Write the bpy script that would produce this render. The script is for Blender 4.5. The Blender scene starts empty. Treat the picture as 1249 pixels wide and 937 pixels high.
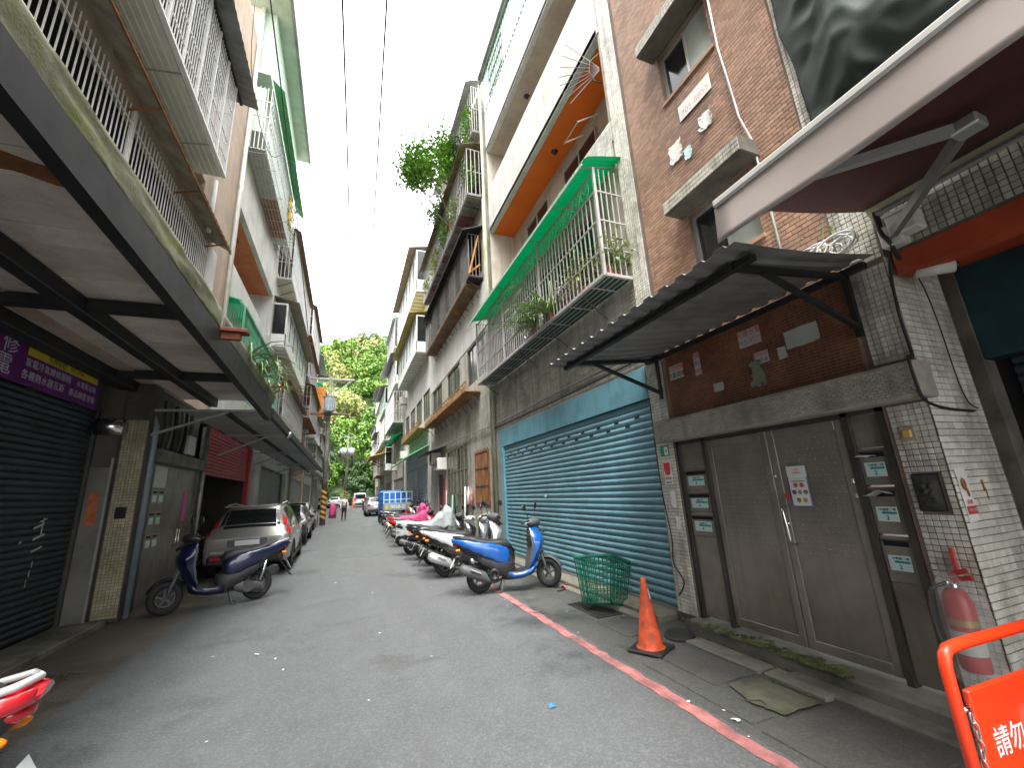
import bpy, math, random
from math import sin, cos, pi, radians
from mathutils import Vector, Matrix, noise as mnoise
random.seed(7)
S = bpy.context.scene
COL = S.collection
# ---------------------------------------------------------------- camera, sky, sun, exposure
cd = bpy.data.cameras.new('camera'); cam = bpy.data.objects.new('camera', cd); COL.objects.link(cam)
cd.sensor_fit = 'HORIZONTAL'; cd.sensor_width = 36.0; cd.lens = 505/1249*36.0
cd.clip_start = 0.05; cd.clip_end = 2000
_y, _p, _r = radians(21.88), radians(14.4), radians(-3.09)
F = Vector((sin(_y)*cos(_p), cos(_y)*cos(_p), sin(_p))); R0 = Vector((cos(_y), -sin(_y), 0)); U0 = R0.cross(F)
R = R0*cos(_r)+U0*sin(_r); U = U0*cos(_r)-R0*sin(_r)
cam.matrix_world = Matrix(((R.x, U.x, -F.x, 0), (R.y, U.y, -F.y, 0), (R.z, U.z, -F.z, 1.715), (0, 0, 0, 1)))
S.camera = cam
W = bpy.data.worlds.new('World'); S.world = W; W.use_nodes = True
nt = W.node_tree; nt.nodes.clear()
sky = nt.nodes.new('ShaderNodeTexSky'); sky.sky_type = 'NISHITA'; sky.sun_disc = False
SUN_EL, SUN_ROT = radians(64), radians(200)
sky.sun_elevation = SUN_EL; sky.sun_rotation = SUN_ROT; sky.dust_density = 4.0; sky.air_density = 1.0
hs = nt.nodes.new('ShaderNodeHueSaturation'); hs.inputs['Saturation'].default_value = 0.10
mx = nt.nodes.new('ShaderNodeMix'); mx.data_type = 'RGBA'; mx.inputs[0].default_value = 0.6
mx.inputs[7].default_value = (9.6, 9.8, 10.0, 1)          # even overcast cloud cover
bg = nt.nodes.new('ShaderNodeBackground'); bg.inputs[1].default_value = 0.10
ow = nt.nodes.new('ShaderNodeOutputWorld')
nt.links.new(sky.outputs[0], hs.inputs['Color']); nt.links.new(hs.outputs[0], mx.inputs[6])
nt.links.new(mx.outputs[2], bg.inputs[0]); nt.links.new(bg.outputs[0], ow.inputs[0])
sl = bpy.data.lights.new('sun', 'SUN'); sl.energy = 1.4; sl.angle = radians(35); sl.color = (1, .97, .93)
sun = bpy.data.objects.new('sun', sl); COL.objects.link(sun)
sd = Vector((sin(SUN_ROT)*cos(SUN_EL), cos(SUN_ROT)*cos(SUN_EL), sin(SUN_EL)))
sun.rotation_euler = sd.to_track_quat('Z', 'Y').to_euler(); sun.location = (0, 0, 40)
S.view_settings.view_transform = 'Standard'; S.view_settings.look = 'None'
S.view_settings.exposure = 2.72; S.view_settings.gamma = 1; S.view_settings.use_curve_mapping = False

# ---------------------------------------------------------------- materials
def srgb(r, g, b):
    f = lambda c: (c/255/12.92 if c/255 <= .04045 else ((c/255+.055)/1.055)**2.4)
    return (f(r), f(g), f(b))
MATS = {}
def M(name, col=(.5, .5, .5), rough=.7, metal=0, var=.18, vs=3.0, dirt=None, damt=.5, ds=1.6, streak=0, scol=(.05, .045, .04),
      bump=.15, bs=70, rnd=None, ramt=.25, coat=0, trans=0, emit=0, alpha=1, ior=1.45, sub=0, spec=.5, bandx=None):
    """procedural surface: base colour, large and fine variation, dirt patches, vertical rain streaks, fine bump (all in world space)"""
    if name in MATS: return MATS[name]
    m = bpy.data.materials.new(name); MATS[name] = m; m.use_nodes = True
    t = m.node_tree; N = t.nodes; L = t.links; b = N['Principled BSDF']
    b.inputs['Roughness'].default_value = rough; b.inputs['Metallic'].default_value = metal
    b.inputs['Coat Weight'].default_value = coat; b.inputs['Coat Roughness'].default_value = .08
    b.inputs['Transmission Weight'].default_value = trans; b.inputs['IOR'].default_value = ior; b.inputs['Alpha'].default_value = alpha
    b.inputs['Specular IOR Level'].default_value = spec
    if sub: b.inputs['Subsurface Weight'].default_value = sub; b.inputs['Subsurface Radius'].default_value = (.05, .05, .02)
    geo = N.new('ShaderNodeNewGeometry')
    def noise(scale, vec=None, det=4, ro=.6):
        n = N.new('ShaderNodeTexNoise'); n.inputs['Scale'].default_value = scale; n.inputs['Detail'].default_value = det; n.inputs['Roughness'].default_value = ro
        L.new(vec or geo.outputs['Position'], n.inputs['Vector']); return n.outputs['Fac']
    def ramp(f, a, c):
        r = N.new('ShaderNodeMapRange'); r.inputs[1].default_value = a; r.inputs[2].default_value = c; r.clamp = True; L.new(f, r.inputs[0]); return r.outputs[0]
    def mul(a, k):
        q = N.new('ShaderNodeMath'); q.operation = 'MULTIPLY'; L.new(a, q.inputs[0])
        if isinstance(k, (int, float)): q.inputs[1].default_value = k
        else: L.new(k, q.inputs[1])
        return q.outputs[0]
    def mix(fac, a, c):
        x = N.new('ShaderNodeMix'); x.data_type = 'RGBA'
        L.new(fac, x.inputs[0])
        for k, i in ((a, 6), (c, 7)):
            if isinstance(k, tuple): x.inputs[i].default_value = (*k[:3], 1)
            else: L.new(k, x.inputs[i])
        return x.outputs[2]
    dk = tuple(max(0, c*(1-var*1.6)) for c in col); lt = tuple(min(1, c*(1+var)) for c in col)
    c = mix(ramp(noise(vs), .3, .7), dk, lt)
    if rnd:
        if rnd == 'object':
            oi = N.new('ShaderNodeObjectInfo'); f = oi.outputs['Random']
        else: f = geo.outputs['Random Per Island']
        hsn = N.new('ShaderNodeHueSaturation'); r = N.new('ShaderNodeMapRange'); r.inputs[3].default_value = 1-ramt; r.inputs[4].default_value = 1+ramt; L.new(f, r.inputs[0]); L.new(r.outputs[0], hsn.inputs['Value'])
        L.new(c, hsn.inputs['Color']); c = hsn.outputs[0]
    if dirt: c = mix(mul(ramp(noise(ds, det=6, ro=.7), .48, .68), damt), c, dirt)
    if streak:
        mp = N.new('ShaderNodeMapping'); mp.inputs['Scale'].default_value = (7, 7, .35); L.new(geo.outputs['Position'], mp.inputs[0])
        c = mix(mul(ramp(noise(1.0, mp.outputs[0], 5), .5, .75), streak), c, scol)
    L.new(c, b.inputs['Base Color'])
    rv = 0 if coat else 1
    if rv:
        rn = N.new('ShaderNodeMapRange'); rn.inputs[3].default_value = max(.03, rough-.14); rn.inputs[4].default_value = min(1, rough+.12); L.new(noise(vs*2.3), rn.inputs[0]); L.new(rn.outputs[0], b.inputs['Roughness'])
    if bump:
        bp = N.new('ShaderNodeBump'); bp.inputs['Strength'].default_value = bump; bp.inputs['Distance'].default_value = .01
        L.new(noise(bs, det=3), bp.inputs['Height']); L.new(bp.outputs[0], b.inputs['Normal'])
    if emit: b.inputs['Emission Color'].default_value = (*col, 1); b.inputs['Emission Strength'].default_value = emit
    return m

# ---------------------------------------------------------------- mesh collector and object helpers
ORG = {}
def gz(y): return 0.012*max(0.0, y-12)
def tag(o, label=None, cat=None, group=None, kind=None):
    if label: o['label'] = label
    if cat: o['category'] = cat
    if group: o['group'] = group
    if kind: o['kind'] = kind
    return o
def thing(name, label, cat, loc=(0, 0, 0), rz=0, group=None, rot=None):
    o = bpy.data.objects.new(name, None); COL.objects.link(o); o.empty_display_size = .2
    o.location = loc; o.rotation_euler = rot or (0, 0, rz); ORG[o] = Vector((0, 0, 0)); return tag(o, label, cat, group)
def wthing(name, label, cat, loc=(0, 0, 0), group=None):
    """thing whose parts are given in world coordinates"""
    o = thing(name, label, cat, loc, 0, group); ORG[o] = Vector(loc); return o
class MB:
    def __init__(s): s.v = []; s.f = []; s.m = []; s.mi = 0
    def add(s, vs, fs):
        n = len(s.v); s.v += [tuple(v) for v in vs]; s.f += [tuple(i+n for i in f) for f in fs]; s.m += [s.mi]*len(fs); return s
    def box(s, x0, x1, y0, y1, z0, z1):
        return s.add([(x0, y0, z0), (x1, y0, z0), (x1, y1, z0), (x0, y1, z0), (x0, y0, z1), (x1, y0, z1), (x1, y1, z1), (x0, y1, z1)],
                     [(0, 3, 2, 1), (4, 5, 6, 7), (0, 1, 5, 4), (1, 2, 6, 5), (2, 3, 7, 6), (3, 0, 4, 7)])
    def bbox(s, x0, x1, y0, y1, z0, z1, b=.01):
        """box with chamfered edges"""
        b = min(b, abs(x1-x0)*.45, abs(y1-y0)*.45, abs(z1-z0)*.45); vs = []; fs = []
        def P(i, j, k, ax):
            c = [x1 if i else x0, y1 if j else y0, z1 if k else z0]; sg = [-1 if i else 1, -1 if j else 1, -1 if k else 1]
            for a in range(3):
                if a != ax: c[a] += sg[a]*b
            return tuple(c)
        idx = {}
        for i in (0, 1):
            for j in (0, 1):
                for k in (0, 1):
                    for ax in range(3): idx[(i, j, k, ax)] = len(vs); vs.append(P(i, j, k, ax))
        g = lambda *a: idx[a]
        fs += [tuple(g(i, j, k, 0) for j, k in ((0, 0), (1, 0), (1, 1), (0, 1)))[::(1 if i else -1)] for i in (0, 1)]
        fs += [tuple(g(i, j, k, 1) for i, k in ((0, 0), (1, 0), (1, 1), (0, 1)))[::(-1 if j else 1)] for j in (0, 1)]
        fs += [tuple(g(i, j, k, 2) for i, j in ((0, 0), (1, 0), (1, 1), (0, 1)))[::(1 if k else -1)] for k in (0, 1)]
        for j in (0, 1):
            for k in (0, 1): fs.append((g(0, j, k, 1), g(1, j, k, 1), g(1, j, k, 2), g(0, j, k, 2))[::(1 if (j+k) % 2 == 0 else -1)])
        for i in (0, 1):
            for k in (0, 1): fs.append((g(i, 0, k, 0), g(i, 1, k, 0), g(i, 1, k, 2), g(i, 0, k, 2))[::(-1 if (i+k) % 2 == 0 else 1)])
        for i in (0, 1):
            for j in (0, 1): fs.append((g(i, j, 0, 0), g(i, j, 1, 0), g(i, j, 1, 1), g(i, j, 0, 1))[::(1 if (i+j) % 2 == 0 else -1)])
        for i in (0, 1):
            for j in (0, 1):
                for k in (0, 1): fs.append((g(i, j, k, 0), g(i, j, k, 1), g(i, j, k, 2))[::(1 if (i+j+k) % 2 else -1)])
        return s.add(vs, fs)
    def tube(s, pts, r, n=8, cap=True, sq=1.0):
        pts = [Vector(p) for p in pts]; m = len(pts); rs = r if isinstance(r, (list, tuple)) else [r]*m
        vs = []; fs = []; up0 = None
        for i, p in enumerate(pts):
            d = (pts[min(i+1, m-1)]-pts[max(i-1, 0)]).normalized()
            if up0 is None: a = d.cross(Vector((0, 0, 1)) if abs(d.z) < .9 else Vector((1, 0, 0))).normalized()
            else: a = (up0-d*up0.dot(d)).normalized()
            up0 = a; b_ = d.cross(a)
            for k in range(n):
                t = 2*pi*(k+.5)/n; vs.append(p+a*cos(t)*rs[i]+b_*sin(t)*rs[i]*sq)
        for i in range(m-1):
            for k in range(n): fs.append((i*n+k, i*n+(k+1) % n, (i+1)*n+(k+1) % n, (i+1)*n+k))
        if cap: fs += [tuple(range(n))[::-1], tuple((m-1)*n+k for k in range(n))]
        return s.add(vs, fs)
    def bar(s, p0, p1, w, h=None):
        """square bar from p0 to p1"""
        return s.tube([p0, p1], [w*.7071]*2, 4, True, (h or w)/w)
    def loft(s, rings, cap=True, closed=True):
        n = len(rings[0]); vs = [p for r in rings for p in r]; fs = []
        for i in range(len(rings)-1):
            for k in range(n if closed else n-1): fs.append((i*n+k, i*n+(k+1) % n, (i+1)*n+(k+1) % n, (i+1)*n+k))
        if cap: fs += [tuple(range(n))[::-1], tuple((len(rings)-1)*n+k for k in range(n))]
        return s.add(vs, fs)
    def lathe(s, prof, c=(0, 0, 0), axis='z', n=20):
        rings = []
        for k in range(n+1):
            t = 2*pi*k/n; row = []
            for r, h in prof:
                if axis == 'z': p = (r*cos(t), r*sin(t), h)
                elif axis == 'y': p = (r*cos(t), h, r*sin(t))
                else: p = (h, r*cos(t), r*sin(t))
                row.append((c[0]+p[0], c[1]+p[1], c[2]+p[2]))
            rings.append(row)
        return s.loft(rings, False, False)
    def grid(s, fn, nu, nv):
        vs = [fn(i/nu, j/nv) for i in range(nu+1) for j in range(nv+1)]; w = nv+1
        return s.add(vs, [(i*w+j, (i+1)*w+j, (i+1)*w+j+1, i*w+j+1) for i in range(nu) for j in range(nv)])
    def mesh(s, name, mat, off=None, smooth=False):
        me = bpy.data.meshes.new(name); o = off or Vector((0, 0, 0))
        me.from_pydata([(x-o.x, y-o.y, z-o.z) for x, y, z in s.v], [], s.f)
        for mm in (mat if isinstance(mat, (list, tuple)) else [mat]): me.materials.append(mm)
        if max(s.m, default=0): me.polygons.foreach_set('material_index', s.m)
        if smooth: me.polygons.foreach_set('use_smooth', [True]*len(me.polygons))
        me.update(); return me
    def build(s, name, mat, parent=None, smooth=False, solid=0, kind=None, label=None, sharp=None):
        off = ORG.get(parent, Vector((0, 0, 0)))
        o = bpy.data.objects.new(name, s.mesh(name, mat, off, smooth)); COL.objects.link(o)
        if parent: o.parent = parent
        ORG[o] = off
        if sharp and smooth: o.data.set_sharp_from_angle(angle=radians(sharp))
        if solid:
            md = o.modifiers.new('solid', 'SOLIDIFY'); md.thickness = solid; md.offset = 0
        return tag(o, label, kind=kind)
def top(o, label, cat, group=None): return tag(o, label, cat, group)
def struct(name, mb, mat, smooth=False): return mb.build(name, mat, None, smooth, kind='structure')
def inst(name, me, parent, loc, rot=(0, 0, 0), scale=(1, 1, 1)):
    o = bpy.data.objects.new(name, me); COL.objects.link(o)
    o.location = Vector(loc)-(ORG.get(parent, Vector((0, 0, 0)))); o.rotation_euler = rot; o.scale = scale
    if parent: o.parent = parent
    return o
_UB = {}
def unit(mat):
    if mat not in _UB: _UB[mat] = MB().box(-.5, .5, -.5, .5, -.5, .5).mesh('bar', mat)
    return _UB[mat]
def bx(name, mat, parent, x0, x1, y0, y1, z0, z1):
    """axis aligned bar or slab as an object of its own, sharing one unit mesh for each material"""
    return inst(name, unit(mat), parent, ((x0+x1)/2, (y0+y1)/2, (z0+z1)/2), (0, 0, 0), (abs(x1-x0), abs(y1-y0), abs(z1-z0)))
def text(name, s, size, mat, parent, mw, ext=.0008, align='CENTER'):
    """lettering as a mesh; mw places the text's own plane (x right, y up, z out)"""
    cu = bpy.data.curves.new('t', 'FONT'); cu.body = s; cu.size = size; cu.align_x = align; cu.align_y = 'CENTER'; cu.extrude = ext; cu.resolution_u = 3
    o = bpy.data.objects.new('t', cu); COL.objects.link(o)
    dg = bpy.context.evaluated_depsgraph_get(); me = bpy.data.meshes.new_from_object(o.evaluated_get(dg)); bpy.data.objects.remove(o); bpy.data.curves.remove(cu)
    off = ORG.get(parent, Vector((0, 0, 0))); me.transform(Matrix.Translation(-off) @ mw); me.materials.clear(); me.materials.append(mat)
    q = bpy.data.objects.new(name, me); COL.objects.link(q); q.parent = parent; ORG[q] = off; return q
def frame_right(x, y, z, sx=1):
    """plane on the right-hand facade: text x runs toward -Y (as read from the street), y up, z out toward -X"""
    return Matrix(((0, 0, -1, x), (-1, 0, 0, y), (0, 1, 0, z), (0, 0, 0, 1)))
def frame_left(x, y, z): return Matrix(((0, 0, 1, x), (1, 0, 0, y), (0, 1, 0, z), (0, 0, 0, 1)))
def frame_near(x, y, z): return Matrix(((1, 0, 0, x), (0, 0, -1, y), (0, 1, 0, z), (0, 0, 0, 1)))
def corr(mb, p0, along, across, waves, amp, nrm, nl=1, sag=0, flat=.5):
    """trapezoid corrugated sheet: ribs run along `along`, waves repeat over `across`"""
    p0, along, across, nrm = map(Vector, (p0, along, across, nrm)); ts = []
    for w in range(waves):
        for q, h in ((0, 0), (.38, 0), (.5, 1), (.88, 1)): ts.append(((w+q)/waves, h))
    ts.append((1, 0)); rings = []
    for t, h in ts: rings.append([p0+across*t+along*(i/nl)+nrm*(h*amp-sag*4*(i/nl)*(1-i/nl)) for i in range(nl+1)])
    return mb.loft(rings, False, False)
def leaves(mb, pts, size, droop=.3, aspect=.45, rng=random):
    """folded leaf-sized faces at the given points"""
    for p in pts:
        p = Vector(p); a = rng.uniform(0, 2*pi); e = rng.uniform(-.9, .5)-droop; L_ = size*rng.uniform(.6, 1.3)
        d = Vector((cos(a)*cos(e), sin(a)*cos(e), sin(e))); sd_ = d.cross(Vector((rng.uniform(-.4, .4), rng.uniform(-.4, .4), 1))).normalized(); up = sd_.cross(d)
        w = L_*aspect*.5; mid = p+d*L_*.5
        mb.add([p, mid+sd_*w+up*w*.35, p+d*L_, mid-sd_*w+up*w*.35], [(0, 1, 2), (0, 2, 3)])
def blades(mb, base, n, length, rng, spread=1.0, w=.018, lift=1.0, dirv=(0, 0, 0)):
    """long arching strap leaves from one base"""
    base = Vector(base)
    for _ in range(n):
        a = rng.uniform(0, 2*pi); L_ = length*rng.uniform(.5, 1.1); o = Vector((cos(a), sin(a), 0))*spread*rng.uniform(.4, 1)+Vector(dirv); up = lift*rng.uniform(.5, 1.1)
        pts = []
        for k in range(6):
            t = k/5; pts.append(base+o*L_*t+Vector((0, 0, 1))*(L_*up*t-L_*1.05*up*t*t*rng.uniform(.9, 1.25)))
        s_ = o.cross(Vector((0, 0, 1))); s_ = s_.normalized() if s_.length > 1e-4 else Vector((1, 0, 0)); vs = []
        for k, p in enumerate(pts):
            q = w*(1-(k/5)**2)+.001; vs += [p-s_*q, p+Vector((0, 0, -q*.4)), p+s_*q]
        fs = []
        for k in range(5):
            for j in (0, 1): fs.append((k*3+j, k*3+j+1, k*3+4+j, k*3+3+j))
        mb.add(vs, fs)
# ---------------------------------------------------------------- palette
grime = (.03, .028, .024)
def road_mat(name, base, dark, speck_glint, rough):
    """asphalt: aggregate speckle with wet glints painted in as pale specks, worn wheel tracks along the street, damp patches with their own outline"""
    m = bpy.data.materials.new(name); m.use_nodes = True; t = m.node_tree; N = t.nodes; L = t.links; b = N['Principled BSDF']; geo = N.new('ShaderNodeNewGeometry')
    def nz(sc, mp=None, det=4, ro=.6):
        n = N.new('ShaderNodeTexNoise'); n.inputs['Scale'].default_value = sc; n.inputs['Detail'].default_value = det; n.inputs['Roughness'].default_value = ro; v = geo.outputs['Position']
        if mp: q = N.new('ShaderNodeMapping'); q.inputs['Scale'].default_value = mp; L.new(v, q.inputs[0]); v = q.outputs[0]
        L.new(v, n.inputs['Vector']); return n.outputs['Fac']
    def rg(f, a, c, lo=0, hi=1): r = N.new('ShaderNodeMapRange'); r.inputs[1].default_value = a; r.inputs[2].default_value = c; r.inputs[3].default_value = lo; r.inputs[4].default_value = hi; L.new(f, r.inputs[0]); return r.outputs[0]
    def mixc(f, a, c):
        x = N.new('ShaderNodeMix'); x.data_type = 'RGBA'; L.new(f, x.inputs[0])
        for k, i in ((a, 6), (c, 7)):
            if isinstance(k, tuple): x.inputs[i].default_value = (*k, 1)
            else: L.new(k, x.inputs[i])
        return x.outputs[2]
    c = mixc(rg(nz(.9, (1.3, .16, 1)), .35, .65), tuple(q*.84 for q in base), tuple(q*1.14 for q in base))
    c = mixc(rg(nz(2.2, None, 6, .7), .35, .7), c, tuple(q*.80 for q in base))
    damp = rg(nz(.55, None, 7, .62), .53, .66, 0, .62); c = mixc(damp, c, dark)
    v = N.new('ShaderNodeTexVoronoi'); v.inputs['Scale'].default_value = 62; L.new(geo.outputs['Position'], v.inputs['Vector'])
    c = mixc(rg(v.outputs['Color'], .45, .95, 0, .34), c, speck_glint); c = mixc(rg(nz(150, None, 2), .55, .75, 0, .55), c, tuple(q*.4 for q in base))  # pale specks: aggregate, plus wet glints put into the colour
    v2 = N.new('ShaderNodeTexVoronoi'); v2.inputs['Scale'].default_value = 17; L.new(geo.outputs['Position'], v2.inputs['Vector']); c = mixc(rg(v2.outputs['Distance'], .10, .05, 0, .5), c, speck_glint)
    L.new(c, b.inputs['Base Color']); L.new(rg(damp, 0, .6, rough, rough-.38), b.inputs['Roughness'])
    bp = N.new('ShaderNodeBump'); bp.inputs['Strength'].default_value = .8; bp.inputs['Distance'].default_value = .006; L.new(v.outputs['Distance'], bp.inputs['Height']); L.new(bp.outputs[0], b.inputs['Normal']); MATS[name] = m; return m
ASPH = road_mat('asphalt', (.098, .102, .103), (.040, .041, .040), (.21, .215, .215), .66)
CONC = M('concrete', (.18, .175, .15), .85, var=.3, vs=2.4, dirt=(.05, .055, .03), damt=.85, ds=1.7, bump=.4, bs=60)
CONCD = road_mat('dark_concrete', (.080, .081, .073), (.032, .034, .026), (.17, .17, .15), .72)
CONCW = road_mat('wet_concrete', (.105, .092, .074), (.030, .027, .021), (.17, .15, .12), .62)
CONCL = M('pale_concrete', (.215, .205, .165), .85, var=.2, vs=3, dirt=(.09, .09, .06), damt=.7, ds=3, bump=.4, bs=60)
MOSS = M('moss', (.085, .12, .03), .95, var=.5, vs=6, dirt=(.12, .115, .09), damt=.6, ds=5, bump=1, bs=90)
TILEW = M('white_tile', (.70, .68, .60), .35, var=.12, vs=2, dirt=(.13, .11, .08), damt=.6, ds=1.9, streak=.6, scol=(.07, .06, .05), bump=.1, bs=200, rnd='island', ramt=.13)
TILEWO = M('white_tile_single', (.70, .68, .60), .35, var=.12, vs=2, dirt=(.13, .11, .08), damt=.6, ds=1.9, streak=.6, scol=(.07, .06, .05), bump=.1, bs=200, rnd='object', ramt=.13)
GROUT = M('grout', (.13, .12, .10), .95, var=.3, bump=.3)
GROUTL = M('pale_grout', (.36, .33, .28), .95, var=.25, bump=.3)
TILEG = M('grey_tile', (.47, .45, .385), .5, var=.15, vs=1.2, dirt=(.10, .09, .07), damt=.7, ds=1.0, streak=.6, bump=.1, rnd='island', ramt=.12)
TILEB = M('brown_tile', (.37, .225, .15), .6, var=.18, vs=.8, dirt=(.24, .15, .125), damt=.7, ds=.9, streak=.25, scol=(.10, .07, .06), bump=.1, rnd='island', ramt=.22)
TILER = M('red_brown_tile', (.21, .085, .042), .5, var=.2, vs=1.5, dirt=(.05, .03, .02), damt=.6, ds=1.6, bump=.1, rnd='island', ramt=.22)
PAINTW = M('white_wall', (.62, .61, .57), .85, var=.08, vs=1.2, dirt=(.36, .33, .27), damt=.5, ds=.9, streak=.45, scol=(.22, .21, .18), bump=.2, bs=40)
PAINTC = M('cream_wall', (.50, .45, .37), .85, var=.12, vs=1.2, dirt=(.28, .24, .18), damt=.5, ds=1.1, streak=.4, scol=(.16, .14, .11), bump=.2, bs=40)
PINKW = M('pink_tan_wall', (.44, .33, .25), .85, var=.12, vs=1.2, dirt=(.28, .22, .17), damt=.5, ds=1.3, streak=.4, scol=(.2, .16, .12), bump=.2, bs=40)
GREYW = M('grey_wall', (.30, .29, .27), .85, var=.15, vs=1, dirt=(.12, .11, .1), damt=.6, ds=.9, streak=.6, bump=.2, bs=40)
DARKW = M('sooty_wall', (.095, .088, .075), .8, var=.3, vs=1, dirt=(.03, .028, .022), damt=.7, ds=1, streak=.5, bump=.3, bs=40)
ORANGE = M('orange_soffit', (.82, .16, .012), .75, var=.06, vs=1, dirt=(.70, .13, .01), damt=.3, bump=.08)
TERRA = M('terracotta_soffit', (.60, .20, .08), .8, var=.12, vs=1.2, dirt=(.33, .11, .05), damt=.4, bump=.1)
BEIGES = M('beige_soffit', (.52, .45, .36), .85, var=.12, vs=1, dirt=(.30, .22, .15), damt=.5, ds=1.3, bump=.2)
REDB = M('red_beam', (.42, .06, .02), .7, var=.15)
BLUES = M('blue_shutter', (.135, .285, .345), .42, var=.14, vs=1.6, dirt=(.10, .19, .21), damt=.5, ds=1.1, streak=.25, scol=(.09, .14, .14), bump=.08, bs=120, rnd='object', ramt=.07, spec=.6)
BLUEP = M('blue_panel', (.14, .34, .42), .5, var=.12, vs=1.3, dirt=(.07, .14, .16), damt=.5, streak=.35, scol=(.05, .08, .09), bump=.06)
TEALD = M('dark_teal_shutter', (.022, .042, .052), .5, var=.25, vs=1.4, dirt=(.02, .022, .022), damt=.6, bump=.1, rnd='object', ramt=.12)
TEALH = M('teal_housing', (.012, .05, .062), .6, var=.2)
STEEL = M('brushed_steel', (.29, .265, .225), .40, .35, var=.18, vs=1.6, dirt=(.12, .10, .08), damt=.5, ds=1.8, streak=.3, scol=(.13, .11, .09), bump=.06, bs=160)
STEELD = M('dark_steel', (.10, .092, .08), .45, .6, var=.2, vs=2, bump=.05)
STEELE = M('embossed_steel', (.29, .265, .225), .42, .35, var=.16, vs=1.3, dirt=(.17, .15, .12), damt=.6, ds=1.5, streak=.35, scol=(.16, .145, .12), bump=.05, bs=160)
CHROME = M('chrome', (.7, .7, .7), .2, 1, var=.05, bump=0)
ALU = M('aluminium', (.55, .56, .55), .45, .6, var=.08, bump=.03)
GALV = M('galvanised_steel', (.33, .33, .32), .5, .6, var=.2, vs=4, dirt=(.15, .12, .09), damt=.4, ds=4, bump=.05)
GREYM = M('grey_sheet_metal', (.27, .275, .265), .6, .2, var=.14, vs=1.4, dirt=(.09, .085, .075), damt=.5, ds=1.6, bump=.06)
DARKM = M('dark_painted_steel', (.018, .019, .020), .6, .0, var=.3, vs=2, dirt=(.035, .028, .022), damt=.25, ds=3, bump=.1)
BLACK = M('black_plastic', (.018, .018, .019), .5, var=.2, bump=.06)
BLACKG = M('black_gloss', (.01, .01, .011), .15, var=.1, bump=0, coat=.5)
RUBBER = M('tyre_rubber', (.016, .016, .016), .75, var=.2, bump=.3, bs=120)
GREYP = M('grey_plastic', (.085, .087, .09), .55, var=.12, bump=.06)
SEAT = M('seat_vinyl', (.022, .022, .024), .5, var=.15, bump=.15, bs=150)
RUST = M('rust', (.24, .095, .035), .9, var=.35, vs=3, dirt=(.09, .035, .018), damt=.7, ds=3.5, bump=.5, bs=50)
RUSTY = M('rusty_yellow_steel', (.36, .19, .055), .85, var=.3, vs=2.5, dirt=(.14, .055, .02), damt=.8, ds=2.2, bump=.3, bs=50)
WOOD = M('orange_plywood', (.33, .135, .035), .75, var=.3, vs=2.4, dirt=(.14, .06, .02), damt=.6, ds=2, streak=.5, scol=(.10, .04, .015), bump=.2)
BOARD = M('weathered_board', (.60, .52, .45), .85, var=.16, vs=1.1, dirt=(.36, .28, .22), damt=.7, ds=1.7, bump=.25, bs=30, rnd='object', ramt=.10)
MOSSW = M('mossy_concrete', (.23, .23, .15), .9, var=.35, vs=1.6, dirt=(.14, .19, .015), damt=.95, ds=1.5, streak=.7, scol=(.26, .25, .2), bump=.6, bs=40)
GRILLW = M('white_grille', (.66, .66, .64), .5, var=.06, dirt=(.42, .38, .32), damt=.35, ds=4, bump=.03)
GRILLG = M('grey_grille', (.42, .40, .385), .55, var=.1, dirt=(.26, .22, .18), damt=.5, ds=3.5, bump=.05)
GRILLB = M('bluegrey_grille', (.36, .40, .43), .5, var=.1, dirt=(.2, .21, .22), damt=.4, ds=3.5, bump=.05)
GRILLD = M('dark_grille', (.11, .10, .09), .6, .2, var=.2, bump=.05)
PALEPAN = M('pale_panel', (.50, .51, .46), .6, var=.1, vs=1.2, dirt=(.33, .33, .26), damt=.5, ds=1.5, bump=.05)
PANGREEN = M('pale_green_wall', (.42, .52, .43), .7, var=.1, dirt=(.32, .37, .3), damt=.5, bump=.1)
GREENA = M('green_awning', (.10, .42, .16), .55, var=.12, dirt=(.06, .28, .10), damt=.4, bump=.05)
GREENF = M('green_frame', (.11, .34, .22), .55, var=.12, dirt=(.08, .2, .12), damt=.4, bump=.05)
GREENCOR = M('mint_corrugated', (.42, .60, .50), .6, var=.12, dirt=(.3, .42, .34), damt=.5, streak=.3, scol=(.2, .26, .2), bump=.04)
YELLOWA = M('yellow_awning', (.50, .38, .10), .6, var=.15, dirt=(.3, .2, .06), damt=.5)
TARPG = M('dark_green_tarp', (.030, .042, .035), .62, var=.25, vs=1.0, dirt=(.045, .065, .045), damt=.4, ds=1.0, bump=.15, bs=14, spec=.3)
VALANCE = M('taupe_canvas', (.40, .345, .315), .85, var=.05, vs=1.2, dirt=(.31, .26, .235), damt=.35, ds=2, bump=.12, bs=220)
MAROON = M('maroon_canvas', (.075, .022, .018), .85, var=.12, bump=.1, bs=220)
GLASSD = M('dark_glass', (.02, .022, .024), .08, var=.2, bump=0, spec=.7)
GLASSB = M('bluish_glass', (.10, .13, .14), .1, var=.25, bump=0, spec=.7)
GLASSF = M('frosted_glass', (.42, .47, .43), .35, var=.08, bump=.02)
PVC = M('white_pvc', (.66, .65, .60), .5, var=.08, dirt=(.42, .39, .3), damt=.4, ds=2, bump=.03)
PVCG = M('stained_downpipe', (.34, .35, .25), .6, var=.2, vs=1.5, dirt=(.17, .19, .09), damt=.7, ds=1.4, bump=.05)
CABLE = M('black_cable', (.02, .02, .02), .6, bump=0)
CABLEW = M('white_cable', (.5, .5, .48), .6, bump=0)
PAPER = M('white_paper', (.72, .72, .68), .8, var=.06, bump=.1)
PAPERG = M('faded_paper', (.46, .47, .42), .8, var=.1, bump=.1)
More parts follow.
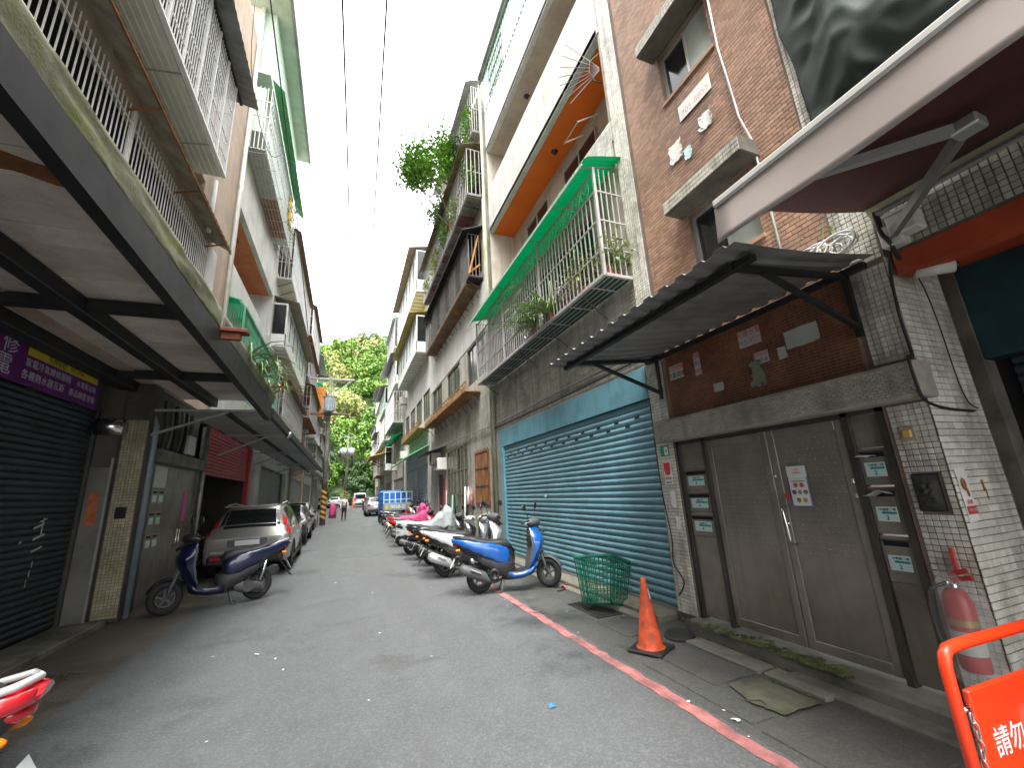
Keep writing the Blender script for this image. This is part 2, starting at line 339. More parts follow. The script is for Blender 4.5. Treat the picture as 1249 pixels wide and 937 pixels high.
PAPERR = M('red_print', (.55, .05, .055), .7, var=.08, bump=0)
PAPERB = M('blue_print', (.05, .08, .42), .6, var=.05, bump=0)
PAPERP = M('pink_print', (.62, .10, .32), .7, var=.1, bump=0)
PLATEG = M('pale_teal_plate', (.50, .70, .68), .4, var=.03, bump=0)
TEALP = M('teal_print', (.01, .22, .25), .5, var=.03, bump=0)
INK = M('ink', (.03, .03, .035), .6, var=.05, bump=0)
PURPLE = M('purple_sign', (.105, .012, .125), .5, var=.1, bump=0)
YELLOW = M('yellow_print', (.52, .40, .015), .5, var=.05, bump=0)
SIGNWH = M('sign_lettering', (.5, .5, .56), .5, var=.03, bump=0)
REDPL = M('barrier_red', (.78, .045, .008), .38, var=.06, bump=.04, spec=.6)
CONEO = M('cone_orange', (.60, .085, .025), .65, var=.25, vs=8, dirt=(.22, .05, .025), damt=.8, ds=9, streak=.4, scol=(.25, .07, .04), bump=.1)
REFL = M('reflective_band', (.55, .57, .58), .3, .3, var=.15, vs=9, bump=0)
REDLINE = M('red_road_paint', (.44, .17, .155), .8, var=.3, vs=5, dirt=(.11, .085, .08), damt=1.0, ds=4, bump=.7, bs=120)
IRON = M('cast_iron', (.045, .043, .038), .7, .3, var=.3, bump=.3)
CLEARP = M('clear_plastic_bag', (.75, .76, .76), .22, var=.1, bump=.5, bs=18, alpha=.15)
REDEX = M('extinguisher_red', (.42, .035, .03), .35, var=.08, bump=0)
POT = M('terracotta_pot', (.42, .14, .08), .8, var=.15, bump=.1)
def translucent(name, col, f=.45):
    m = M(name, col, .45, var=.15, vs=2, dirt=tuple(c*.6 for c in col), damt=.5, ds=2.5, bump=.05); t = m.node_tree; b = t.nodes['Principled BSDF']; o = t.nodes['Material Output']; x = t.nodes.new('ShaderNodeMixShader'); q = t.nodes.new('ShaderNodeBsdfTranslucent')
    q.inputs[0].default_value = (*col, 1); x.inputs[0].default_value = f; t.links.new(b.outputs[0], x.inputs[1]); t.links.new(q.outputs[0], x.inputs[2]); t.links.new(x.outputs[0], o.inputs[0]); return m
GREENP = translucent('green_sheet', (.01, .40, .22), .6)
def leafmat(n, c, ramt=.35): return M(n, c, .55, var=.2, vs=1.5, rnd='island', ramt=ramt, bump=0, sub=0, spec=.35)
LEAF = leafmat('leaf_green', (.13, .27, .03)); LEAFD = leafmat('leaf_dark', (.03, .075, .018)); LEAFY = leafmat('leaf_yellow', (.26, .33, .055)); LEAFP = leafmat('leaf_pale', (.30, .36, .16))
STRAP = leafmat('strap_leaf', (.20, .30, .10)); STRAW = leafmat('dry_leaf', (.42, .34, .20)); FLOWER = leafmat('white_flower', (.62, .55, .48)); FLRED = leafmat('red_flower', (.6, .05, .04))
BARK = M('bark', (.10, .085, .065), .9, var=.3, bump=.5)
VOID = M('dark_interior', (.012, .012, .013), .9, var=.2, bump=0)

# ---------------------------------------------------------------- the setting: ground, road, kerbs
def strip(x0, x1, y0, y1, z, ny=60, nx=1, jit=0):
    mb = MB(); rr = random.Random(3)
    def fn(u, v):
        y = y0+(y1-y0)*v; return (x0+(x1-x0)*u+(rr.uniform(-jit, jit) if 0 < v < 1 else 0), y, gz(y)+z)
    return mb.grid(fn, nx, ny)
struct('ground', strip(-400, 400, -60, 700, -.16, 120), CONCD)
struct('road', strip(-2.32, 2.66, -14, 90, 0, 110), ASPH)
struct('pavement', strip(2.66, 4.9, -14, 90, -.004, 110), CONCD)
struct('gutter', strip(-5.6, -2.32, -14, 90, -.012, 110), CONCW)
struct('kerb_strip', MB().bbox(-4.06, -3.45, -3, 9.12, -.05, .07, .02), CONC)
struct('shop_floor', MB().box(-9, -4.06, -14, 19.4, -.05, .05), CONCD)
rl = MB(); rr = random.Random(5); ys = [-1+i*.11 for i in range(150)]; row = []
for y in ys: a = rr.uniform(-.012, .012); row.append(((2.50+a, y, gz(y)+.004), (2.615+a+rr.uniform(-.012, .012), y, gz(y)+.004)))
rl.loft([list(r) for r in row], False, False); struct('red_line', rl, REDLINE)
# raised concrete apron under the blue shutter, door step, patches on the right-hand strip
struct('apron', MB().bbox(3.74, 4.3, 4.75, 11.3, -.05, .10, .03).bbox(3.60, 3.74, 4.9, 11.2, -.05, .035, .02), CONCL)
struct('door_step', MB().bbox(3.80, 4.3, 1.66, 4.40, -.05, .12, .02).bbox(3.62, 3.80, 1.7, 3.05, -.05, .035, .02), CONC)
rr = random.Random(19)
for i, (xa, xb, ya, yb) in enumerate(((2.74, 3.42, 1.05, 1.78), (2.76, 3.46, 1.82, 2.57), (3.02, 3.50, 3.22, 4.0), (2.78, 3.0, 2.66, 3.9), (3.10, 3.55, 4.55, 5.22), (2.75, 3.44, .2, 1.0))): struct('paving_slab', MB().bbox(xa, xb, ya, yb, -.03, .006+.004*rr.random(), .006), CONCD)
rr = random.Random(29); cpo = []
for (xa, ya), (xb, yb) in zip(((3.06, 2.63), (3.47, 2.62), (3.45, 3.1), (3.13, 3.17), (3.02, 2.9)), ((3.47, 2.62), (3.45, 3.1), (3.13, 3.17), (3.02, 2.9), (3.06, 2.63))): cpo += [(xa+(xb-xa)*k/7+rr.uniform(-.012, .012), ya+(yb-ya)*k/7+rr.uniform(-.012, .012), .0105) for k in range(7)]
struct('concrete_patch', MB().add(cpo, [tuple(range(len(cpo)))]), M('mossy_patch', (.135, .135, .095), .85, var=.35, vs=3, dirt=(.08, .085, .04), damt=.7, ds=4, bump=.5))
struct('kerb_stone', MB().bbox(3.53, 3.72, 2.62, 3.16, -.02, .03, .012), CONCL)
struct('kerb_stone.001', MB().bbox(3.52, 3.74, 3.2, 4.1, -.02, .025, .012), CONC)
ms = MB(); rr = random.Random(8)
for i in range(620):
    y = 2.6+abs(rr.gauss(0, .8)); x = 3.78+rr.gauss(0, .085); z = .0 if x < 3.79 else .12
    if y > 4.5: continue
    r = rr.uniform(.012, .035); ms.lathe([(r, 0), (r*.8, r*.35), (0.001, r*.5)], (x, y, z), 'z', 6)
tag(ms.build('moss', MOSS, None, True), 'green moss along the worn step of the steel double door', 'moss', kind='stuff')
# iron drain grate
gr = wthing('drain_grate', 'rusty iron drain grate set into the dark pavement by the green basket', 'grate', (3.38, 5.75, 0))
MB().box(3.19, 3.58, 5.33, 5.37, -.02, .008).box(3.19, 3.58, 6.13, 6.17, -.02, .008).box(3.19, 3.22, 5.37, 6.13, -.02, .0075).box(3.55, 3.58, 5.37, 6.13, -.02, .0075).build('frame', IRON, gr)
for i in range(14): bx('grate_bar', IRON, gr, 3.22, 3.55, 5.40+i*.052, 5.425+i*.052, -.02, .006)
bx('grate_bar', IRON, gr, 3.375, 3.395, 5.37, 6.13, -.02, .0065)

# ---------------------------------------------------------------- tiled surfaces
def tile_pos(u0, u1, v0, v1, tu, tv, stagger=False):
    out = []; nv = int((v1-v0)/tv)
    for j in range(nv):
        o = (tu/2 if stagger and j % 2 else 0); n = int((u1-u0-o)/tu+1e-6)
        for i in range(n): out.append((u0+o+i*tu, v0+j*tv))
    return out
def tiles_x(mb, x, y0, y1, z0, z1, tw, th, gap, d, skip=None, stagger=False, face=-1, miss=0, rng=random):
    """raised tiles on a wall facing the street (plane X = x); skip = holes (y0, y1, z0, z1); staggered rows end in cut tiles"""
    for r_ in range(int((z1-z0)/th+1e-6)):
        z = z0+r_*th; y = y0-(tw/2 if stagger and r_ % 2 else 0)
        while y < y1-tw*.2:
            ya, yb = max(y, y0), min(y+tw, y1); y += tw
            for a, b, c, e in (skip or ()):
                if c-th*.6 < z+th/2 < e+th*.6:
                    if ya < a < yb: yb = a
                    elif ya < b < yb: ya = b
                    elif a <= ya and yb <= b: yb = ya
            if yb-ya < tw*.15: continue
            if miss and rng.random() < miss: continue
            a, b, c, e = ya+gap/2, yb-gap/2, z+gap/2, z+th-gap/2; xf = x+face*d*rng.uniform(.7, 1.15); k = gap*.3
            mb.add([(x, a, c), (x, b, c), (x, b, e), (x, a, e), (xf, a+k, c+k), (xf, b-k, c+k), (xf, b-k, e-k), (xf, a+k, e-k)],
                   [f[::face] for f in ((4, 5, 6, 7), (0, 1, 5, 4), (1, 2, 6, 5), (2, 3, 7, 6), (3, 0, 4, 7))])
    return mb
def wall_x(mb, xf, xb, y0, y1, z0, z1, holes=()):
    """wall slab between planes X = xf (street) and xb, with rectangular openings (y0, y1, z0, z1) not overlapping in z order"""
    yc = sorted({y0, y1, *[v for h in holes for v in h[:2]]}); zc = sorted({z0, z1, *[v for h in holes for v in h[2:]]})
    for a, b in zip(yc, yc[1:]):
        run = None
        for c, e in list(zip(zc, zc[1:]))+[(None, None)]:
            hole = c is None or any(h[0] <= (a+b)/2 <= h[1] and h[2] <= (c+e)/2 <= h[3] for h in holes)
            if not hole: run = (run[0], e) if run else (c, e)
            elif run: mb.box(min(xf, xb), max(xf, xb), a, b, run[0], run[1]); run = None
    return mb
def window(parent, s, x, y0, y1, z0, z1, fm=None, gm=None, n=2, fw=.035, name='window', dark=0, grille=None):
    """sliding window set into a wall: frame with panes as sub-parts; s = +1 for facades that face -X"""
    mb = MB(); d = .05*s
    def B(a, b, c, e, q=0): mb.box(min(x+q, x+d+q), max(x+q, x+d+q), a, b, c, e)
    B(y0, y1, z0, z0+fw); B(y0, y1, z1-fw, z1); B(y0, y0+fw, z0+fw, z1-fw); B(y1-fw, y1, z0+fw, z1-fw)
    for i in range(1, n): y = y0+(y1-y0)*i/n; B(y-fw*.5, y+fw*.5, z0+fw, z1-fw, .004*s)
    f = mb.build(name, fm or ALU, parent); gs = gm if isinstance(gm, (list, tuple)) else [gm or GLASSD]
    for i in range(n):
        a = y0+(y1-y0)*i/n; b = y0+(y1-y0)*(i+1)/n; xx = x+d*.5+(i % 2)*.012*s
        bx('pane', gs[i % len(gs)], f, xx-.003, xx+.003, a+fw*.5, b-fw*.5, z0+fw*.6, z1-fw*.6)
    return f
def bars_x(parent, mat, x, y0, y1, z0, z1, sp, t=.014, rails=(), name='bar', rt=None):
    n = max(1, round((y1-y0)/sp))
    for i in range(n+1): y = y0+(y1-y0)*i/n; bx(name, mat, parent, x-t/2, x+t/2, y-t/2, y+t/2, z0, z1)
    for z in rails: q = (rt or t*1.3); bx('rail', mat, parent, x-q*.6, x+q*.6, y0, y1, z-q/2, z+q/2)
def bars_y(parent, mat, y, x0, x1, z0, z1, n, t=.014, rails=()):
    for i in range(1, n): x = x0+(x1-x0)*i/n; bx('bar', mat, parent, x-t/2, x+t/2, y-t/2, y+t/2, z0, z1)
    for z in rails: q = t*1.3; bx('rail', mat, parent, min(x0, x1), max(x0, x1), y-q*.6, y+q*.6, z-q/2, z+q/2)
def slat_mesh(h, length, depth, mat, face=-1):
    pr = [(.010, -.012), (.004, 0), (-.10*depth, .04*h), (-.75*depth, .28*h), (-depth, .50*h), (-.78*depth, .72*h), (-.15*depth, .90*h), (.004, .93*h), (.010, .985*h)]
    return MB().loft([[(-face*x, 0, z) for x, z in pr], [(-face*x, length, z) for x, z in pr]], False, False).mesh('shutter_slat', mat, None, True)
# ================================================================= RIGHT SIDE, brown building with the steel double door (Y 1.69 - 4.70)
b1 = wthing('apartment_building', 'brown brick-tiled apartment building with steel double door and white tiled corner pillar', 'building', (4.0, 3.0, 0))
W1, W2, W3 = (2.69, 3.54, 6.96, 7.78), (2.60, 3.50, 4.22, 5.06), (2.69, 3.54, 9.65, 10.5)
core = MB(); wall_x(core, 4.02, 4.25, 1.69, 4.70, 0, 14.5, [(1.99, 4.36, 0, 2.3), W1, W2, W3]); core.box(4.25, 4.80, 1.69, 1.92, 0, 3.45).box(4.25, 9, 4.4, 4.70, 0, 14.5).box(4.25, 9, 1.69, 4.4, 14.3, 14.5)
core.box(4.25, 9, 1.66, 1.69, 3.45, 14.5)
core.build('wall', M('brown_grout', (.20, .145, .115), .95, var=.2), b1)
MB().box(4.6, 4.62, 2.0, 4.4, 4, 14).build('inner_wall', VOID, b1)
bt = MB(); tiles_x(bt, 4.02, 2.02, 4.31, 3.42, 14.3, .102, .050, .006, .006, [W1, W2, W3], True); bt.build('brick_tiles', TILEB, b1, kind='stuff')
MB().box(4.0195, 4.03, 2.0, 4.36, 2.5, 3.42).build('panel_backing', M('tan_grout', (.30, .19, .12), .95, var=.2), b1); pn = MB(); tiles_x(pn, 4.0195, 2.02, 4.30, 2.52, 3.42, .052, .030, .006, .006); pn.build('panel_tiles', TILER, b1, kind='stuff')
# small white tiles: the largest in view are single parts, the rest one mesh
cand = []
for y, z in tile_pos(1.70, 2.00, .13, 3.40, .0432, .0432): cand.append(('f', y, z, 4.02))
for x, z in tile_pos(4.0, 4.74, .02, 3.42, .122, .0505): cand.append(('s', x, z, 1.69))
cand = [c for c in cand if not (c[0] == 'f' and 1.76 < c[1]+.02 < 1.93 and 1.40 < c[2]+.02 < 1.68) and not (c[0] == 'f' and 2.2 < c[2]+.02 < 2.55)]
cand.sort(key=lambda c: abs(c[2]-1.35)+(.35 if c[0] == 'f' else 0)+abs((c[1]-4)*.3 if c[0] == 's' else 0))
mf = MB().bbox(-.011, 0, .002, .0405, .002, .0405, .003).mesh('tile', TILEWO); msd = MB().bbox(.0025, .1195, -.010, 0, .0025, .048, .003).mesh('tile', TILEWO)
rest = MB(); rr = random.Random(4)
for i, (k, a, z, q) in enumerate(cand):
    if i < 300:
        if k == 'f': inst('tile', mf, b1, (q+rr.uniform(-.001, .002), a, z), (0, rr.uniform(-.02, .02), rr.uniform(-.02, .02)))
        else: inst('tile', msd, b1, (a, q+rr.uniform(-.001, .002), z), (rr.uniform(-.015, .015), 0, rr.uniform(-.01, .01)))
    elif k == 'f': rest.box(q-.011, q, a+.002, a+.0405, z+.002, z+.0405)
    else: rest.box(a+.0025, a+.1195, q-.010, q, z+.0025, z+.048)
tiles_x(rest, 4.02, 1.70, 2.0, 3.42, 14.3, .0432, .0432, .005, .011)
tiles_x(rest, 4.0, 4.36, 4.69, .12, 14.3, .047, .0432, .005, .011)
rest.build('small_tiles', TILEW, b1, kind='stuff')
MB().box(4.0, 4.02, 4.36, 4.70, 0, 14.3).build('pillar_backing', GROUT, b1)
# lintel beam over the door
MB().bbox(3.84, 4.05, 1.63, 4.52, 2.22, 2.50, .012).build('lintel', GROUTL, b1)
lt = MB(); tiles_x(lt, 3.84, 1.64, 4.51, 2.235, 2.49, .0475, .0215, .005, .007, miss=.035, stagger=True)
lt.build('lintel_tiles', TILEG, b1, kind='stuff')
# windows with tiled hoods
for wi, (a, b, c, e) in enumerate((W1, W2, W3)):
    window(b1, 1, 4.08, a, b, c, e, ALU, [GLASSF, GLASSD], 2, .03)
    hd = MB().bbox(3.72, 4.02, a-.16, b+.10, e+.02, e+.22, .01); h_ = hd.build('window_hood', GROUT, b1)
    ht = MB(); tiles_x(ht, 3.72, a-.155, b+.095, e+.035, e+.21, .05, .055, .006, .008); ht.build('hood_tiles', TILEG, h_, kind='stuff')
    MB().box(3.985, 4.06, a-.03, b+.03, c-.05, c-.004).build('window_sill', TILEB, b1)
# steel double door set in a steel frame
dr = wthing('double_door', 'dusty brown steel double door with embossed upper halves between two mailbox columns', 'door', (4.06, 3.1, .12))
fr = MB()
for y in (4.30, 3.87, 2.27, 2.00): fr.box(4.03, 4.12, y, y+(.055 if y not in (3.87, 2.27) else .05), .12, 2.24)
fr.box(4.03, 4.12, 2.0, 4.355, 2.185, 2.235); fr.build('door_frame', STEELD, dr)
for a, b in ((3.07, 3.865), (2.325, 3.065)):
    lf = MB().bbox(4.06, 4.10, a+.004, b-.004, .15, 2.18, .004); lo = lf.build('door_leaf', STEELE, dr)
    st = MB()
    for q in ((a+.006, a+.075, .155, 2.175), (b-.075, b-.006, .155, 2.175), (a+.075, b-.075, .155, .24), (a+.075, b-.075, 2.09, 2.175)): st.bbox(4.048, 4.062, q[0], q[1], q[2], q[3], .004)
    st.build('stile', STEEL, lo)
    em = MB(); rr = random.Random(2)
    for i in range(12):
        for j in range(22):
            y = a+.10+i*(b-a-.2)/11; z = 1.0+j*.05; em.lathe([(.011, 0), (.008, -.004), (.001, -.006)], (4.061, y+(.02 if j % 2 else 0)*.8, z), 'x', 6)
    em.build('embossing', STEELE, lo, True)
h = MB().tube([(4.05, 3.0, 1.42), (3.985, 3.0, 1.41), (3.975, 2.995, 1.36), (3.975, 2.975, 1.12), (3.985, 2.97, 1.08), (4.05, 2.97, 1.07)], .011, 8); h.build('handle', CHROME, dr, True)
MB().lathe([(.001, -.02), (.02, -.018), (.024, 0)], (4.045, 3.02, 1.26), 'x', 12).build('lock', CHROME, dr, True)
MB().bbox(4.03, 4.06, 3.035, 3.075, 1.70, 1.73, .004).build('latch', ALU, dr)
for z in (1.50, 1.62): MB().bbox(4.03, 4.05, 2.335, 2.36, z, z+.04, .004).build('hinge', ALU, dr)
# mailbox columns
def mailbox(y0, y1, z0, z1, num, label, letters=0):
    m = wthing('mailbox', label, 'mailbox', (4.05, (y0+y1)/2, z0), 'mailboxes beside the steel door')
    MB().bbox(4.052, 4.11, y0, y1, z0, z1, .004).build('door_plate', STEEL, m)
    bx('slot', VOID, m, 4.048, 4.053, y0+.02, y1-.02, z1-.075, z1-.04)
    MB().bbox(4.035, 4.056, y0+.01, y1-.01, z1-.038, z1-.028, .003).build('slot_lip', STEELD, m)
    w = (y1-y0)*.72; yc = (y0+y1)/2; zc = z0+(z1-z0)*.42; ph = min(.115, (z1-z0)*.5)
    p = MB().bbox(4.044, 4.050, yc-w/2, yc+w/2, zc-ph/2, zc+ph/2, .002).build('number_plate', PLATEG, m)
    MB().box(4.0415, 4.0437, yc-w/2+.006, yc+w*.22, zc+ph*.02, zc+ph*.16).build('teal_stripe', TEALP, p)
    text('lettering', num, ph*.42, INK, p, frame_right(4.0425, yc, zc-ph*.25))
    text('lettering', '小東路二巷', ph*.20, INK, p, frame_right(4.0425, yc-.01, zc+ph*.30))
    return m
zs = [(1.60, 1.90), (1.22, 1.585), (.86, 1.205)]
for (z0, z1), w in zip(zs, ('top', 'middle', 'bottom')):
    mailbox(2.06, 2.265, z0, z1, '2', w+' steel mailbox numbered 2, between the double door and the white tiled pillar')
zs = [(1.60, 1.86), (1.34, 1.585), (1.06, 1.325)]
for (z0, z1), w in zip(zs, ('top', 'middle', 'bottom')):
    mailbox(3.93, 4.29, z0, z1, '4', w+' steel mailbox numbered 4, between the double door and the blue shutter pillar')
MB().box(4.06, 4.11, 2.06, 2.265, .15, .855).box(4.07, 4.11, 2.06, 2.265, 1.905, 2.18).box(4.06, 4.11, 3.93, 4.29, .15, 1.055).box(4.06, 4.11, 3.93, 4.29, 1.865, 2.18).build('side_panel', STEEL, dr)
# letters sticking out of the boxes
lp = MB().grid(lambda u, v: (4.04-.09*u, 2.13+.09*v+.02*u, 1.835+.02*u-.03*u*u+.01*v), 4, 2).build('folded_letter', PAPER, None, solid=.002); top(lp, 'white folded letter sticking out of the top mailbox numbered 2', 'letter')
lp = MB().grid(lambda u, v: (4.04-.11*v, 2.08+.16*u, 1.53+.02*sin(u*5)+.012*v), 6, 2).build('folded_flyer', PAPERG, None, solid=.003); top(lp, 'pale rolled flyer stuck in the slot of the middle mailbox numbered 2', 'flyer')
# notice poster on the door
ps = wthing('notice_poster', 'laminated notice with food pictures taped to the steel door', 'poster', (4.045, 2.83, 1.5))
MB().bbox(4.0435, 4.0465, 2.735, 2.925, 1.42, 1.80, .001).build('sheet', PAPER, ps)
MB().box(4.0415, 4.0430, 2.735, 2.742, 1.42, 1.70).box(4.0415, 4.0430, 2.918, 2.925, 1.42, 1.70).box(4.0415, 4.0430, 2.742, 2.918, 1.42, 1.428).build('blue_tape', PAPERB, ps)
MB().box(4.0415, 4.0430, 2.745, 2.915, 1.675, 1.688).build('pale_band', PLATEG, ps)
for i, (yy, zz, c) in enumerate(((2.86, 1.62, (.5, .12, .1)), (2.80, 1.62, (.55, .15, .2)), (2.885, 1.555, (.12, .10, .09)), (2.83, 1.555, (.3, .3, .36)), (2.775, 1.555, (.3, .22, .14)), (2.855, 1.48, (.28, .2, .08)), (2.795, 1.48, (.6, .42, .06)))):
    MB().lathe([(.001, -.0008), (.021, -.0006), (.023, 0)], (4.043, yy, zz), 'x', 9).build('food_picture', M('food_print_%d' % i, c, .6, var=.5, vs=60, bump=0), ps)
for i, (t, z, s_) in enumerate((('公 告', 1.765, .022), ('瓦斯配送', 1.735, .02), ('廚房回收種類說明', 1.655, .016))): text('lettering', t, s_, INK if i != 1 else PAPERR, ps, frame_right(4.0425, 2.83, z), .0003)
st = MB().lathe([(.001, -.002), (.028, -.0015), (.03, 0)], (4.046, 2.965, 1.52), 'x', 14).build('round_sticker', PAPERR, None); top(st, 'small red sticker on the steel door beside the laminated notice', 'sticker')
# pillar fixtures: doorbell, recessed box, stickers
db = wthing('doorbell', 'small yellowed doorbell on the white tiled pillar', 'doorbell', (4.0, 1.86, 1.98))
MB().bbox(3.99, 4.01, 1.81, 1.91, 1.925, 2.035, .006).build('back_plate', GROUTL, db); MB().bbox(3.972, 3.992, 1.83, 1.89, 1.945, 2.01, .01).build('button_box', M('yellowed_plastic', (.55, .36, .10), .5), db)
rx = wthing('wall_recess', 'dark broken recess holding a bundled black bag in the white tiled pillar', 'recess box', (4.0, 1.84, 1.4))
MB().box(4.008, 4.018, 1.765, 1.925, 1.405, 1.675).build('backing', VOID, rx)
rr = random.Random(11)
MB().grid(lambda u, v: (4.004-.06*sin(pi*u)*sin(pi*v)*(.5+1.2*abs(mnoise.noise(Vector((u*4, v*5, 2))))), 1.768+.154*u, 1.41+.255*v), 20, 24).build('crumpled_bag', M('matt_black_bag', (.045, .047, .045), .9, var=.3), rx, True)
def sheet_x(name, label, cat, x, y0, y1, z0, z1, mat, curl=.004, rag=.0, group=None, seed=1, tilt=0):
    """thin paper or sticker on a right-hand facade with slightly lifted, uneven edges"""
    rg = random.Random(seed); mb = MB(); J = {}
    def fn(u, v):
        e = (u in (0, 1) or v in (0, 1)); return (x-curl*(abs(u-.5)*2)**3*rg.random()-.001, y0+(y1-y0)*u+(rg.uniform(-rag, rag) if e else 0), z0+(z1-z0)*v+(rg.uniform(-rag, rag) if e else 0)+tilt*(u-.5))
    mb.grid(fn, 8, 8); o = mb.build(name, mat, None, solid=.0012); return top(o, label, cat, group)
# posters on the white tiled side wall (they face the camera)
pp = wthing('food_poster', 'torn poster with a roasted drumstick and a red band on the white tiled corner', 'poster', (4.15, 1.675, 1.5))
MB().grid(lambda u, v: (4.035+.135*u, 1.678-.004*abs(sin(v*6+u*3)), 1.33+.37*v+.01*u), 4, 6).build('sheet', PAPER, pp, solid=.001)
MB().box(4.045, 4.165, 1.671, 1.673, 1.385, 1.44).build('red_band', PAPERR, pp)
MB().loft([[(4.09+.035*cos(t)*k+dx, 1.671-.001*i, 1.59+dz+.045*sin(t)*k) for t in [2*pi*q/10 for q in range(10)]] for i, (k, dx, dz) in enumerate(((1, 0, 0), (.9, 0, 0)))], True).loft([[(4.115+.015*cos(t), 1.6705-.001*i, 1.53+.03*sin(t)) for t in [2*pi*q/10 for q in range(10)]] for i in (0, 1)], True).build('drumstick_picture', M('roast_print', (.34, .13, .03), .6, var=.4, vs=30, bump=0), pp)
text('lettering', '請撥', .035, PAPERR, pp, frame_near(4.10, 1.670, 1.465), .0004); text('lettering', '0922-588', .026, PAPERG, pp, frame_near(4.105, 1.669, 1.413), .0004)
tp = MB().box(4.35, 4.372, 1.676, 1.679, 1.53, 1.61).box(4.372, 4.383, 1.676, 1.679, 1.47, 1.55).build('tape_remnant', RUST, None); top(tp, 'brown remnants of old tape on the white tiled side wall', 'tape')
# stickers on the narrow pillar between the shutter and the door
nb = wthing('house_number_plate', 'small green house number plate on the pillar beside the blue shutter', 'number plate', (3.985, 4.52, 2.1))
MB().bbox(3.982, 3.988, 4.44, 4.60, 2.05, 2.19, .002).build('plate', M('plate_green', (.02, .30, .27), .45, bump=0), nb); MB().box(3.979, 3.9815, 4.455, 4.525, 2.065, 2.175).build('number_field', PAPER, nb); text('lettering', '4', .07, INK, nb, frame_right(3.9785, 4.49, 2.12))
rs = wthing('red_notice', 'red and white notice card stuck on the pillar beside the blue shutter', 'notice', (3.985, 4.52, 1.8))
MB().bbox(3.983, 3.987, 4.44, 4.59, 1.68, 1.98, .001).build('card', PAPER, rs); MB().lathe([(.001, -.0015), (.05, -.001), (.052, 0)], (3.9825, 4.515, 1.85), 'x', 16).build('red_seal', PAPERR, rs); MB().box(3.980, 3.9825, 4.46, 4.575, 1.86, 1.965).build('red_field', PAPERR, rs)
text('lettering', '請勿停', .04, PAPERR, rs, frame_right(3.9815, 4.515, 1.76)); MB().box(3.981, 3.9825, 4.46, 4.57, 1.70, 1.715).build('blue_rule', PAPERB, rs)
sheet_x('torn_notice', 'torn white paper remnant on the pillar below the red notice', 'paper', 3.982, 4.42, 4.52, 1.40, 1.60, PAPER, .01, .02, seed=3)
sheet_x('torn_notice', 'small ragged paper scrap low on the pillar beside the blue shutter', 'paper', 3.982, 4.40, 4.48, 1.12, 1.28, PAPER, .01, .02, seed=5)
# adverts on the brown panel over the door
def advert(label, y0, y1, z0, z1, lines, seed):
    a = wthing('advert_sticker', label, 'sticker', (4.008, (y0+y1)/2, z0)); MB().bbox(4.005, 4.008, y0, y1, z0, z1, .001).build('sheet', PAPERG, a); n = len(lines)
    for i, (t, m_) in enumerate(lines): text('lettering', t, (z1-z0)/n*.82, m_, a, frame_right(4.0045, (y0+y1)/2, z1-(z1-z0)*(i+.5)/n), .0003)
advert('faded pink and blue advert sticker high on the brown panel by the left bracket', 3.99, 4.24, 3.03, 3.22, (('今日開鎖', PAPERR), ('汽車開鎖', INK)), 1)
advert('narrow upright red and blue advert sticker on the brown panel', 3.70, 3.80, 2.98, 3.27, (('開鎖', PAPERR), ('2311', INK), ('8995', PAPERR)), 2)
advert('red and blue advert sticker with a phone number on the brown panel', 2.86, 3.13, 3.10, 3.29, (('大通水電', PAPERR), ('705-9272', PAPERP)), 3)
advert('half torn advert sticker in the middle of the brown panel', 2.82, 2.98, 2.87, 3.00, (('抽水肥', PAPERR), ('927-8', INK)), 4)
for (y0, y1, z0, z1, lb) in ((2.30, 2.62, 2.92, 3.10, 'large blank pale card on the brown panel'), (3.42, 3.56, 2.71, 2.81, 'small blank white card low on the brown panel'), (2.63, 2.72, 2.85, 2.97, 'little square pale scrap on the brown panel')):
    sheet_x('blank_card', lb, 'card', 4.006, y0, y1, z0, z1, PAPERG, .004, .004, seed=int(y0*10))
sheet_x('paper_residue', 'torn grey paper residue in the middle of the brown panel', 'paper', 4.006, 2.92, 3.05, 2.66, 2.92, M('paper_residue', (.25, .24, .19), .9), .01, .03, seed=9)
# papers high on the brick tiles
ns = wthing('phone_number_strip', 'long white paper strip with a faded phone number on the brick tiles', 'sign', (4.0, 3.06, 6.4))
MB().bbox(3.994, 3.998, 2.80, 3.33, 6.42, 6.66, .001).build('strip', PAPER, ns); text('lettering', '705-8855', .12, M('faded_red_print', (.55, .38, .36), .8, bump=0), ns, frame_right(3.9935, 3.06, 6.50), .0003)
sheet_x('torn_bill', 'torn square white bill on the brick tiles', 'paper', 3.998, 3.38, 3.60, 5.94, 6.22, PAPER, .02, .012, seed=21)
sheet_x('torn_bill', 'peeling white bill flapping on the brick tiles beside the cable', 'paper', 3.998, 2.84, 3.06, 5.98, 6.20, PAPER, .06, .012, seed=22)
sheet_x('torn_bill', 'small torn white and green paper on the brick tiles', 'paper', 3.998, 3.24, 3.36, 5.82, 5.98, PLATEG, .02, .015, seed=23)
pc = MB().tube([(3.99, 2.60, 7.7), (3.985, 2.61, 6.8), (3.985, 2.58, 6.3), (3.985, 2.55, 5.7), (3.985, 2.47, 5.3), (3.985, 2.45, 4.4), (3.985, 2.44, 3.5)], .012, 6).build('cable', CABLEW, None, True); top(pc, 'white cable running down the brick-tiled facade beside the windows', 'cable')

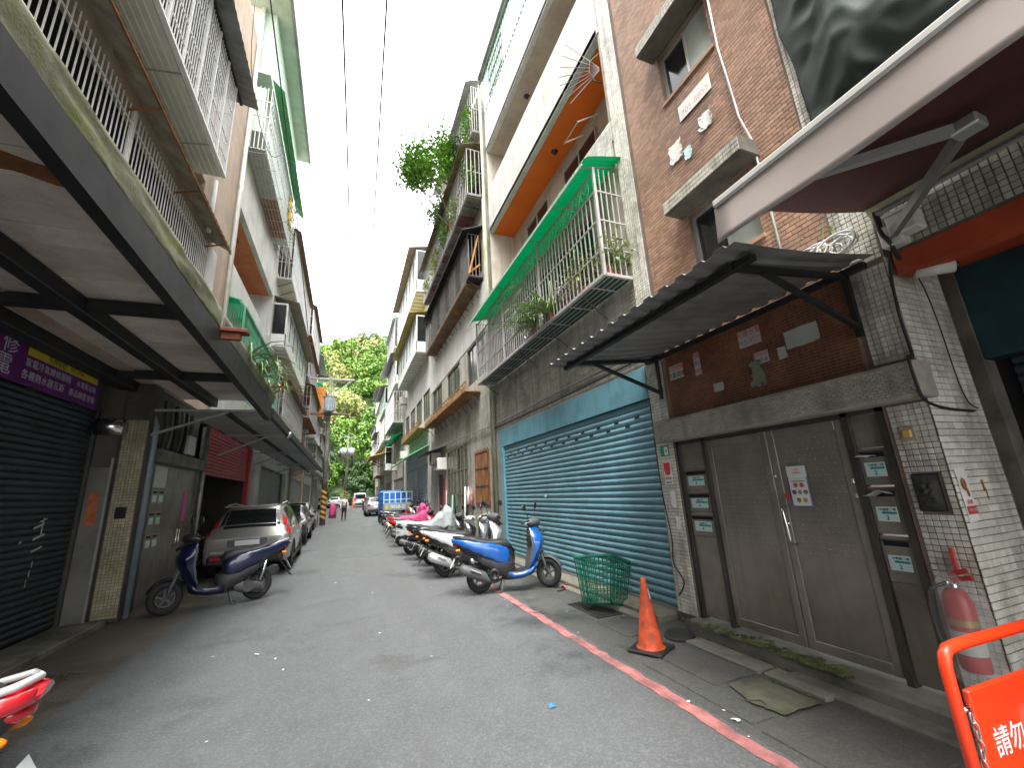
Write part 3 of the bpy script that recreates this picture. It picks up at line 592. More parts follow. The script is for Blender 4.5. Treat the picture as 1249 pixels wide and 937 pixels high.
# ---------------------------------------------------------------- corrugated awning over the double door
ca = wthing('corrugated_awning', 'grey corrugated metal awning on dark brackets over the steel double door', 'awning', (4.0, 3.2, 3.3))
cs = MB(); corr(cs, (2.38, 1.74, 3.27), (1.62, 0, .19), (0, 2.92, -.02), 15, .026, (0, 0, 1), 4, .03); cs.build('roof_sheet', GREYM, ca, solid=.003)
MB().bar((2.62, 1.80, 3.235), (2.62, 4.60, 3.225), .06, .05).build('front_rail', DARKM, ca)
MB().bar((3.95, 1.80, 3.39), (3.95, 4.60, 3.385), .06, .05).build('wall_rail', DARKM, ca)
for y in (1.98, 4.42):
    MB().bar((2.55, y, 3.235), (3.99, y, 3.375), .045).build('rafter', DARKM, ca)
    MB().bar((2.95, y, 3.26), (3.99, y, 2.90), .04).build('bracket_strut', DARKM, ca)
    MB().bar((3.985, y, 2.82), (3.985, y, 3.40), .045).build('bracket_post', DARKM, ca)
# ---------------------------------------------------------------- neighbouring shop at the corner (Y < 1.69)
b0 = wthing('shop_building', 'shop building with a tiled band, red beam and recessed dark shutter', 'building', (4.0, 0, 0))
MB().box(4.02, 9, -8, 1.64, 3.40, 14.5).box(4.77, 9, 1.60, 1.687, 0, 3.4).box(5.15, 9, -8, 1.64, 3.0, 3.40).build('wall', GROUT, b0)
MB().box(4.02, 4.20, -8, 1.64, 3.22, 3.397).build('beam', REDB, b0)
tb = MB(); tiles_x(tb, 4.02, -1.5, 1.63, 3.42, 14, .048, .048, .006, .010); tb.build('band_tiles', TILEG, b0, kind='stuff')
MB().box(4.203, 5.15, -8, 1.64, 3.36, 3.397).build('soffit', REDB, b0)
MB().box(4.80, 5.15, -8, 1.64, 2.55, 3.355).build('shutter_housing', TEALH, b0)
sm = slat_mesh(.085, 9.5, .018, TEALD)
for i in range(30): inst('shutter_slat', sm, b0, (4.95, -8, .05+i*.084))
MB().box(4.97, 5.0, -8, 1.64, 0, 2.55).build('shutter_backing', VOID, b0)
MB().tube([(4.55, .55, 3.36), (4.55, .50, 2.2)], .035, 8).build('hanging_pipe', GALV, b0, True)
# retractable awning
ra = wthing('retractable_awning', 'retractable awning with taupe valance and maroon underside over the corner shop', 'awning', (3.95, 0, 3.7))
VX = 2.2
MB().grid(lambda u, v: (3.90-1.68*u, -6+7.68*v, 3.80-.33*u-.03*sin(pi*u)), 6, 12).build('canopy', MAROON, ra, True, solid=.004)
MB().grid(lambda u, v: (VX-.012*sin(v*40)*u-.02*u, -6+7.70*v, 3.455-.26*u-.012*sin(v*9)*u), 6, 60).build('valance', VALANCE, ra, True, solid=.003)
MB().bbox(VX-.02, VX+.05, -6, 1.70, 3.455, 3.51, .012).build('front_bar', PVC, ra)
MB().tube([(3.93, 1.66, 3.78), (3.93, -6, 3.80)], .055, 12).build('roller', M('cream_roller', (.46, .42, .30), .6, dirt=(.2, .18, .1), damt=.6, ds=4), ra, True)
MB().bbox(3.86, 3.885, -6, 1.6, 3.70, 3.73, .004).build('wall_rail', GALV, ra)
el = (3.05, .78, 3.50)
MB().tube([(3.93, 1.58, 3.50), el], [.03, .03], 4, True, 1.5).build('arm', GALV, ra)
MB().tube([el, (2.26, 1.55, 3.44)], [.03, .026], 4, True, 1.4).build('arm', ALU, ra)
MB().bbox(2.99, 3.11, .72, .84, 3.46, 3.53, .01).build('elbow_joint', ALU, ra)
MB().bbox(3.90, 4.02, 1.50, 1.64, 3.42, 3.60, .01).build('wall_mount', PVC, ra)
# dark tarpaulin bundled on the facade above the awning
rr = random.Random(17)
def tarp(u, v):
    q = Vector((u*3.4, v*4.2, 3.7)); f = mnoise.noise(q*.8)*.7+abs(mnoise.noise(q*1.3+Vector((5, 1, 0))))*.6-abs(mnoise.noise(q*2.7))*.28
    y = 1.98-.12*v-2.6*u+.05*mnoise.noise(Vector((0, v*6, 1))); z = 7.6-3.4*v+.05*sin(u*13)
    return (4.0-max(.02, (.14+.24*f)*(.25+.9*min(1, u*6))), y, z)
tpn = MB().grid(tarp, 90, 90).build('tarpaulin', TARPG, None, True, solid=.006); top(tpn, 'dark green tarpaulin draped in folds on the facade above the taupe awning', 'tarpaulin')
# meter box, camera, cable clutter at the corner
mt = wthing('junction_box', 'cream junction box below the awning mount at the tiled corner', 'junction box', (4.0, 1.5, 3.45)); MB().bbox(3.86, 4.0, 1.38, 1.56, 3.47, 3.64, .012).build('box', PVC, mt); MB().bbox(3.85, 4.0, 1.37, 1.57, 3.645, 3.665, .006).build('lid', PVC, mt)
cm = wthing('security_camera', 'small white security camera under the red beam at the tiled corner', 'camera', (4.1, 1.5, 3.2)); MB().tube([(4.12, 1.58, 3.22), (4.25, 1.40, 3.20)], [.045, .05], 12).build('body', PVC, cm, True); MB().tube([(4.25, 1.40, 3.20), (4.262, 1.385, 3.198)], .03, 10).build('lens', BLACKG, cm, True); MB().tube([(4.16, 1.53, 3.24), (4.16, 1.53, 3.36)], .012, 6).build('mount', PVC, cm)
cb = MB(); rr = random.Random(31)
for i in range(9):
    c = Vector((3.80+rr.uniform(-.1, .05), 1.90+rr.uniform(-.1, .25), 3.55+rr.uniform(-.03, .06))); r = rr.uniform(.08, .17); ax = rr.uniform(-.5, .5); pts = []
    for k in range(15): t = 2*pi*k/14*rr.uniform(.95, 1.0); pts.append(c+Vector((r*.3*sin(t+ax), r*cos(t), r*.75*sin(t))))
    cb.tube(pts, .007 if i % 2 else .010, 5, False)
o = cb.build('cable_coil', CABLEW, None, True); top(o, 'tangled coils of white and grey cable above the corrugated awning', 'cable')
def cable(name, label, pts, r, mat, cat='cable', group=None):
    P = [Vector(p) for p in pts]; out = []
    for i in range(len(P)-1):
        a = P[max(0, i-1)]; b = P[i]; c = P[i+1]; d = P[min(len(P)-1, i+2)]
        for k in range(5):
            t = k/5; out.append(.5*((2*b)+(-a+c)*t+(2*a-5*b+4*c-d)*t*t+(-a+3*b-3*c+d)*t**3))
    out.append(P[-1]); o = MB().tube(out, r, 5).build(name, mat, None, True); return top(o, label, cat, group)
cable('cable', 'black cable running down the edge of the tiled corner pillar', [(3.99, 1.60, 3.5), (3.985, 1.66, 3.3), (3.98, 1.69, 2.9), (3.975, 1.685, 2.55), (3.83, 1.65, 2.52), (3.82, 1.64, 2.24), (3.98, 1.675, 2.18), (4.2, 1.665, 2.14), (4.55, 1.665, 2.13)], .011, CABLE)
cable('cable', 'thin black cable hanging across the white tiled side wall', [(4.05, 1.62, 3.35), (4.2, 1.6, 3.2), (4.42, 1.655, 2.9), (4.45, 1.662, 2.4), (4.5, 1.662, 2.2), (4.62, 1.662, 2.15)], .005, CABLE)
cable('cable', 'black cable bunch drooping at the awning mount', [(3.9, 1.62, 3.75), (3.86, 1.60, 3.55), (3.9, 1.58, 3.45), (4.0, 1.60, 3.35), (4.06, 1.6, 3.33)], .016, CABLE)
cable('cable', 'grey cable hanging down the pillar beside the blue shutter', [(3.97, 4.66, 2.9), (3.96, 4.66, 2.1), (3.965, 4.65, 1.5), (3.97, 4.60, 1.0), (3.97, 4.63, .7), (3.98, 4.50, .5), (3.98, 4.62, .32)], .008, CABLE)
vn = MB(); rr = random.Random(6)
leaves(vn, [(3.94+rr.uniform(-.03, .03), 2.02+rr.uniform(-.15, .2), 3.78+rr.uniform(-.12, .14)) for _ in range(14)], .045, rng=rr); vn.tube([(3.97, 2.1, 3.5), (3.95, 2.06, 3.7), (3.94, 2.0, 3.95)], .004, 4)
top(vn.build('creeper', LEAFY, None), 'small yellow-green creeper among the cable coils', 'plant')

# ================================================================= blue shutter building (Y 4.70 - 11.45)
b2 = wthing('apartment_building', 'apartment building with wide blue roller shutter, orange balcony soffit and green-roofed cage', 'building', (4.0, 8, 0))
wl = MB(); wall_x(wl, 4.02, 4.2, 4.70, 11.45, 3.38, 7.85, [(5.6, 10.9, 5.15, 6.7)]); wl.box(4.85, 5.0, 4.70, 11.45, 7.85, 16); wl.box(4.2, 9, 11.25, 11.45, 0, 16)
wl.box(4.02, 4.85, 11.2, 11.248, 7.9, 16).box(4.02, 4.85, 4.705, 4.78, 7.9, 16)
wl.build('wall', PAINTC, b2)
MB().box(4.62, 4.66, 4.72, 11.2, 3.4, 7.8).build('inner_wall', VOID, b2)
for i in range(3): window(b2, 1, 4.10, 5.65+i*1.75, 7.25+i*1.75, 5.2, 6.65, ALU, GLASSD, 2)
sp = MB(); tiles_x(sp, 4.02, 4.72, 11.44, 3.42, 4.85, .235, .062, .006, .010, stagger=True); sp.build('spandrel_tiles', TILEG, b2, kind='stuff')
sp2 = MB(); tiles_x(sp2, 4.0, 4.74, 11.2, 6.9, 7.85, .05, .05, .006, .008); sp2.build('white_tiles', TILEW, b2, kind='stuff')
# balcony slabs and parapets
MB().box(4.0, 4.14, 4.72, 11.2, 9.92, 11.48).box(4.0, 4.85, 4.78, 11.2, 9.93, 10.06).build('parapet', PAINTW, b2)
MB().box(4.143, 4.85, 5.0, 11.195, 9.905, 9.928).build('soffit', ORANGE, b2)
MB().box(4.0, 4.14, 4.72, 11.2, 13.10, 14.70).box(4.0, 4.85, 4.78, 11.2, 13.12, 13.25).build('parapet', PAINTW, b2)
MB().box(4.143, 4.85, 4.8, 11.195, 13.09, 13.115).build('soffit', BEIGES, b2)
MB().box(4.0, 4.10, 4.72, 11.2, 7.45, 7.86).build('parapet_cap', PAINTW, b2)
for z, n in ((9.5, 8.4), (12.7, 11.7)):
    for i in range(2): window(b2, 1, 4.80, 6.2+i*2.4, 7.7+i*2.4, n-.2, z, ALU, GLASSD, 2)
ow_ = MB()   # opened awning window on the orange balcony
for q in ((5.80, 5.84, 0, 1), (6.36, 6.40, 0, 1), (5.84, 6.36, 0, .08), (5.84, 6.36, .92, 1)):
    ow_.add([(4.62-.55*t, y, 9.35-.40*t) for t in (q[2], q[3]) for y in (q[0], q[1])]+[(4.62-.55*t+.02, y, 9.35-.40*t+.03) for t in (q[2], q[3]) for y in (q[0], q[1])], [(0, 1, 3, 2), (4, 6, 7, 5), (0, 4, 5, 1), (2, 3, 7, 6), (0, 2, 6, 4), (1, 5, 7, 3)])
ow_.build('open_window', PVC, b2)
for y, z in ((7.5, 9.885), (8.8, 13.07)): MB().lathe([(.001, -.06), (.05, -.05), (.06, 0), (.09, .015)], (4.5, y, z), 'z', 12).build('ceiling_lamp', BLACKG, b2, True)
cg = MB(); corr(cg, (4.0, 4.75, 14.70), (0, 0, 1.6), (0, 6.4, 0), 40, .03, (-1, 0, 0)); cg.build('corrugated_cladding', GREENCOR, b2, solid=.003)
MB().bbox(3.80, 4.9, 4.7, 11.3, 16.3, 16.42, .02).build('roof_edge', GREYM, b2)
ctf = MB().tube([(3.93, 4.7, 16.28), (3.93, 11.4, 16.28)], .05, 8).build('gutter_pipe', GREYM, b2, True)
bars_x(b2, GRILLD, 3.96, 9.2, 10.5, 14.8, 15.9, .16, .02, (14.8, 15.4, 15.9))
# anti-climb spikes by the brown pillar
sk = wthing('spike_fan', 'black iron spike fan fixed at the end of the orange balcony', 'spikes', (3.98, 4.75, 9.3))
MB().tube([(3.97, 4.74, 8.70), (3.84, 4.80, 8.78), (3.78, 4.84, 9.0), (3.82, 4.82, 9.25), (3.97, 4.74, 9.40)], .010, 6).build('ring', BLACK, sk, True)
for i in range(8):
    t = i/7; MB().bar((3.95, 4.76, 9.02+.06*t), (3.42+.12*abs(t-.5), 5.10+.2*sin(pi*t), 8.45+1.45*t), .009).build('spike', BLACK, sk)
# ground floor: header, jambs, roller shutter
sh = wthing('roller_shutter', 'wide closed blue roller shutter with blue header panel', 'roller shutter', (4.0, 7.8, .1))
MB().bbox(3.985, 4.02, 4.705, 11.12, 2.90, 3.37, .006).build('header', BLUEP, sh)
MB().bbox(3.975, 4.06, 10.86, 11.06, .10, 2.895, .006).build('jamb', BLUEP, sh)
MB().box(4.02, 4.06, 4.70, 4.73, .10, 2.895).build('guide_rail', GALV, sh)
sm = slat_mesh(.0985, 6.13, .024, BLUES)
for i in range(28): inst('shutter_slat', sm, sh, (4.05, 4.73, .14+i*.0985))
MB().box(4.065, 4.10, 4.7, 10.9, .10, 2.92).build('backing', VOID, sh)
bx('bottom_rail', GALV, sh, 4.02, 4.06, 4.73, 10.86, .10, .138)
vs_ = MB().box(-.006, 0, 0, .11, 0, .028).mesh('vent_slot', VOID)
for r in range(2):
    for i in range(11): inst('vent_slot', vs_, sh, (4.028, 5.0+i*.53+r*.25, 2.63-r*.0985+.032))
sheet_x('paper_scrap', 'tiny white paper scrap stuck on a slat of the blue shutter', 'paper', 4.022, 8.35, 8.47, 1.53, 1.58, PAPER, .004, .006, seed=6)
MB().box(4.0, 9, 11.06, 11.45, 0, 3.38).build('pier', GREYW, b2)
dp = MB().tube([(3.93, 11.43, .05), (3.93, 11.43, 16.3)], .055, 10).build('downpipe', PVCG, None, True); top(dp, 'mossy grey-green downpipe between the blue shutter building and its neighbour', 'pipe')
dp = MB().tube([(3.94, 11.60, .05), (3.94, 11.60, 11.5)], .04, 8).build('downpipe', PVCG, None, True); top(dp, 'thin stained downpipe beside the mossy downpipe', 'pipe')
cable('conduit', 'dark conduit running along the tiled spandrel above the blue header', [(3.97, 4.75, 3.60), (3.96, 7, 3.62), (3.96, 9.5, 3.60), (3.96, 11.5, 3.62), (3.95, 16, 3.75), (3.95, 21, 3.85)], .022, GALV)
cable('conduit', 'second thin conduit below the tiled spandrel', [(3.97, 4.75, 3.50), (3.96, 8, 3.47), (3.96, 11.5, 3.50)], .014, CABLE)
# ---------------------------------------------------------------- balcony cage with green roof
cg = wthing('balcony_cage', 'pale barred balcony cage with green plastic roof above the blue shutter', 'cage', (3.75, 8, 4.8))
y0, y1, xf, zb, zt = 4.69, 11.35, 3.49, 4.83, 6.72
bars_x(cg, GRILLG, xf, y0+.05, y1-.05, zb, 6.30, .127, .016, (5.22, 5.75, 6.28))
bars_y(cg, GRILLG, y0, xf, 3.99, zb, zt, 5, .016, (5.25, 5.75, 6.28)); bars_y(cg, GRILLB, y1, xf, 3.99, zb, zt, 5, .016, (5.25, 5.75))
for y in (y0, 6.9, 9.1, y1): MB().bbox(xf-.022, xf+.022, y-.022, y+.022, zb-.03, zt, .004).build('post', GRILLG, cg)
MB().bbox(xf-.03, xf+.03, y0-.02, y1+.02, zb-.06, zb, .005).bbox(xf, 3.99, y0-.02, y0+.03, zb-.058, zb-.004, .005).bbox(xf, 3.99, y1-.03, y1+.02, zb-.058, zb-.004, .005).build('bottom_frame', GRILLG, cg)
for i in range(1, 5): x = xf+(3.99-xf)*i/5; bx('floor_bar', GRILLG, cg, x-.008, x+.008, y0, y1, zb-.05, zb-.034)
for i in range(9): y = y0+.4+i*.74; bx('cross_bar', GRILLG, cg, xf, 3.99, y-.01, y+.01, zb-.066, zb-.052)
MB().box(xf+.03, 3.99, y0+.05, y1-.05, zb-.03, zb-.02).build('floor_tray', M('dark_green_tray', (.012, .06, .05), .6), cg)
for i in range(5): y = 5.4+i*1.4; MB().bar((xf+.02, y, zb-.07), (3.98, y, zb-.42), .022).build('support_strut', GRILLD, cg)
sc = MB(); n = 22
for i in range(n):
    yc = y0+.15+(y1-y0-.3)*(i+.5)/n; r = (y1-y0)/n*.42
    sc.tube([(xf, yc+r*cos(t), 6.47+.15*sin(t)) for t in [2*pi*k/12 for k in range(13)]], .007, 4, False)
    sc.tube([(xf, yc-r+.02, 6.62), (xf, yc, 6.42), (xf, yc+r-.02, 6.62)], .006, 4, False)
sc.build('scrollwork', GRILLG, cg, True); bx('rail', GRILLG, cg, xf-.012, xf+.012, y0, y1, 6.63, 6.655)
gr_ = MB(); prof = [(3.22, 6.60), (3.25, 6.70), (3.34, 6.78), (3.6, 6.86), (4.0, 6.96)]
def roofp(u, v):
    k = u*(len(prof)-1); i = min(int(k), len(prof)-2); f = k-i; y = y0-.12+(y1-y0+.2)*v
    return (prof[i][0]*(1-f)+prof[i+1][0]*f, y, prof[i][1]*(1-f)+prof[i+1][1]*f+.012*sin(y*2*pi/.076))
gr_.grid(roofp, 8, 420); gr_.build('roof_sheet', GREENP, cg, True, solid=.002)
for i in range(7): y = y0+.1+i*1.08; MB().tube([(x, y, z-.02) for x, z in prof], .012, 5).build('roof_rib', GRILLG, cg)
bx('roof_rail', ALU, cg, 3.205, 3.225, y0-.12, y1+.08, 6.585, 6.605)
# potted plants inside the cage
def pot_plant(label, x, y, z, h, kind, seed, group='potted plants in the green-roofed cage'):
    rg = random.Random(seed); t = wthing('potted_plant', label, 'plant', (x, y, z), group); r = .07+.02*rg.random()
    MB().lathe([(.001, 0), (r*.75, 0), (r, .14), (r*1.1, .14), (r*1.1, .16), (r*.95, .16), (r*.9, .13), (.001, .13)], (x, y, z), 'z', 14).build('pot', POT, t, True, sharp=40)
    mb = MB()
    if kind == 'strap': blades(mb, (x, y, z+.15), 60, h, rg, 1.0, .018, .9, (-.6, 0, 0)); mat = STRAP
    else:
        leaves(mb, [(x+rg.gauss(0, h*.22), y+rg.gauss(0, h*.3), z+.15+h*.5+rg.gauss(0, h*.22)) for _ in range(300)], .085, rng=rg)
        mat = {'green': LEAF, 'yellow': LEAFY, 'pale': LEAFP, 'flower': FLOWER}[kind]
    mb.build('foliage', mat, t); return t
zz = zb-.02
for lb, x, y, h, k in (('red-potted plant with pale leaves at the open end of the green-roofed cage', 3.66, 4.83, .55, 'pale'), ('dark green potted plant beside the pale-leaved one in the green-roofed cage', 3.84, 4.90, .5, 'green'), ('bright yellow-green bushy potted plant in the green-roofed cage', 3.60, 5.45, .62, 'yellow'), ('white-flowering potted plant in the green-roofed cage', 3.64, 6.0, .6, 'flower'), ('arching strap-leaved plant spilling out through the cage bars', 3.54, 6.55, 1.15, 'strap'), ('pale speckled potted plant behind the strap-leaved one', 3.7, 6.9, .6, 'pale'), ('second strap-leaved plant spilling lower out of the cage', 3.54, 7.3, 1.0, 'strap'), ('small white-flowering plant near the middle of the cage', 3.66, 7.8, .5, 'flower')):
    pot_plant(lb, x, y, zz, h, k, int(y*100))
# ================================================================= LEFT SIDE, building with the dark shutter and boarded canopy (Y < 12.4)
LX = -3.35
a1 = wthing('apartment_building', 'tan apartment building with barred balcony above the boarded canopy and dark shutter', 'building', (LX, 6, 0))
wl = MB(); wall_x(wl, LX, LX-.2, -8, 12.33, 3.95, 16.5, [(-6, 10.75, 4.45, 7.75), (2.2, 9.0, 8.75, 10.9), (9.35, 10.0, 8.1, 9.0), (9.6, 10.5, 11.3, 12.6)]); wl.box(-9, LX-.2, 12.1, 12.33, 0, 16.5).box(-9, LX-.2, -8, 12.1, 16.2, 16.5)
wl.build('wall', PINKW, a1)
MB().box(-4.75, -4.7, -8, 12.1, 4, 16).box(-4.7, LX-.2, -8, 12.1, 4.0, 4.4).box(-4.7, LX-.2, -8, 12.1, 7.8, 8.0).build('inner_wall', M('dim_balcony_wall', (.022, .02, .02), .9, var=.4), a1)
MB().bbox(LX-.03, LX+.02, 10.78, 11.38, 4.4, 7.9, .006).build('white_panel', PAINTW, a1)
for i in range(4): window(a1, -1, -4.66, 2.3+i*2.1, 4.1+i*2.1, 5.2, 7.3, GRILLD, GLASSD, 2)
window(a1, -1, LX-.06, 9.6, 10.5, 11.3, 12.6, ALU, GLASSD, 2)
gl = wthing('window_grille', 'cream barred grille across the dark balcony above the mossy canopy edge', 'grille', (LX, 7, 4.4))
bars_x(gl, GRILLW, LX+.015, 2.2, 10.72, 4.35, 7.78, .11, .014, (4.75, 5.35, 6.6, 7.5)); bx('thick_bar', GRILLW, gl, LX-.02, LX+.03, 6.86, 6.93, 4.35, 7.78)
aw = wthing('window_awning', 'rust-edged corrugated strip awning over the cream barred grille', 'awning', (LX, 6, 7.8))
c_ = MB(); corr(c_, (LX, -2, 8.02), (.43, 0, -.22), (0, 12.95, 0), 62, .022, (0, 0, 1)); c_.build('roof_sheet', M('stained_awning', (.34, .31, .25), .8, var=.2, dirt=(.15, .11, .07), damt=.6, ds=2, bump=.1), aw, solid=.004)
MB().bbox(LX+.40, LX+.43, -2, 10.95, 7.74, 7.775, .004).build('rusty_edge', RUST, aw)
for i in range(6): y = 1+i*1.9; MB().bar((LX+.01, y, 7.62), (LX+.40, y, 7.75), .025).build('bracket', RUST, aw)
# third floor cage
c3 = wthing('balcony_cage', 'white dense-barred balcony cage with pale panelled underside on the tan building', 'cage', (-3, 6, 8.6))
bars_x(c3, GRILLW, -2.75, 1.5, 9.1, 8.60, 10.95, .085, .013, (8.95, 9.4, 10.2, 10.6), rt=.02)
for i in range(13): y = 1.5+7.6*i/12; bx('post', GRILLW, c3, -2.765, -2.725, y-.022, y+.022, 8.57, 10.97)
bars_y(c3, GRILLW, 9.1, LX, -2.75, 8.60, 10.95, 6, .013, (8.95, 9.4, 10.2, 10.6)); bx('bottom_rail', GRILLW, c3, -2.79, -2.71, 1.5, 9.13, 8.54, 8.60)
for i in range(13): MB().bbox(-3.34, -2.80, 1.52+i*.584, 2.096+i*.584, 8.535, 8.56, .004).build('floor_panel', PALEPAN, c3)
for i in range(5): x = -3.3+i*.1; bx('floor_bar', GRILLW, c3, x-.008, x+.008, 1.5, 9.1, 8.515, 8.53)
for i in range(5): y = 2.2+i*1.5; MB().bar((-2.78, y, 8.53), (-3.3, y, 8.44), .02).build('support_strut', GALV, c3)
c_ = MB(); corr(c_, (LX, .5, 11.22), (.95, 0, -.20), (0, 9.15, 0), 46, .025, (0, 0, 1)); c_.build('roof_sheet', GREYM, c3, solid=.004)
bx('roof_rail', DARKM, c3, -2.78, -2.72, .6, 9.6, 10.99, 11.03)
dp = MB().tube([(LX+.07, 12.36, 3.9), (LX+.07, 12.36, 10.6), (LX+.09, 12.36, 10.7), (LX+.07, 12.36, 10.8), (LX+.07, 12.36, 18.2)], .06, 10).build('downpipe', PVC, None, True); top(dp, 'white downpipe on the tan strip between the two left-hand buildings', 'pipe')
dp = MB().tube([(LX+.1, 10.3, 7.9), (LX+.1, 10.3, 9.3)], .05, 8).build('downpipe', PVC, None, True); top(dp, 'short white pipe standing beside the panelled cage underside', 'pipe')
cable('cable', 'black cable looping down past the white cage on the tan building', [(-3.2, 11.0, 18), (-3.1, 11.2, 14), (-2.7, 12.3, 12.2), (-2.5, 13.5, 13.2)], .012, CABLE)
# ---------------------------------------------------------------- canopy of boards and dark beams
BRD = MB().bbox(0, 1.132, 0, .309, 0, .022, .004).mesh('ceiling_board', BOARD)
cp = wthing('shop_canopy', 'boarded street canopy on dark steel beams with a mossy concrete edge', 'canopy', (-2.6, 4, 3.5))
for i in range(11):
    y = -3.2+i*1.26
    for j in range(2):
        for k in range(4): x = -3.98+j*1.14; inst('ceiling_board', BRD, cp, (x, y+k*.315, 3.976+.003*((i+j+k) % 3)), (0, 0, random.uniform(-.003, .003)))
MB().loft([[(-1.78, y, a), (-1.67, y, a), (-1.67, y, b_), (-1.78, y, b_)] for y, a, b_ in ((-4, 3.86, 4.09), (2.4, 3.78, 4.06), (10.55, 3.52, 3.95))]).build('front_beam', DARKM, cp)
MB().bbox(-2.86, -2.70, -4, 10.55, 3.80, 3.972, .01).build('middle_beam', DARKM, cp); MB().bbox(-3.84, -3.60, -4, 9.6, 3.80, 3.972, .01).build('inner_beam', DARKM, cp)
for y in (-.2, 2.6, 5.5, 8.4): MB().bbox(-3.60, -2.86, y-.06, y+.06, 3.84, 3.971, .008).bbox(-2.70, -1.78, y-.06, y+.06, 3.84, 3.971, .008).build('cross_beam', DARKM, cp)
def mossf(u, v):
    y = -4+10.25*v; n_ = mnoise.noise(Vector((0, y*1.7, u*2)))+.5*mnoise.noise(Vector((3, y*5, u*4)))
    return (-1.70+.018*n_, y, 4.055+.27*u+(.018*n_ if u > .9 else .01*n_))
MB().grid(mossf, 8, 140).build('mossy_edge', MOSSW, cp, True, solid=.035)
MB().box(-3.3, -1.74, -4, 10.5, 4.02, 4.10).build('canopy_deck', CONC, cp)
MB().grid(lambda u, v: (-1.70+.04*u*v, 6.4+4.5*v, 4.02-.06*v+.30*u*(1-.35*v)+.02*sin(v*9)*u), 4, 24).build('metal_flashing', M('mossy_flashing', (.16, .155, .12), .7, .2, var=.35, vs=2, dirt=(.09, .10, .03), damt=.7, ds=1.5, bump=.2), cp, True, solid=.006)
MB().bbox(-1.74, -1.36, 6.22, 6.40, 4.00, 4.055, .01).bbox(-1.72, -1.44, 6.27, 6.34, 3.90, 4.0, .01).build('rusty_bracket', M('red_oxide', (.16, .04, .022), .8, var=.3, bump=.3), cp)
rs = MB().grid(lambda u, v: (-2.5+.6*u, 3.1+.22*v+.12*u+.03*sin(u*9), 3.9735), 10, 2).build('rust_stain_patch', RUST, cp)
# second canopy of sheet metal farther along
c2 = wthing('metal_canopy', 'thin sheet-metal canopy on slanted brackets past the boarded canopy', 'canopy', (-2.6, 20, 3.6))
for i in range(8): y = 10.6+i*2.75; MB().bbox(LX+.02, -1.72, y, y+2.73, 3.72+.01*i+.002*(i % 2), 3.745+.01*i, .003).build('roof_panel', M('grey_canopy_sheet', (.32, .34, .34), .55, .1, var=.15, dirt=(.16, .16, .15), damt=.5), c2)
MB().bbox(-1.74, -1.64, 10.6, 32.5, 3.60, 3.82, .01).build('front_edge', DARKM, c2)
bx('long_beam', DARKM, c2, -2.55, -2.47, 10.6, 32.5, 3.64, 3.715)
def bracket(t, y, zr, xt=-1.72, zt=3.62, xr=LX):
    MB().bar((xr, y, zt-.02), (xt, y, zt), .055, .045).build('bracket_arm', GALV, t); MB().bar((xr, y, zr), (xt+-.45, y, zt-.03), .05, .04).build('bracket_strut', GALV, t)
bracket(cp, 9.33, 2.98, -1.75, 3.50, -3.48)
for y, z in ((13.6, 3.05), (18.4, 3.15), (24.2, 3.2), (29.0, 3.2)): bracket(c2, y, z)
MB().tube([(-1.72, 13.55, 3.56), (-1.66, 13.55, 3.54), (-1.62, 13.55, 3.60), (-1.60, 13.55, 3.70)], .045, 8).build('drain_elbow', GALV, c2, True)
# ---------------------------------------------------------------- ground floor, left
a0 = wthing('roller_shutter', 'dark teal roller shutter with white scrawl under the purple sign', 'roller shutter', (-4.05, 4, .07))
sm = slat_mesh(.092, 17, .02, TEALD, 1)
for i in range(36): inst('shutter_slat', sm, a0, (-4.05, -8, .09+i*.092))
MB().box(-4.09, -4.07, -8, 9.1, .05, 3.6).build('backing', VOID, a0)
bx('guide_rail', STEELD, a0, -4.10, -4.0, 9.02, 9.10, .05, 3.45)
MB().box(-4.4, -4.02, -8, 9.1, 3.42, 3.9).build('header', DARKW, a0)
sw = MB(); rr = random.Random(12)
for (y, z, w, h_) in ((8.15, 1.62, .16, .02), (8.05, 1.53, .22, .03), (8.08, 1.38, .24, .035), (8.22, 1.42, .025, .26), (8.1, 1.22, .22, .03), (8.17, 1.02, .02, .1), (8.15, .9, .02, .09), (8.12, .78, .02, .09), (7.82, 1.36, .05, .03)): sw.add([(-4.024, y, z), (-4.024, y+w, z+.05*w/.2), (-4.024, y+w, z+h_+.05*w/.2), (-4.024, y, z+h_)], [(0, 1, 2, 3)])
sw.build('paint_scrawl', PAPERG, a0)
sg = wthing('shop_sign', 'long purple shop sign with yellow strip and pale lettering under the canopy', 'sign', (-3.86, 6.5, 3.3))
MB().bbox(-3.90, -3.85, 3.2, 8.58, 3.33, 3.95, .01).build('board', PURPLE, sg)
MB().box(-3.849, -3.847, 6.85, 8.48, 3.71, 3.82).build('yellow_strip', YELLOW, sg)
for t, y, z, s_, m in (('免費檢修：0933704', 7.66, 3.765, .098, INK), ('家電冷氣維修服務', 7.32, 3.61, .12, SIGNWH), ('水電衛浴裝', 8.2, 3.61, .105, SIGNWH), ('各種熱水器瓦斯', 7.25, 3.45, .125, SIGNWH), ('產品銷售安裝', 8.14, 3.45, .115, SIGNWH), ('修', 6.55, 3.74, .27, SIGNWH), ('電', 6.5, 3.48, .27, SIGNWH), ('水', 6.1, 3.74, .27, SIGNWH), ('行', 6.05, 3.48, .27, SIGNWH)): text('lettering', t, s_, m, sg, frame_left(-3.8465, y, z), .0004)
for i in range(5): bx('bolt', DARKM, sg, -3.9, -3.84, 4.2+i*.95, 4.26+i*.95, 3.28, 3.33)
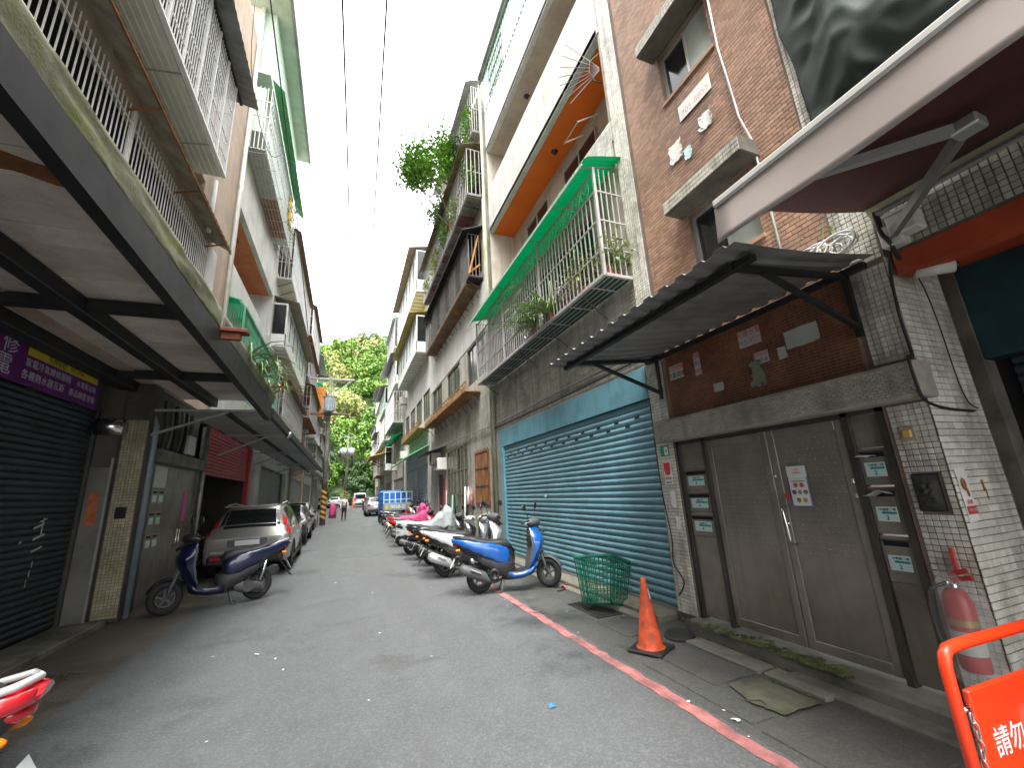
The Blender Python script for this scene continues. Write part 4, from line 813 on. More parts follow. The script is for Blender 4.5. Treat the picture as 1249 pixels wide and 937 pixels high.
# return pier facing the camera: metal side door, tiled pillar, grey post
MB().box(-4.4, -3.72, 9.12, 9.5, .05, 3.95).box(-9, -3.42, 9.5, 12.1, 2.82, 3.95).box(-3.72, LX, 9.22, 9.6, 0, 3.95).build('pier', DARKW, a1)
MB().bbox(-4.03, -3.72, 9.085, 9.12, .05, 2.45, .005).build('side_door', M('dull_steel_panel', (.17, .165, .145), .5, .4, var=.25, vs=1.5, bump=.05), a1); bx('side_door_trim', GALV, a1, -3.735, -3.705, 9.07, 9.10, .05, 2.6)
pt = MB()
for x, z in tile_pos(-3.70, -3.36, .06, 3.3, .048, .048): pt.box(x+.003, x+.045, 9.21, 9.22, z+.003, z+.045)
pt.build('pillar_tiles', M('yellowed_tile', (.36, .31, .20), .4, var=.2, dirt=(.12, .10, .06), damt=.6, streak=.5, rnd='island', ramt=.15, bump=.05), a1, kind='stuff')
gp = MB().tube([(LX+.03, 9.42, .0), (LX+.03, 9.42, 3.2), (LX-.05, 9.42, 3.4)], .05, 10).build('downpipe', M('blue_grey_pipe', (.20, .24, .27), .45, .2, var=.15, bump=.05), None, True); top(gp, 'blue-grey downpipe at the corner of the left-hand tiled pillar', 'pipe')
op = MB().grid(lambda u, v: (-3.94+.13*u, 9.08-.004*v, 1.52+.52*v), 2, 4).build('couplet_strip', M('faded_orange_paper', (.40, .11, .04), .8, var=.25, vs=8, bump=.1), None, solid=.002); top(op, 'faded orange couplet strip on the narrow grey metal door', 'poster')
np_ = wthing('house_number_plate', 'small teal house number plate high on the dark left-hand pier', 'number plate', (-3.8, 9.07, 2.25)); MB().bbox(-3.88, -3.75, 9.105, 9.118, 2.24, 2.40, .002).build('plate', M('plate_teal', (.02, .22, .20), .5, bump=0), np_); MB().box(-3.845, -3.765, 9.100, 9.104, 2.26, 2.36).build('number_field', PAPER, np_); text('lettering', '1', .07, INK, np_, frame_near(-3.805, 9.0985, 2.31))
MB().bbox(-3.62, -3.47, 9.19, 9.22, 1.60, 1.78, .01).build('meter_hatch', VOID, a1)
pp_ = MB().tube([(-3.98, 9.0, 3.12), (-3.62, 8.98, 3.12)], .14, 14).build('vent_duct', CHROME, None, True); top(pp_, 'short shiny vent duct under the canopy beside the purple sign', 'duct')
d2 = wthing('double_door', 'grey steel double door with mailboxes behind the dark blue scooter', 'door', (LX, 11, .1))
MB().box(-9, LX-.1, 9.5, 9.6, 0, 2.8).bbox(LX-.06, LX+.02, 9.62, 9.70, .05, 2.55, .004).bbox(LX-.06, LX+.02, 12.12, 12.2, .05, 2.55, .004).build('door_frame', STEELD, d2)
MB().bbox(LX-.10, LX+.14, 9.55, 12.28, 2.56, 2.80, .015).build('lintel', CONC, d2)
for a, b in ((9.70, 10.42), (10.42, 11.27), (11.27, 12.12)):
    l_ = MB().bbox(LX-.05, LX-.02, a+.003, b-.003, .08, 2.55, .004).build('door_leaf', M('pale_steel_leaf', (.24, .235, .205), .45, .5, var=.15, dirt=(.13, .12, .1), damt=.5, bump=.05), d2)
for y in (11.2, 11.34): MB().tube([(LX-.02, y, 1.30), (LX+.04, y, 1.28), (LX+.04, y, .98), (LX-.02, y, .96)], .012, 6).build('handle', CHROME, d2, True)
for i, z in enumerate((1.82, 1.42, 1.02)):
    m_ = wthing('mailbox', ('upper', 'middle', 'lower')[i]+' pair of mailbox doors in the grey steel door behind the scooter', 'mailbox', (LX, 10.06, z), 'left-hand mailboxes')
    for y in (9.80, 10.10):
        p_ = MB().bbox(LX-.02, LX-.005, y, y+.26, z, z+.26, .003).build('mailbox_door', STEEL, m_); MB().box(LX-.0045, LX-.002, y+.04, y+.22, z+.03, z+.15).build('number_plate', PLATEG, p_); bx('slot', VOID, p_, LX-.0045, LX-.003, y+.03, y+.23, z+.19, z+.225)
MB().bbox(LX-.02, LX+.0, 9.80, 10.36, 2.12, 2.52, .004).build('upper_box', PALEPAN, d2)
sp_ = MB().grid(lambda u, v: (LX-.012, 11.50+.22*u, 1.45+.62*v), 1, 3).build('couplet_strip', PAPERP, None, solid=.002); top(sp_, 'pink couplet strip on the grey steel door behind the scooter', 'poster')
wb = wthing('meter_box', 'pale meter cover leaning above the lintel of the grey steel door', 'meter box', (LX, 11.1, 2.8)); MB().bbox(LX+.02, LX+.13, 10.95, 11.35, 2.84, 3.25, .02).build('cover', PALEPAN, wb)
for i in range(6): cable('pipe_run', ('thick' if i % 3 == 2 else 'medium' if i % 3 else 'thin')+(' grey' if i % 2 else ' black')+' pipe in the cluster above the grey steel door', [(LX+.05, 9.7+i*.28, 2.85), (LX+.06+.02*(i % 2), 9.72+i*.28, 3.2), (LX+.02, 9.7+i*.3, 3.75)], .022+.008*(i % 3), GREYP if i % 2 else DARKM, 'pipe', 'dark pipes under the canopy')
# garage with half raised red shutter
g1 = wthing('garage_shutter', 'half raised red roller shutter of the dark garage behind the silver car', 'roller shutter', (LX, 15.5, 2.6))
RSH = M('red_shutter', (.36, .022, .028), .45, var=.15, dirt=(.2, .015, .02), damt=.4, bump=.05)
sm = slat_mesh(.095, 4.9, .02, RSH, 1)
for i in range(13): inst('shutter_slat', sm, g1, (LX-.05, 12.75, 2.52+i*.095))
MB().bbox(LX-.12, LX+.04, 17.66, 17.95, .05, 3.68, .01).build('jamb', RSH, g1); MB().bbox(LX-.12, LX-.02, 12.55, 12.72, .05, 3.68, .01).build('jamb', GALV, g1)
MB().tube([(LX+.02, 12.5, .05), (LX+.02, 12.5, 3.7)], .05, 8).build('post', GALV, g1, True)
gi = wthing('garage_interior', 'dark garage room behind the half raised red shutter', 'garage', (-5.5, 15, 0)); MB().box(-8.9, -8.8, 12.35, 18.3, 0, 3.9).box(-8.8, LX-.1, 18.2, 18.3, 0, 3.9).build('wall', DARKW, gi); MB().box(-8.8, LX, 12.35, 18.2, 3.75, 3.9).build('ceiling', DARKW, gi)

# ================================================================= left building with terracotta balcony soffit (Y 12.4 - 19.3)
a2 = wthing('apartment_building', 'white apartment building with terracotta balcony soffit and green-topped cages on the left', 'building', (LX, 16, 0))
MB().box(-9, LX-.95, 12.42, 19.25, 3.9, 18).box(LX-.95, LX, 19.05, 19.25, 3.9, 18).box(LX-.95, LX, 12.42, 12.5, 3.9, 18).box(LX-.95, LX-.02, 12.5, 19.05, 3.9, 4.2).box(LX-.95, LX-.1, 12.5, 19.05, 10.5, 10.62).box(LX-.95, LX-.1, 12.5, 19.05, 15.0, 15.2).build('wall', PAINTW, a2)
MB().box(LX-.16, LX, 12.5, 19.05, 6.9, 8.52).box(LX-.16, LX, 12.5, 19.05, 10.44, 12.35).box(LX-.16, LX, 12.5, 19.05, 3.95, 5.1).build('parapet', PAINTW, a2)
MB().box(LX-.95, LX-.163, 12.5, 19.05, 10.46, 10.495).build('soffit', TERRA, a2); MB().bbox(LX-.6, LX-.45, 14.6, 14.9, 10.40, 10.455, .01).build('ceiling_lamp', BLACKG, a2)
for z in (5.3, 8.8, 12.6): 
    for i in range(2): window(a2, -1, LX-.93, 13+i*3, 15.4+i*3, z, z+1.5, ALU, GLASSD, 3)
# cage with green frame, second floor
k2 = wthing('balcony_cage', 'green-framed mesh cage with plants on the left balcony beneath the terracotta soffit', 'cage', (-3, 16, 5))
MB().tube([(LX, 12.45, 7.32), (-2.95, 12.45, 7.22), (-2.84, 12.45, 7.02), (-2.84, 12.45, 4.6)], .03, 6).build('end_frame', GREENF, k2)
MB().bbox(-2.90, -2.80, 12.45, 19.0, 6.98, 7.06, .01).build('top_rail', GREENF, k2); MB().grid(lambda u, v: (LX+.5*u, 12.45+6.5*v, 7.34-.12*u-.25*u**4), 8, 30).build('roof_sheet', GREENP, k2, True, solid=.003)
mh = MB(); 
for i in range(56): y = 12.5+i*.115; mh.bar((-2.84, y, 4.6), (-2.84, y+.5, 7.0), .008); mh.bar((-2.84, y+.5, 4.6), (-2.84, y, 7.0), .008)
for i in range(8): x = LX+.06*i; mh.bar((x, 12.45, 4.7), (x+.1, 12.45, 7.1), .007); mh.bar((x+.1, 12.45, 4.7), (x, 12.45, 7.1), .007)
mh.build('wire_mesh', GREENF, k2)
for y in (12.45, 14.6, 16.8, 19): bx('post', GREYM, k2, -2.86, -2.82, y-.02, y+.02, 4.5, 7.0)
# white cage with green awning, fourth floor
k4 = wthing('balcony_cage', 'tall white cage with bright green awning strip high on the left building', 'cage', (-3, 16, 12.4))
bars_x(k4, GRILLW, -2.79, 12.5, 19.0, 12.38, 14.75, .20, .02, (12.8, 13.5, 14.2, 14.75)); bars_y(k4, GRILLW, 12.5, LX, -2.79, 12.38, 14.75, 5, .02, (13, 13.6, 14.2))
for i in range(5): x = LX+.05+.11*i; bx('floor_bar', GRILLG, k4, x-.01, x+.01, 12.5, 19, 12.32, 12.35)
for i in range(10): y = 12.6+i*.7; MB().bar((-2.6 if i % 2 else -2.75, y, 12.30), (LX, y, 12.26), .022).build('floor_joist', GRILLG, k4)
MB().box(LX, -2.8, 12.5, 14.9, 12.352, 12.375).build('floor_panel', PALEPAN, k4); MB().box(LX, -2.8, 14.95, 17.4, 12.352, 12.375).build('floor_panel', M('brick_coloured_panel', (.33, .16, .10), .8), k4)
MB().grid(lambda u, v: (-2.78+.36*u, 12.3+6.9*v, 14.95-.35*u), 1, 30).build('awning_strip', GREENA, k4, solid=.01)
for i in range(12): y = 12.3+i*.62; MB().bar((-2.79, y, 14.95), (-2.40, y, 14.57), .022).build('awning_rib', GREENF, k4)
MB().box(LX-.3, -2.95, 12.5, 19, 13.0, 14.7).build('inner_panel', PANGREEN, k4)
rf = MB(); rf.bbox(-4.3, -2.42, 11.6, 19.3, 17.9, 18.05, .02); rf.build('roof_eave', PANGREEN, a2); bx('eave_gutter', GREYM, a2, -2.44, -2.34, 11.6, 19.3, 17.86, 18.1)
MB().box(LX-.05, -2.9, 12.5, 19, 15.3, 17.9).build('top_storey', PANGREEN, a2)
hp = MB(); rr = random.Random(40); leaves(hp, [(-2.72+rr.gauss(0, .12), rr.uniform(16.8, 18.8), 13.4+rr.gauss(0, .35)) for _ in range(260)], .11, rng=rr); top(hp.build('balcony_plant', LEAFP, None), 'light green plant hanging through the tall white cage on the left', 'plant')
tw = MB().grid(lambda u, v: (-2.74+.02*sin(u*12), 17.0+.8*u, 14.2-1.2*v+.05*sin(u*7)), 10, 6).build('hanging_towel', M('mustard_cloth', (.50, .30, .02), .9), None, True, solid=.01); top(tw, 'mustard yellow towel hanging in the tall white cage', 'towel')
# long leaves growing out of the canopy edge, wicker panel
rr = random.Random(50)
for lb, y, x, n, L_, mt_ in (('long arching strap leaves growing from the mossy canopy edge', 8.0, -1.72, 34, 1.2, STRAP), ('dense tuft of strap leaves behind the metal flashing', 9.2, -1.75, 60, 1.25, STRAP), ('dry hanging roots and straw leaves over the canopy edge', 9.9, -1.64, 22, 1.0, STRAW), ('bright green blades bending over the end of the canopy', 10.6, -1.72, 22, 1.5, LEAFY)):
    mb = MB(); blades(mb, (x, y, 4.12), n, L_, rr, .9, .02, 1.15 if mt_ is not STRAW else .25, (.35 if mt_ is STRAW else .1, .1, 0)); top(mb.build('strap_plant', mt_, None), lb, 'plant')
wk = MB().grid(lambda u, v: (-1.78-.06*sin(pi*u)-.25*v, 9.9+1.7*u, 3.82+.75*v*(1-.4*u)), 10, 8).build('wicker_screen', M('wicker', (.38, .31, .20), .9, var=.3, vs=14, bump=.8, bs=40), None, True, solid=.01); top(wk, 'woven straw screen sagging on the canopy behind the strap leaves', 'screen')
# ================================================================= buildings farther along, built floor by floor
def facade(label, s, X, y0, y1, H, wall, seed, inner=VOID):
    """s = +1 right-hand side (faces -X), -1 left-hand side (faces +X)"""
    t = wthing('apartment_building', label, 'building', (X, (y0+y1)/2, 0)); t_ = dict(o=t, s=s, X=X, y0=y0, y1=y1, H=H, wall=wall, holes=[], r=random.Random(seed)); return t_
def out(b, d): return b['X']-b['s']*d
def slab(mb, b, d0, d1, y0, y1, z0, z1): x0, x1 = out(b, d0), out(b, d1); return mb.box(min(x0, x1), max(x0, x1), y0, y1, z0, z1)
def close(b, name='wall'):
    mb = MB(); wall_x(mb, b['X'], b['X']+.2*b['s'], b['y0'], b['y1'], 0, b['H'], b['holes'])
    for a, c in ((b['y0'], b['y0']+.15), (b['y1']-.15, b['y1'])): slab(mb, b, -.2, -6, a, c, 0, b['H'])
    slab(mb, b, -.2, -6, b['y0']+.15, b['y1']-.15, b['H']-.2, b['H']); mb.build(name, b['wall'], b['o'])
    mb = MB(); slab(mb, b, -.75, -.8, b['y0']+.15, b['y1']-.15, 0, b['H']-.2); mb.build('inner_wall', VOID, b['o'])
def f_windows(b, z0, z1, n, fm=ALU, gm=None, w=1.5, sill=True, panes=2):
    L_ = b['y1']-b['y0']; 
    for i in range(n):
        yc = b['y0']+L_*(i+.5)/n; h = (yc-w/2, yc+w/2, z0, z1); b['holes'].append(h); window(b['o'], b['s'], b['X']+.04*b['s'], *h, fm, gm or [GLASSD, GLASSB], panes, .05)
        if sill: mb = MB(); slab(mb, b, .08, -.04, h[0]-.06, h[1]+.06, z0-.08, z0-.004); mb.build('window_sill', b['wall'], b['o'])
def f_bay(b, z0, z1, ya, yb, d=.55, fm=GRILLW, gm=None, roof=None, floor=PALEPAN, pan=.28, n=None):
    """glazed bay: sill panel, mullions and single panes, joisted underside"""
    o = b['o']; n = n or max(3, int((yb-ya)/.75)); mb = MB()
    slab(mb, b, 0, d, ya, yb, z0, z0+.08); slab(mb, b, 0, d, ya, yb, z1-.08, z1); slab(mb, b, d-.04, d-.002, ya, yb, z0+.08, z0+(z1-z0)*pan)
    slab(mb, b, 0, d-.002, ya, ya+.04, z0+.08, z0+(z1-z0)*pan); slab(mb, b, 0, d-.002, yb-.04, yb, z0+.08, z0+(z1-z0)*pan)
    bay = mb.build('bay_window', fm, o); zc = z0+(z1-z0)*pan
    for i in range(n+1): y = ya+(yb-ya)*i/n; mb = MB(); slab(mb, b, d-.06, d+.006, y-.03, y+.03, zc, z1-.08); mb.build('mullion', fm, bay)
    for i in range(n): a = ya+(yb-ya)*i/n+.035; c = ya+(yb-ya)*(i+1)/n-.035; x = out(b, d-.03); bx('pane', (gm or [GLASSF, GLASSB])[i % 2], bay, x-.004, x+.004, a, c, zc, z1-.085)
    for y in (ya, yb): x0, x1 = sorted((out(b, .05), out(b, d-.07))); bx('pane', GLASSD, bay, x0, x1, y-.004+.02*(y == ya)-.02*(y == yb), y+.004+.02*(y == ya)-.02*(y == yb), zc, z1-.085)
    for i in range(int((yb-ya)/.5)+1): y = ya+.1+i*.5; mb = MB(); slab(mb, b, 0, d-.02, y-.02, y+.02, z0-.05, z0-.003); mb.build('joist', floor, bay)
    if roof: mb = MB(); x0, x1 = out(b, -.02), out(b, d+.45); mb.grid(lambda u, v: (x0+(x1-x0)*u, ya-.1+(yb-ya+.2)*v, z1+.30-.26*u+.012*sin(v*(yb-ya)*40)), 2, 60); mb.build('awning_sheet', roof, o, solid=.012)
def f_cage(b, z0, z1, ya, yb, d=.55, bm=GRILLW, sp=.22, rails=3, roof=None, tray=PALEPAN, back=None, t=.022, mesh=False, single=False):
    o = b['o']; x = out(b, d); cg_ = MB(); slab(cg_, b, 0, d, ya, yb, z0-.06, z0); c = cg_.build('cage_floor', tray, o)
    if single: bars_x(c, bm, x, ya, yb, z0, z1, sp, t, [z0+(z1-z0)*k/rails for k in range(rails+1)])
    else:
        mb = MB(); n = int((yb-ya)/sp)
        if mesh:
            for i in range(int(n*1.0)): y = ya+i*sp; k = min(z1-z0, yb-y); mb.bar((x, y, z0), (x, y+k, z0+k), .010); k2 = min(z1-z0, y-ya); mb.bar((x, y, z0), (x, y-k2-.001, z0+k2), .010)
            for i in range(1, 4): y = ya+(yb-ya)*i/4; mb.box(x-.02, x+.02, y-.02, y+.02, z0, z1)
        else:
            for i in range(n+1): y = ya+(yb-ya)*i/n; mb.box(x-t/2, x+t/2, y-t/2, y+t/2, z0, z1)
        for k in range(rails+1): z = z0+(z1-z0)*k/rails; mb.box(x-t*.7, x+t*.7, ya, yb, z-t*.7, z+t*.7)
        for y in (ya, yb):
            for i in range(4): xx = out(b, d*i/4); mb.box(xx-t/2, xx+t/2, y-t/2, y+t/2, z0, z1)
            for k in range(rails+1): z = z0+(z1-z0)*k/rails; x0, x1 = sorted((b['X'], x)); mb.box(x0, x1, y-t/2, y+t/2, z-t/2, z+t/2)
        tag(mb.build('grille', bm, c), kind='stuff')
    if roof: mb = MB(); x0, x1 = out(b, 0), out(b, d+.25); mb.grid(lambda u, v: (x0+(x1-x0)*u, ya-.1+(yb-ya+.2)*v, z1+.28-.26*u*u+.012*sin(v*(yb-ya)*40)), 5, 60); mb.build('awning_sheet', roof, o, solid=.012)
    if back: h = (ya+.1, yb-.1, z0+.3, z1-.1); b['holes'].append(h); window(o, b['s'], b['X']+.05*b['s'], *h, ALU, [GLASSD, GLASSB], 4, .05)
    for i in range(int((yb-ya)/.9)): y = ya+.3+i*.9; MB().bar((out(b, d*.9), y, z0-.07), (out(b, 0), y, z0-.34), .028).build('bracket', GRILLD, c)
def f_ledge(b, z0, ya, yb, d=.5, mat=RUSTY, h=.36, brk=.8):
    mb = MB(); slab(mb, b, 0, d, ya, yb, z0, z0+.03); l = mb.build('planter_ledge', mat, b['o'])
    x = out(b, d); n = int((yb-ya)/.16); mb = MB(); mb.box(x-.012, x+.012, ya, yb, z0+.03, z0+h*.62); l2 = mb.build('ledge_front', mat, l); bx('ledge_rail', mat, l, x-.015, x+.015, ya, yb, z0+h-.03, z0+h)
    for i in range(0, n+1, 3): y = ya+(yb-ya)*i/n; bx('ledge_post', mat, l, x-.012, x+.012, y-.012, y+.012, z0+h*.6, z0+h)
    for i in range(int((yb-ya)/brk)+1): y = ya+.1+i*brk; MB().tube([(out(b, d*.95), y, z0-.01), (out(b, d*.9), y, z0-.10), (out(b, d*.4), y, z0-.16), (out(b, .05), y, z0-.42)], .016, 4).build('ledge_bracket', GRILLD, l)
def aircon(s, X, y, z, label, d=.42):
    t = wthing('air_conditioner', label, 'air conditioner', (X-s*d/2, y, z), 'air conditioners on the facades'); x0, x1 = sorted((X, X-s*d))
    MB().bbox(x0, x1, y-.36, y+.36, z, z+.52, .02).build('casing', PVC, t); xf = X-s*(d+.004)
    MB().lathe([(.20, 0), (.18, -.012*s*0-.006), (.05, -.004), (.001, -.003)], (xf, y-.06, z+.26), 'x', 16).build('fan_grille', GREYP, t, True); [MB().box(x0, x1, y+q, y+q+.04, z-.04, z-.002).build('bracket', GALV, t) for q in (-.3, .26)]
# ---- right: weathered building with rusty planter ledges (Y 11.65 - 22)
b = facade('weathered grey building with rusty planter ledges, dark mesh cage and overgrown top balconies', 1, 4.05, 11.66, 22.0, 16.6, TILEG, 1)
o3 = b['o']
tl = MB(); tiles_x(tl, 4.05, 11.68, 14.4, .3, 3.5, .062, .062, .006, .006, [(12.25, 13.75, 1.3, 3.05)]); tiles_x(tl, 4.05, 11.68, 21.95, 3.62, 4.9, .062, .125, .006, .006); tl.build('wall_tiles', TILEG, o3, kind='stuff')
bw = MB().bbox(4.0, 4.05, 12.28, 12.36, 1.33, 3.02, .01).bbox(4.0, 4.05, 13.64, 13.72, 1.33, 3.02, .01).bbox(4.0, 4.05, 12.36, 13.64, 1.33, 1.41, .01).bbox(4.0, 4.05, 12.36, 13.64, 2.94, 3.02, .01).build('boarded_window', RUST, o3, label='window boarded up with orange plywood')
for i in range(3): MB().bbox(4.015, 4.035, 12.37+i*.424, 12.785+i*.424, 1.42, 2.93, .004).build('plywood_board', WOOD, bw)
for z in (1.9, 2.45): bx('cross_bar', GRILLD, bw, 4.0, 4.012, 12.3, 13.7, z-.015, z+.015)
for i in range(5): MB().box(4.0, 4.02, 12.3+i*.35, 12.33+i*.35, 1.3, 3.05).build('window_bar', GRILLD, bw)
GLASSY = M('grimy_glass', (.13, .135, .095), .3, var=.4, vs=2, dirt=(.06, .06, .035), damt=.7, bump=.03)
for j in range(2):
    wf = MB(); ya, yb = 14.7+j*1.75, 16.35+j*1.75
    for y in (ya, ya+.53, ya+1.06, yb-.06): wf.box(4.02, 4.08, y, y+.06, .75, 3.5)
    for z in (.75, 1.65, 2.55, 3.44): wf.box(4.025, 4.075, ya, yb, z, z+.06)
    w_ = wf.build('grid_window', M('green_grey_frame', (.16, .165, .11), .7, var=.25), o3); b['holes'].append((ya, yb, .75, 3.5))
    for i in range(3):
        for k in range(3): bx('pane', GLASSY if (i+k) % 4 else GLASSD, w_, 4.045, 4.052, ya+.06+i*.53, ya+.53+i*.53, .82+k*.9, 1.65+k*.9)
b['holes'].append((19.1, 20.1, 0, 2.6)); MB().bbox(4.08, 4.12, 19.1, 20.1, .05, 2.6, .01).build('door', M('maroon_door', (.11, .03, .025), .6), o3)
sp_ = MB().box(4.03, 4.045, 18.72, 18.95, 1.0, 2.4).build('couplet_strip', PAPERR, None); top(sp_, 'red couplet strip beside the maroon door of the weathered building', 'poster')
aircon(1, 4.05, 18.6, 2.75, 'boxy white air conditioner above the red couplet strip'); aircon(1, 4.05, 19.9, 3.1, 'small white air conditioner over the maroon door')
ba = MB(); ba.grid(lambda u, v: (4.05-.75*u, 18.3+3.2*v, 3.78-.22*u), 1, 1); ba.build('door_canopy', DARKM, o3, solid=.03)
f_windows(b, 5.5, 6.92, 3, GRILLD, [GLASSD, GLASSD, GLASSB], 2.3, False, 4)
mb = MB(); slab(mb, b, .02, 0, 11.7, 21.9, 6.98, 8.65); mb.build('white_band', PAINTW, o3)
f_ledge(b, 4.98, 12.95, 21.0)
f_ledge(b, 8.72, 12.6, 20.6, .5, M('brown_ledge', (.20, .12, .06), .8, var=.3), .12, .62)
MESHD = M('dark_mesh', (.15, .135, .12), .7, .2, var=.2)
f_cage(b, 8.86, 10.45, 12.2, 20.4, .5, MESHD, .14, 1, None, DARKM, True, .02, True)
for i in range(5): y = 12.3+i*1.85; mb = MB(); slab(mb, b, .49, .45, y, y+1.1, 8.9, 10.3); mb.build('screen_panel', M('grey_screen', (.26, .255, .25), .7, var=.2), o3)
mb = MB(); x0, x1 = 4.05, 3.3; mb.grid(lambda u, v: (x0+(x1-x0)*u, 12+8.9*v, 10.75-.3*u), 2, 2); mb.build('cage_roof', DARKM, o3, solid=.04)
mb = MB(); mb.bar((3.55, 12.18, 8.9), (3.9, 12.18, 10.4), .05); mb.bar((3.56, 12.4, 9.0), (3.95, 12.18, 9.3), .05); mb.build('leaning_timber', M('orange_timber', (.45, .2, .03), .8), o3)
f_cage(b, 11.75, 13.6, 11.75, 20.8, .6, GRILLG, .22, 2, M('mossy_plank_roof', (.26, .20, .13), .9, var=.4, dirt=(.16, .18, .05), damt=.7, bump=.4), GREYM, True)
for i in range(16): x_ = 3.46; y = 11.8+i*.56; MB().bbox(3.47, 4.03, y, y+.5, 11.64, 11.685, .006).build('floor_plank', M('plank_red', (.22, .07, .07), .8) if i % 5 == 2 else M('plank_grey', (.24, .20, .165), .85, var=.25), o3)
f_cage(b, 14.5, 16.5, 11.75, 18, .35, GRILLG, .25, 2, GREYM, GREYM, True)
close(b)
rr = random.Random(60)
def bush(label, c, r, n, mat, size=.1, cat='plant', name='balcony_plant', group=None):
    mb = MB(); pts = []
    for _ in range(n):
        v = Vector((rr.gauss(0, 1), rr.gauss(0, 1), rr.gauss(0, 1))).normalized()*(rr.random()**.4); pts.append((c[0]+v.x*r[0], c[1]+v.y*r[1], c[2]+v.z*r[2]))
    leaves(mb, pts, size, rng=rr); o = wthing(name, label, cat, (c[0], c[1], c[2]-r[2]), group); tag(mb.build('foliage', mat, o), kind='stuff'); MB().tube([(c[0], c[1], c[2]-r[2]), (c[0]+.03, c[1], c[2])], .012, 5).build('stem', BARK, o); return o
G = 'plants growing out of the overgrown balconies'
for i, (lb, x, y, z, ry, rz_, m, n) in enumerate((('leafy creeper at the near corner of the overgrown balcony', 3.62, 12.1, 12.9, .35, .6, LEAF, 260), ('pale weeds growing through the overgrown balcony bars', 3.5, 13.6, 12.4, .7, .5, LEAFP, 330), ('dense green foliage in the middle of the overgrown balcony', 3.5, 15.2, 12.5, .8, .55, LEAF, 380), ('trailing green plants at the far part of the overgrown balcony', 3.5, 17.4, 12.3, .9, .5, LEAFY, 330), ('green vine hanging from the top storey by the white pipe', 3.75, 12.3, 15.2, .5, .9, LEAF, 420), ('ivy clump climbing the top storey cage', 3.7, 14.0, 15.4, .8, .6, LEAFD, 330), ('grass tuft sprouting at the far end of the overgrown balcony', 3.5, 19.6, 12.2, .6, .35, LEAFY, 200))):
    bush(lb, (x, y, z), (.34, ry*1.1, rz_*1.1), n*2, m, .12, group=G)
bush('red flowers in the overgrown balcony', (3.42, 14.6, 12.35), (.1, .25, .2), 50, FLRED, .09, group=G)
# tree leaning out of the top balcony
tr = wthing('balcony_tree', 'leafy tree leaning out over the street from the overgrown balcony', 'tree', (3.75, 14.5, 12.0))
tk = MB(); tips = []
def branch(p, d, L_, r, dep):
    pts = [p]; q = Vector(p); dd = Vector(d).normalized()
    for k in range(4): dd = (dd+Vector((rr.uniform(-.2, .2), rr.uniform(-.2, .2), rr.uniform(-.05, .18)))).normalized(); q = q+dd*L_/4; pts.append(q.copy())
    tk.tube(pts, [r*(1-.15*i) for i in range(5)], 6, False)
    if dep == 0: tips.extend(pts[1:]); return
    for k in range(3 if dep > 1 else 4): branch(pts[2+k % 3], dd+Vector((rr.uniform(-.9, .9), rr.uniform(-.9, .9), rr.uniform(-.35, .7))), L_*.62, r*.5, dep-1)
branch(Vector((3.75, 14.5, 12.0)), (-.42, .05, 1), 2.3, .06, 3); branch(Vector((3.6, 14.7, 12.3)), (-.75, .4, .8), 2.0, .05, 3)
tk.build('trunk', BARK, tr, True); cr = MB(); pts = []
for t in tips:
    for _ in range(20): pts.append(t+Vector((rr.gauss(0, .22), rr.gauss(0, .26), rr.gauss(0, .2))))
leaves(cr, pts, .165, .25, .5, rr); tag(cr.build('crown', LEAF, tr), kind='stuff')
# ---- right: white building with glazed bays (Y 22 - 33)
b = facade('white building with two storeys of glazed bays and grey shutters below', 1, 4.05, 22.05, 33.0, 16.4, PAINTW, 2)
for i, (ya, yb) in enumerate(((23.0, 26.8), (27.4, 31.6))):
    rsx = MB(); sm = slat_mesh(.12, yb-ya, .02, M('pale_grey_shutter', (.38, .41, .40), .5, var=.1, dirt=(.24, .25, .24), damt=.4)); sh_ = wthing('roller_shutter', ('pale grey roller shutter nearest the weathered building', 'pale grey roller shutter next to the concrete post of the white building')[i], 'roller shutter', (4.05, ya, .15)); b['holes'].append((ya, yb, .1, 3.4))
    for k in range(27): inst('shutter_slat', sm, sh_, (4.10, ya, .2+k*.118))
    MB().box(4.14, 4.16, ya, yb, .1, 3.4).build('backing', VOID, sh_)
ga = wthing('striped_awning', 'bright green slanted awning above the pale grey shutters', 'awning', (4.05, 27, 3.6)); mb = MB(); corr(mb, (4.05, 22.6, 4.35), (-1.15, 0, -.62), (0, 9.2, 0), 30, .03, (0, 0, 1)); mb.build('roof_sheet', GREENA, ga, solid=.01)
bx('front_rail', GALV, ga, 2.88, 2.94, 22.6, 31.8, 3.66, 3.72)
f_windows(b, 5.9, 7.5, 4, GRILLD, [GLASSD, GLASSB], 2.2, False, 3); f_ledge(b, 5.25, 22.6, 30.5, .55, RUSTY, .45)
f_bay(b, 9.55, 11.8, 22.4, 31.5, .75, GRILLW, None, YELLOWA, PALEPAN); f_bay(b, 13.2, 15.9, 22.2, 31.8, .8, GRILLW, None, M('tan_eave', (.33, .27, .20), .8, var=.2), PALEPAN)
close(b); aircon(1, 4.05, 32.2, 12.4, 'air conditioner between the glazed bays of the white building', .5); aircon(1, 4.05, 32.3, 8.6, 'air conditioner low on the white glazed-bay building', .5); aircon(1, 4.05, 31.8, 4.4, 'air conditioner beside the green slanted awning', .5)
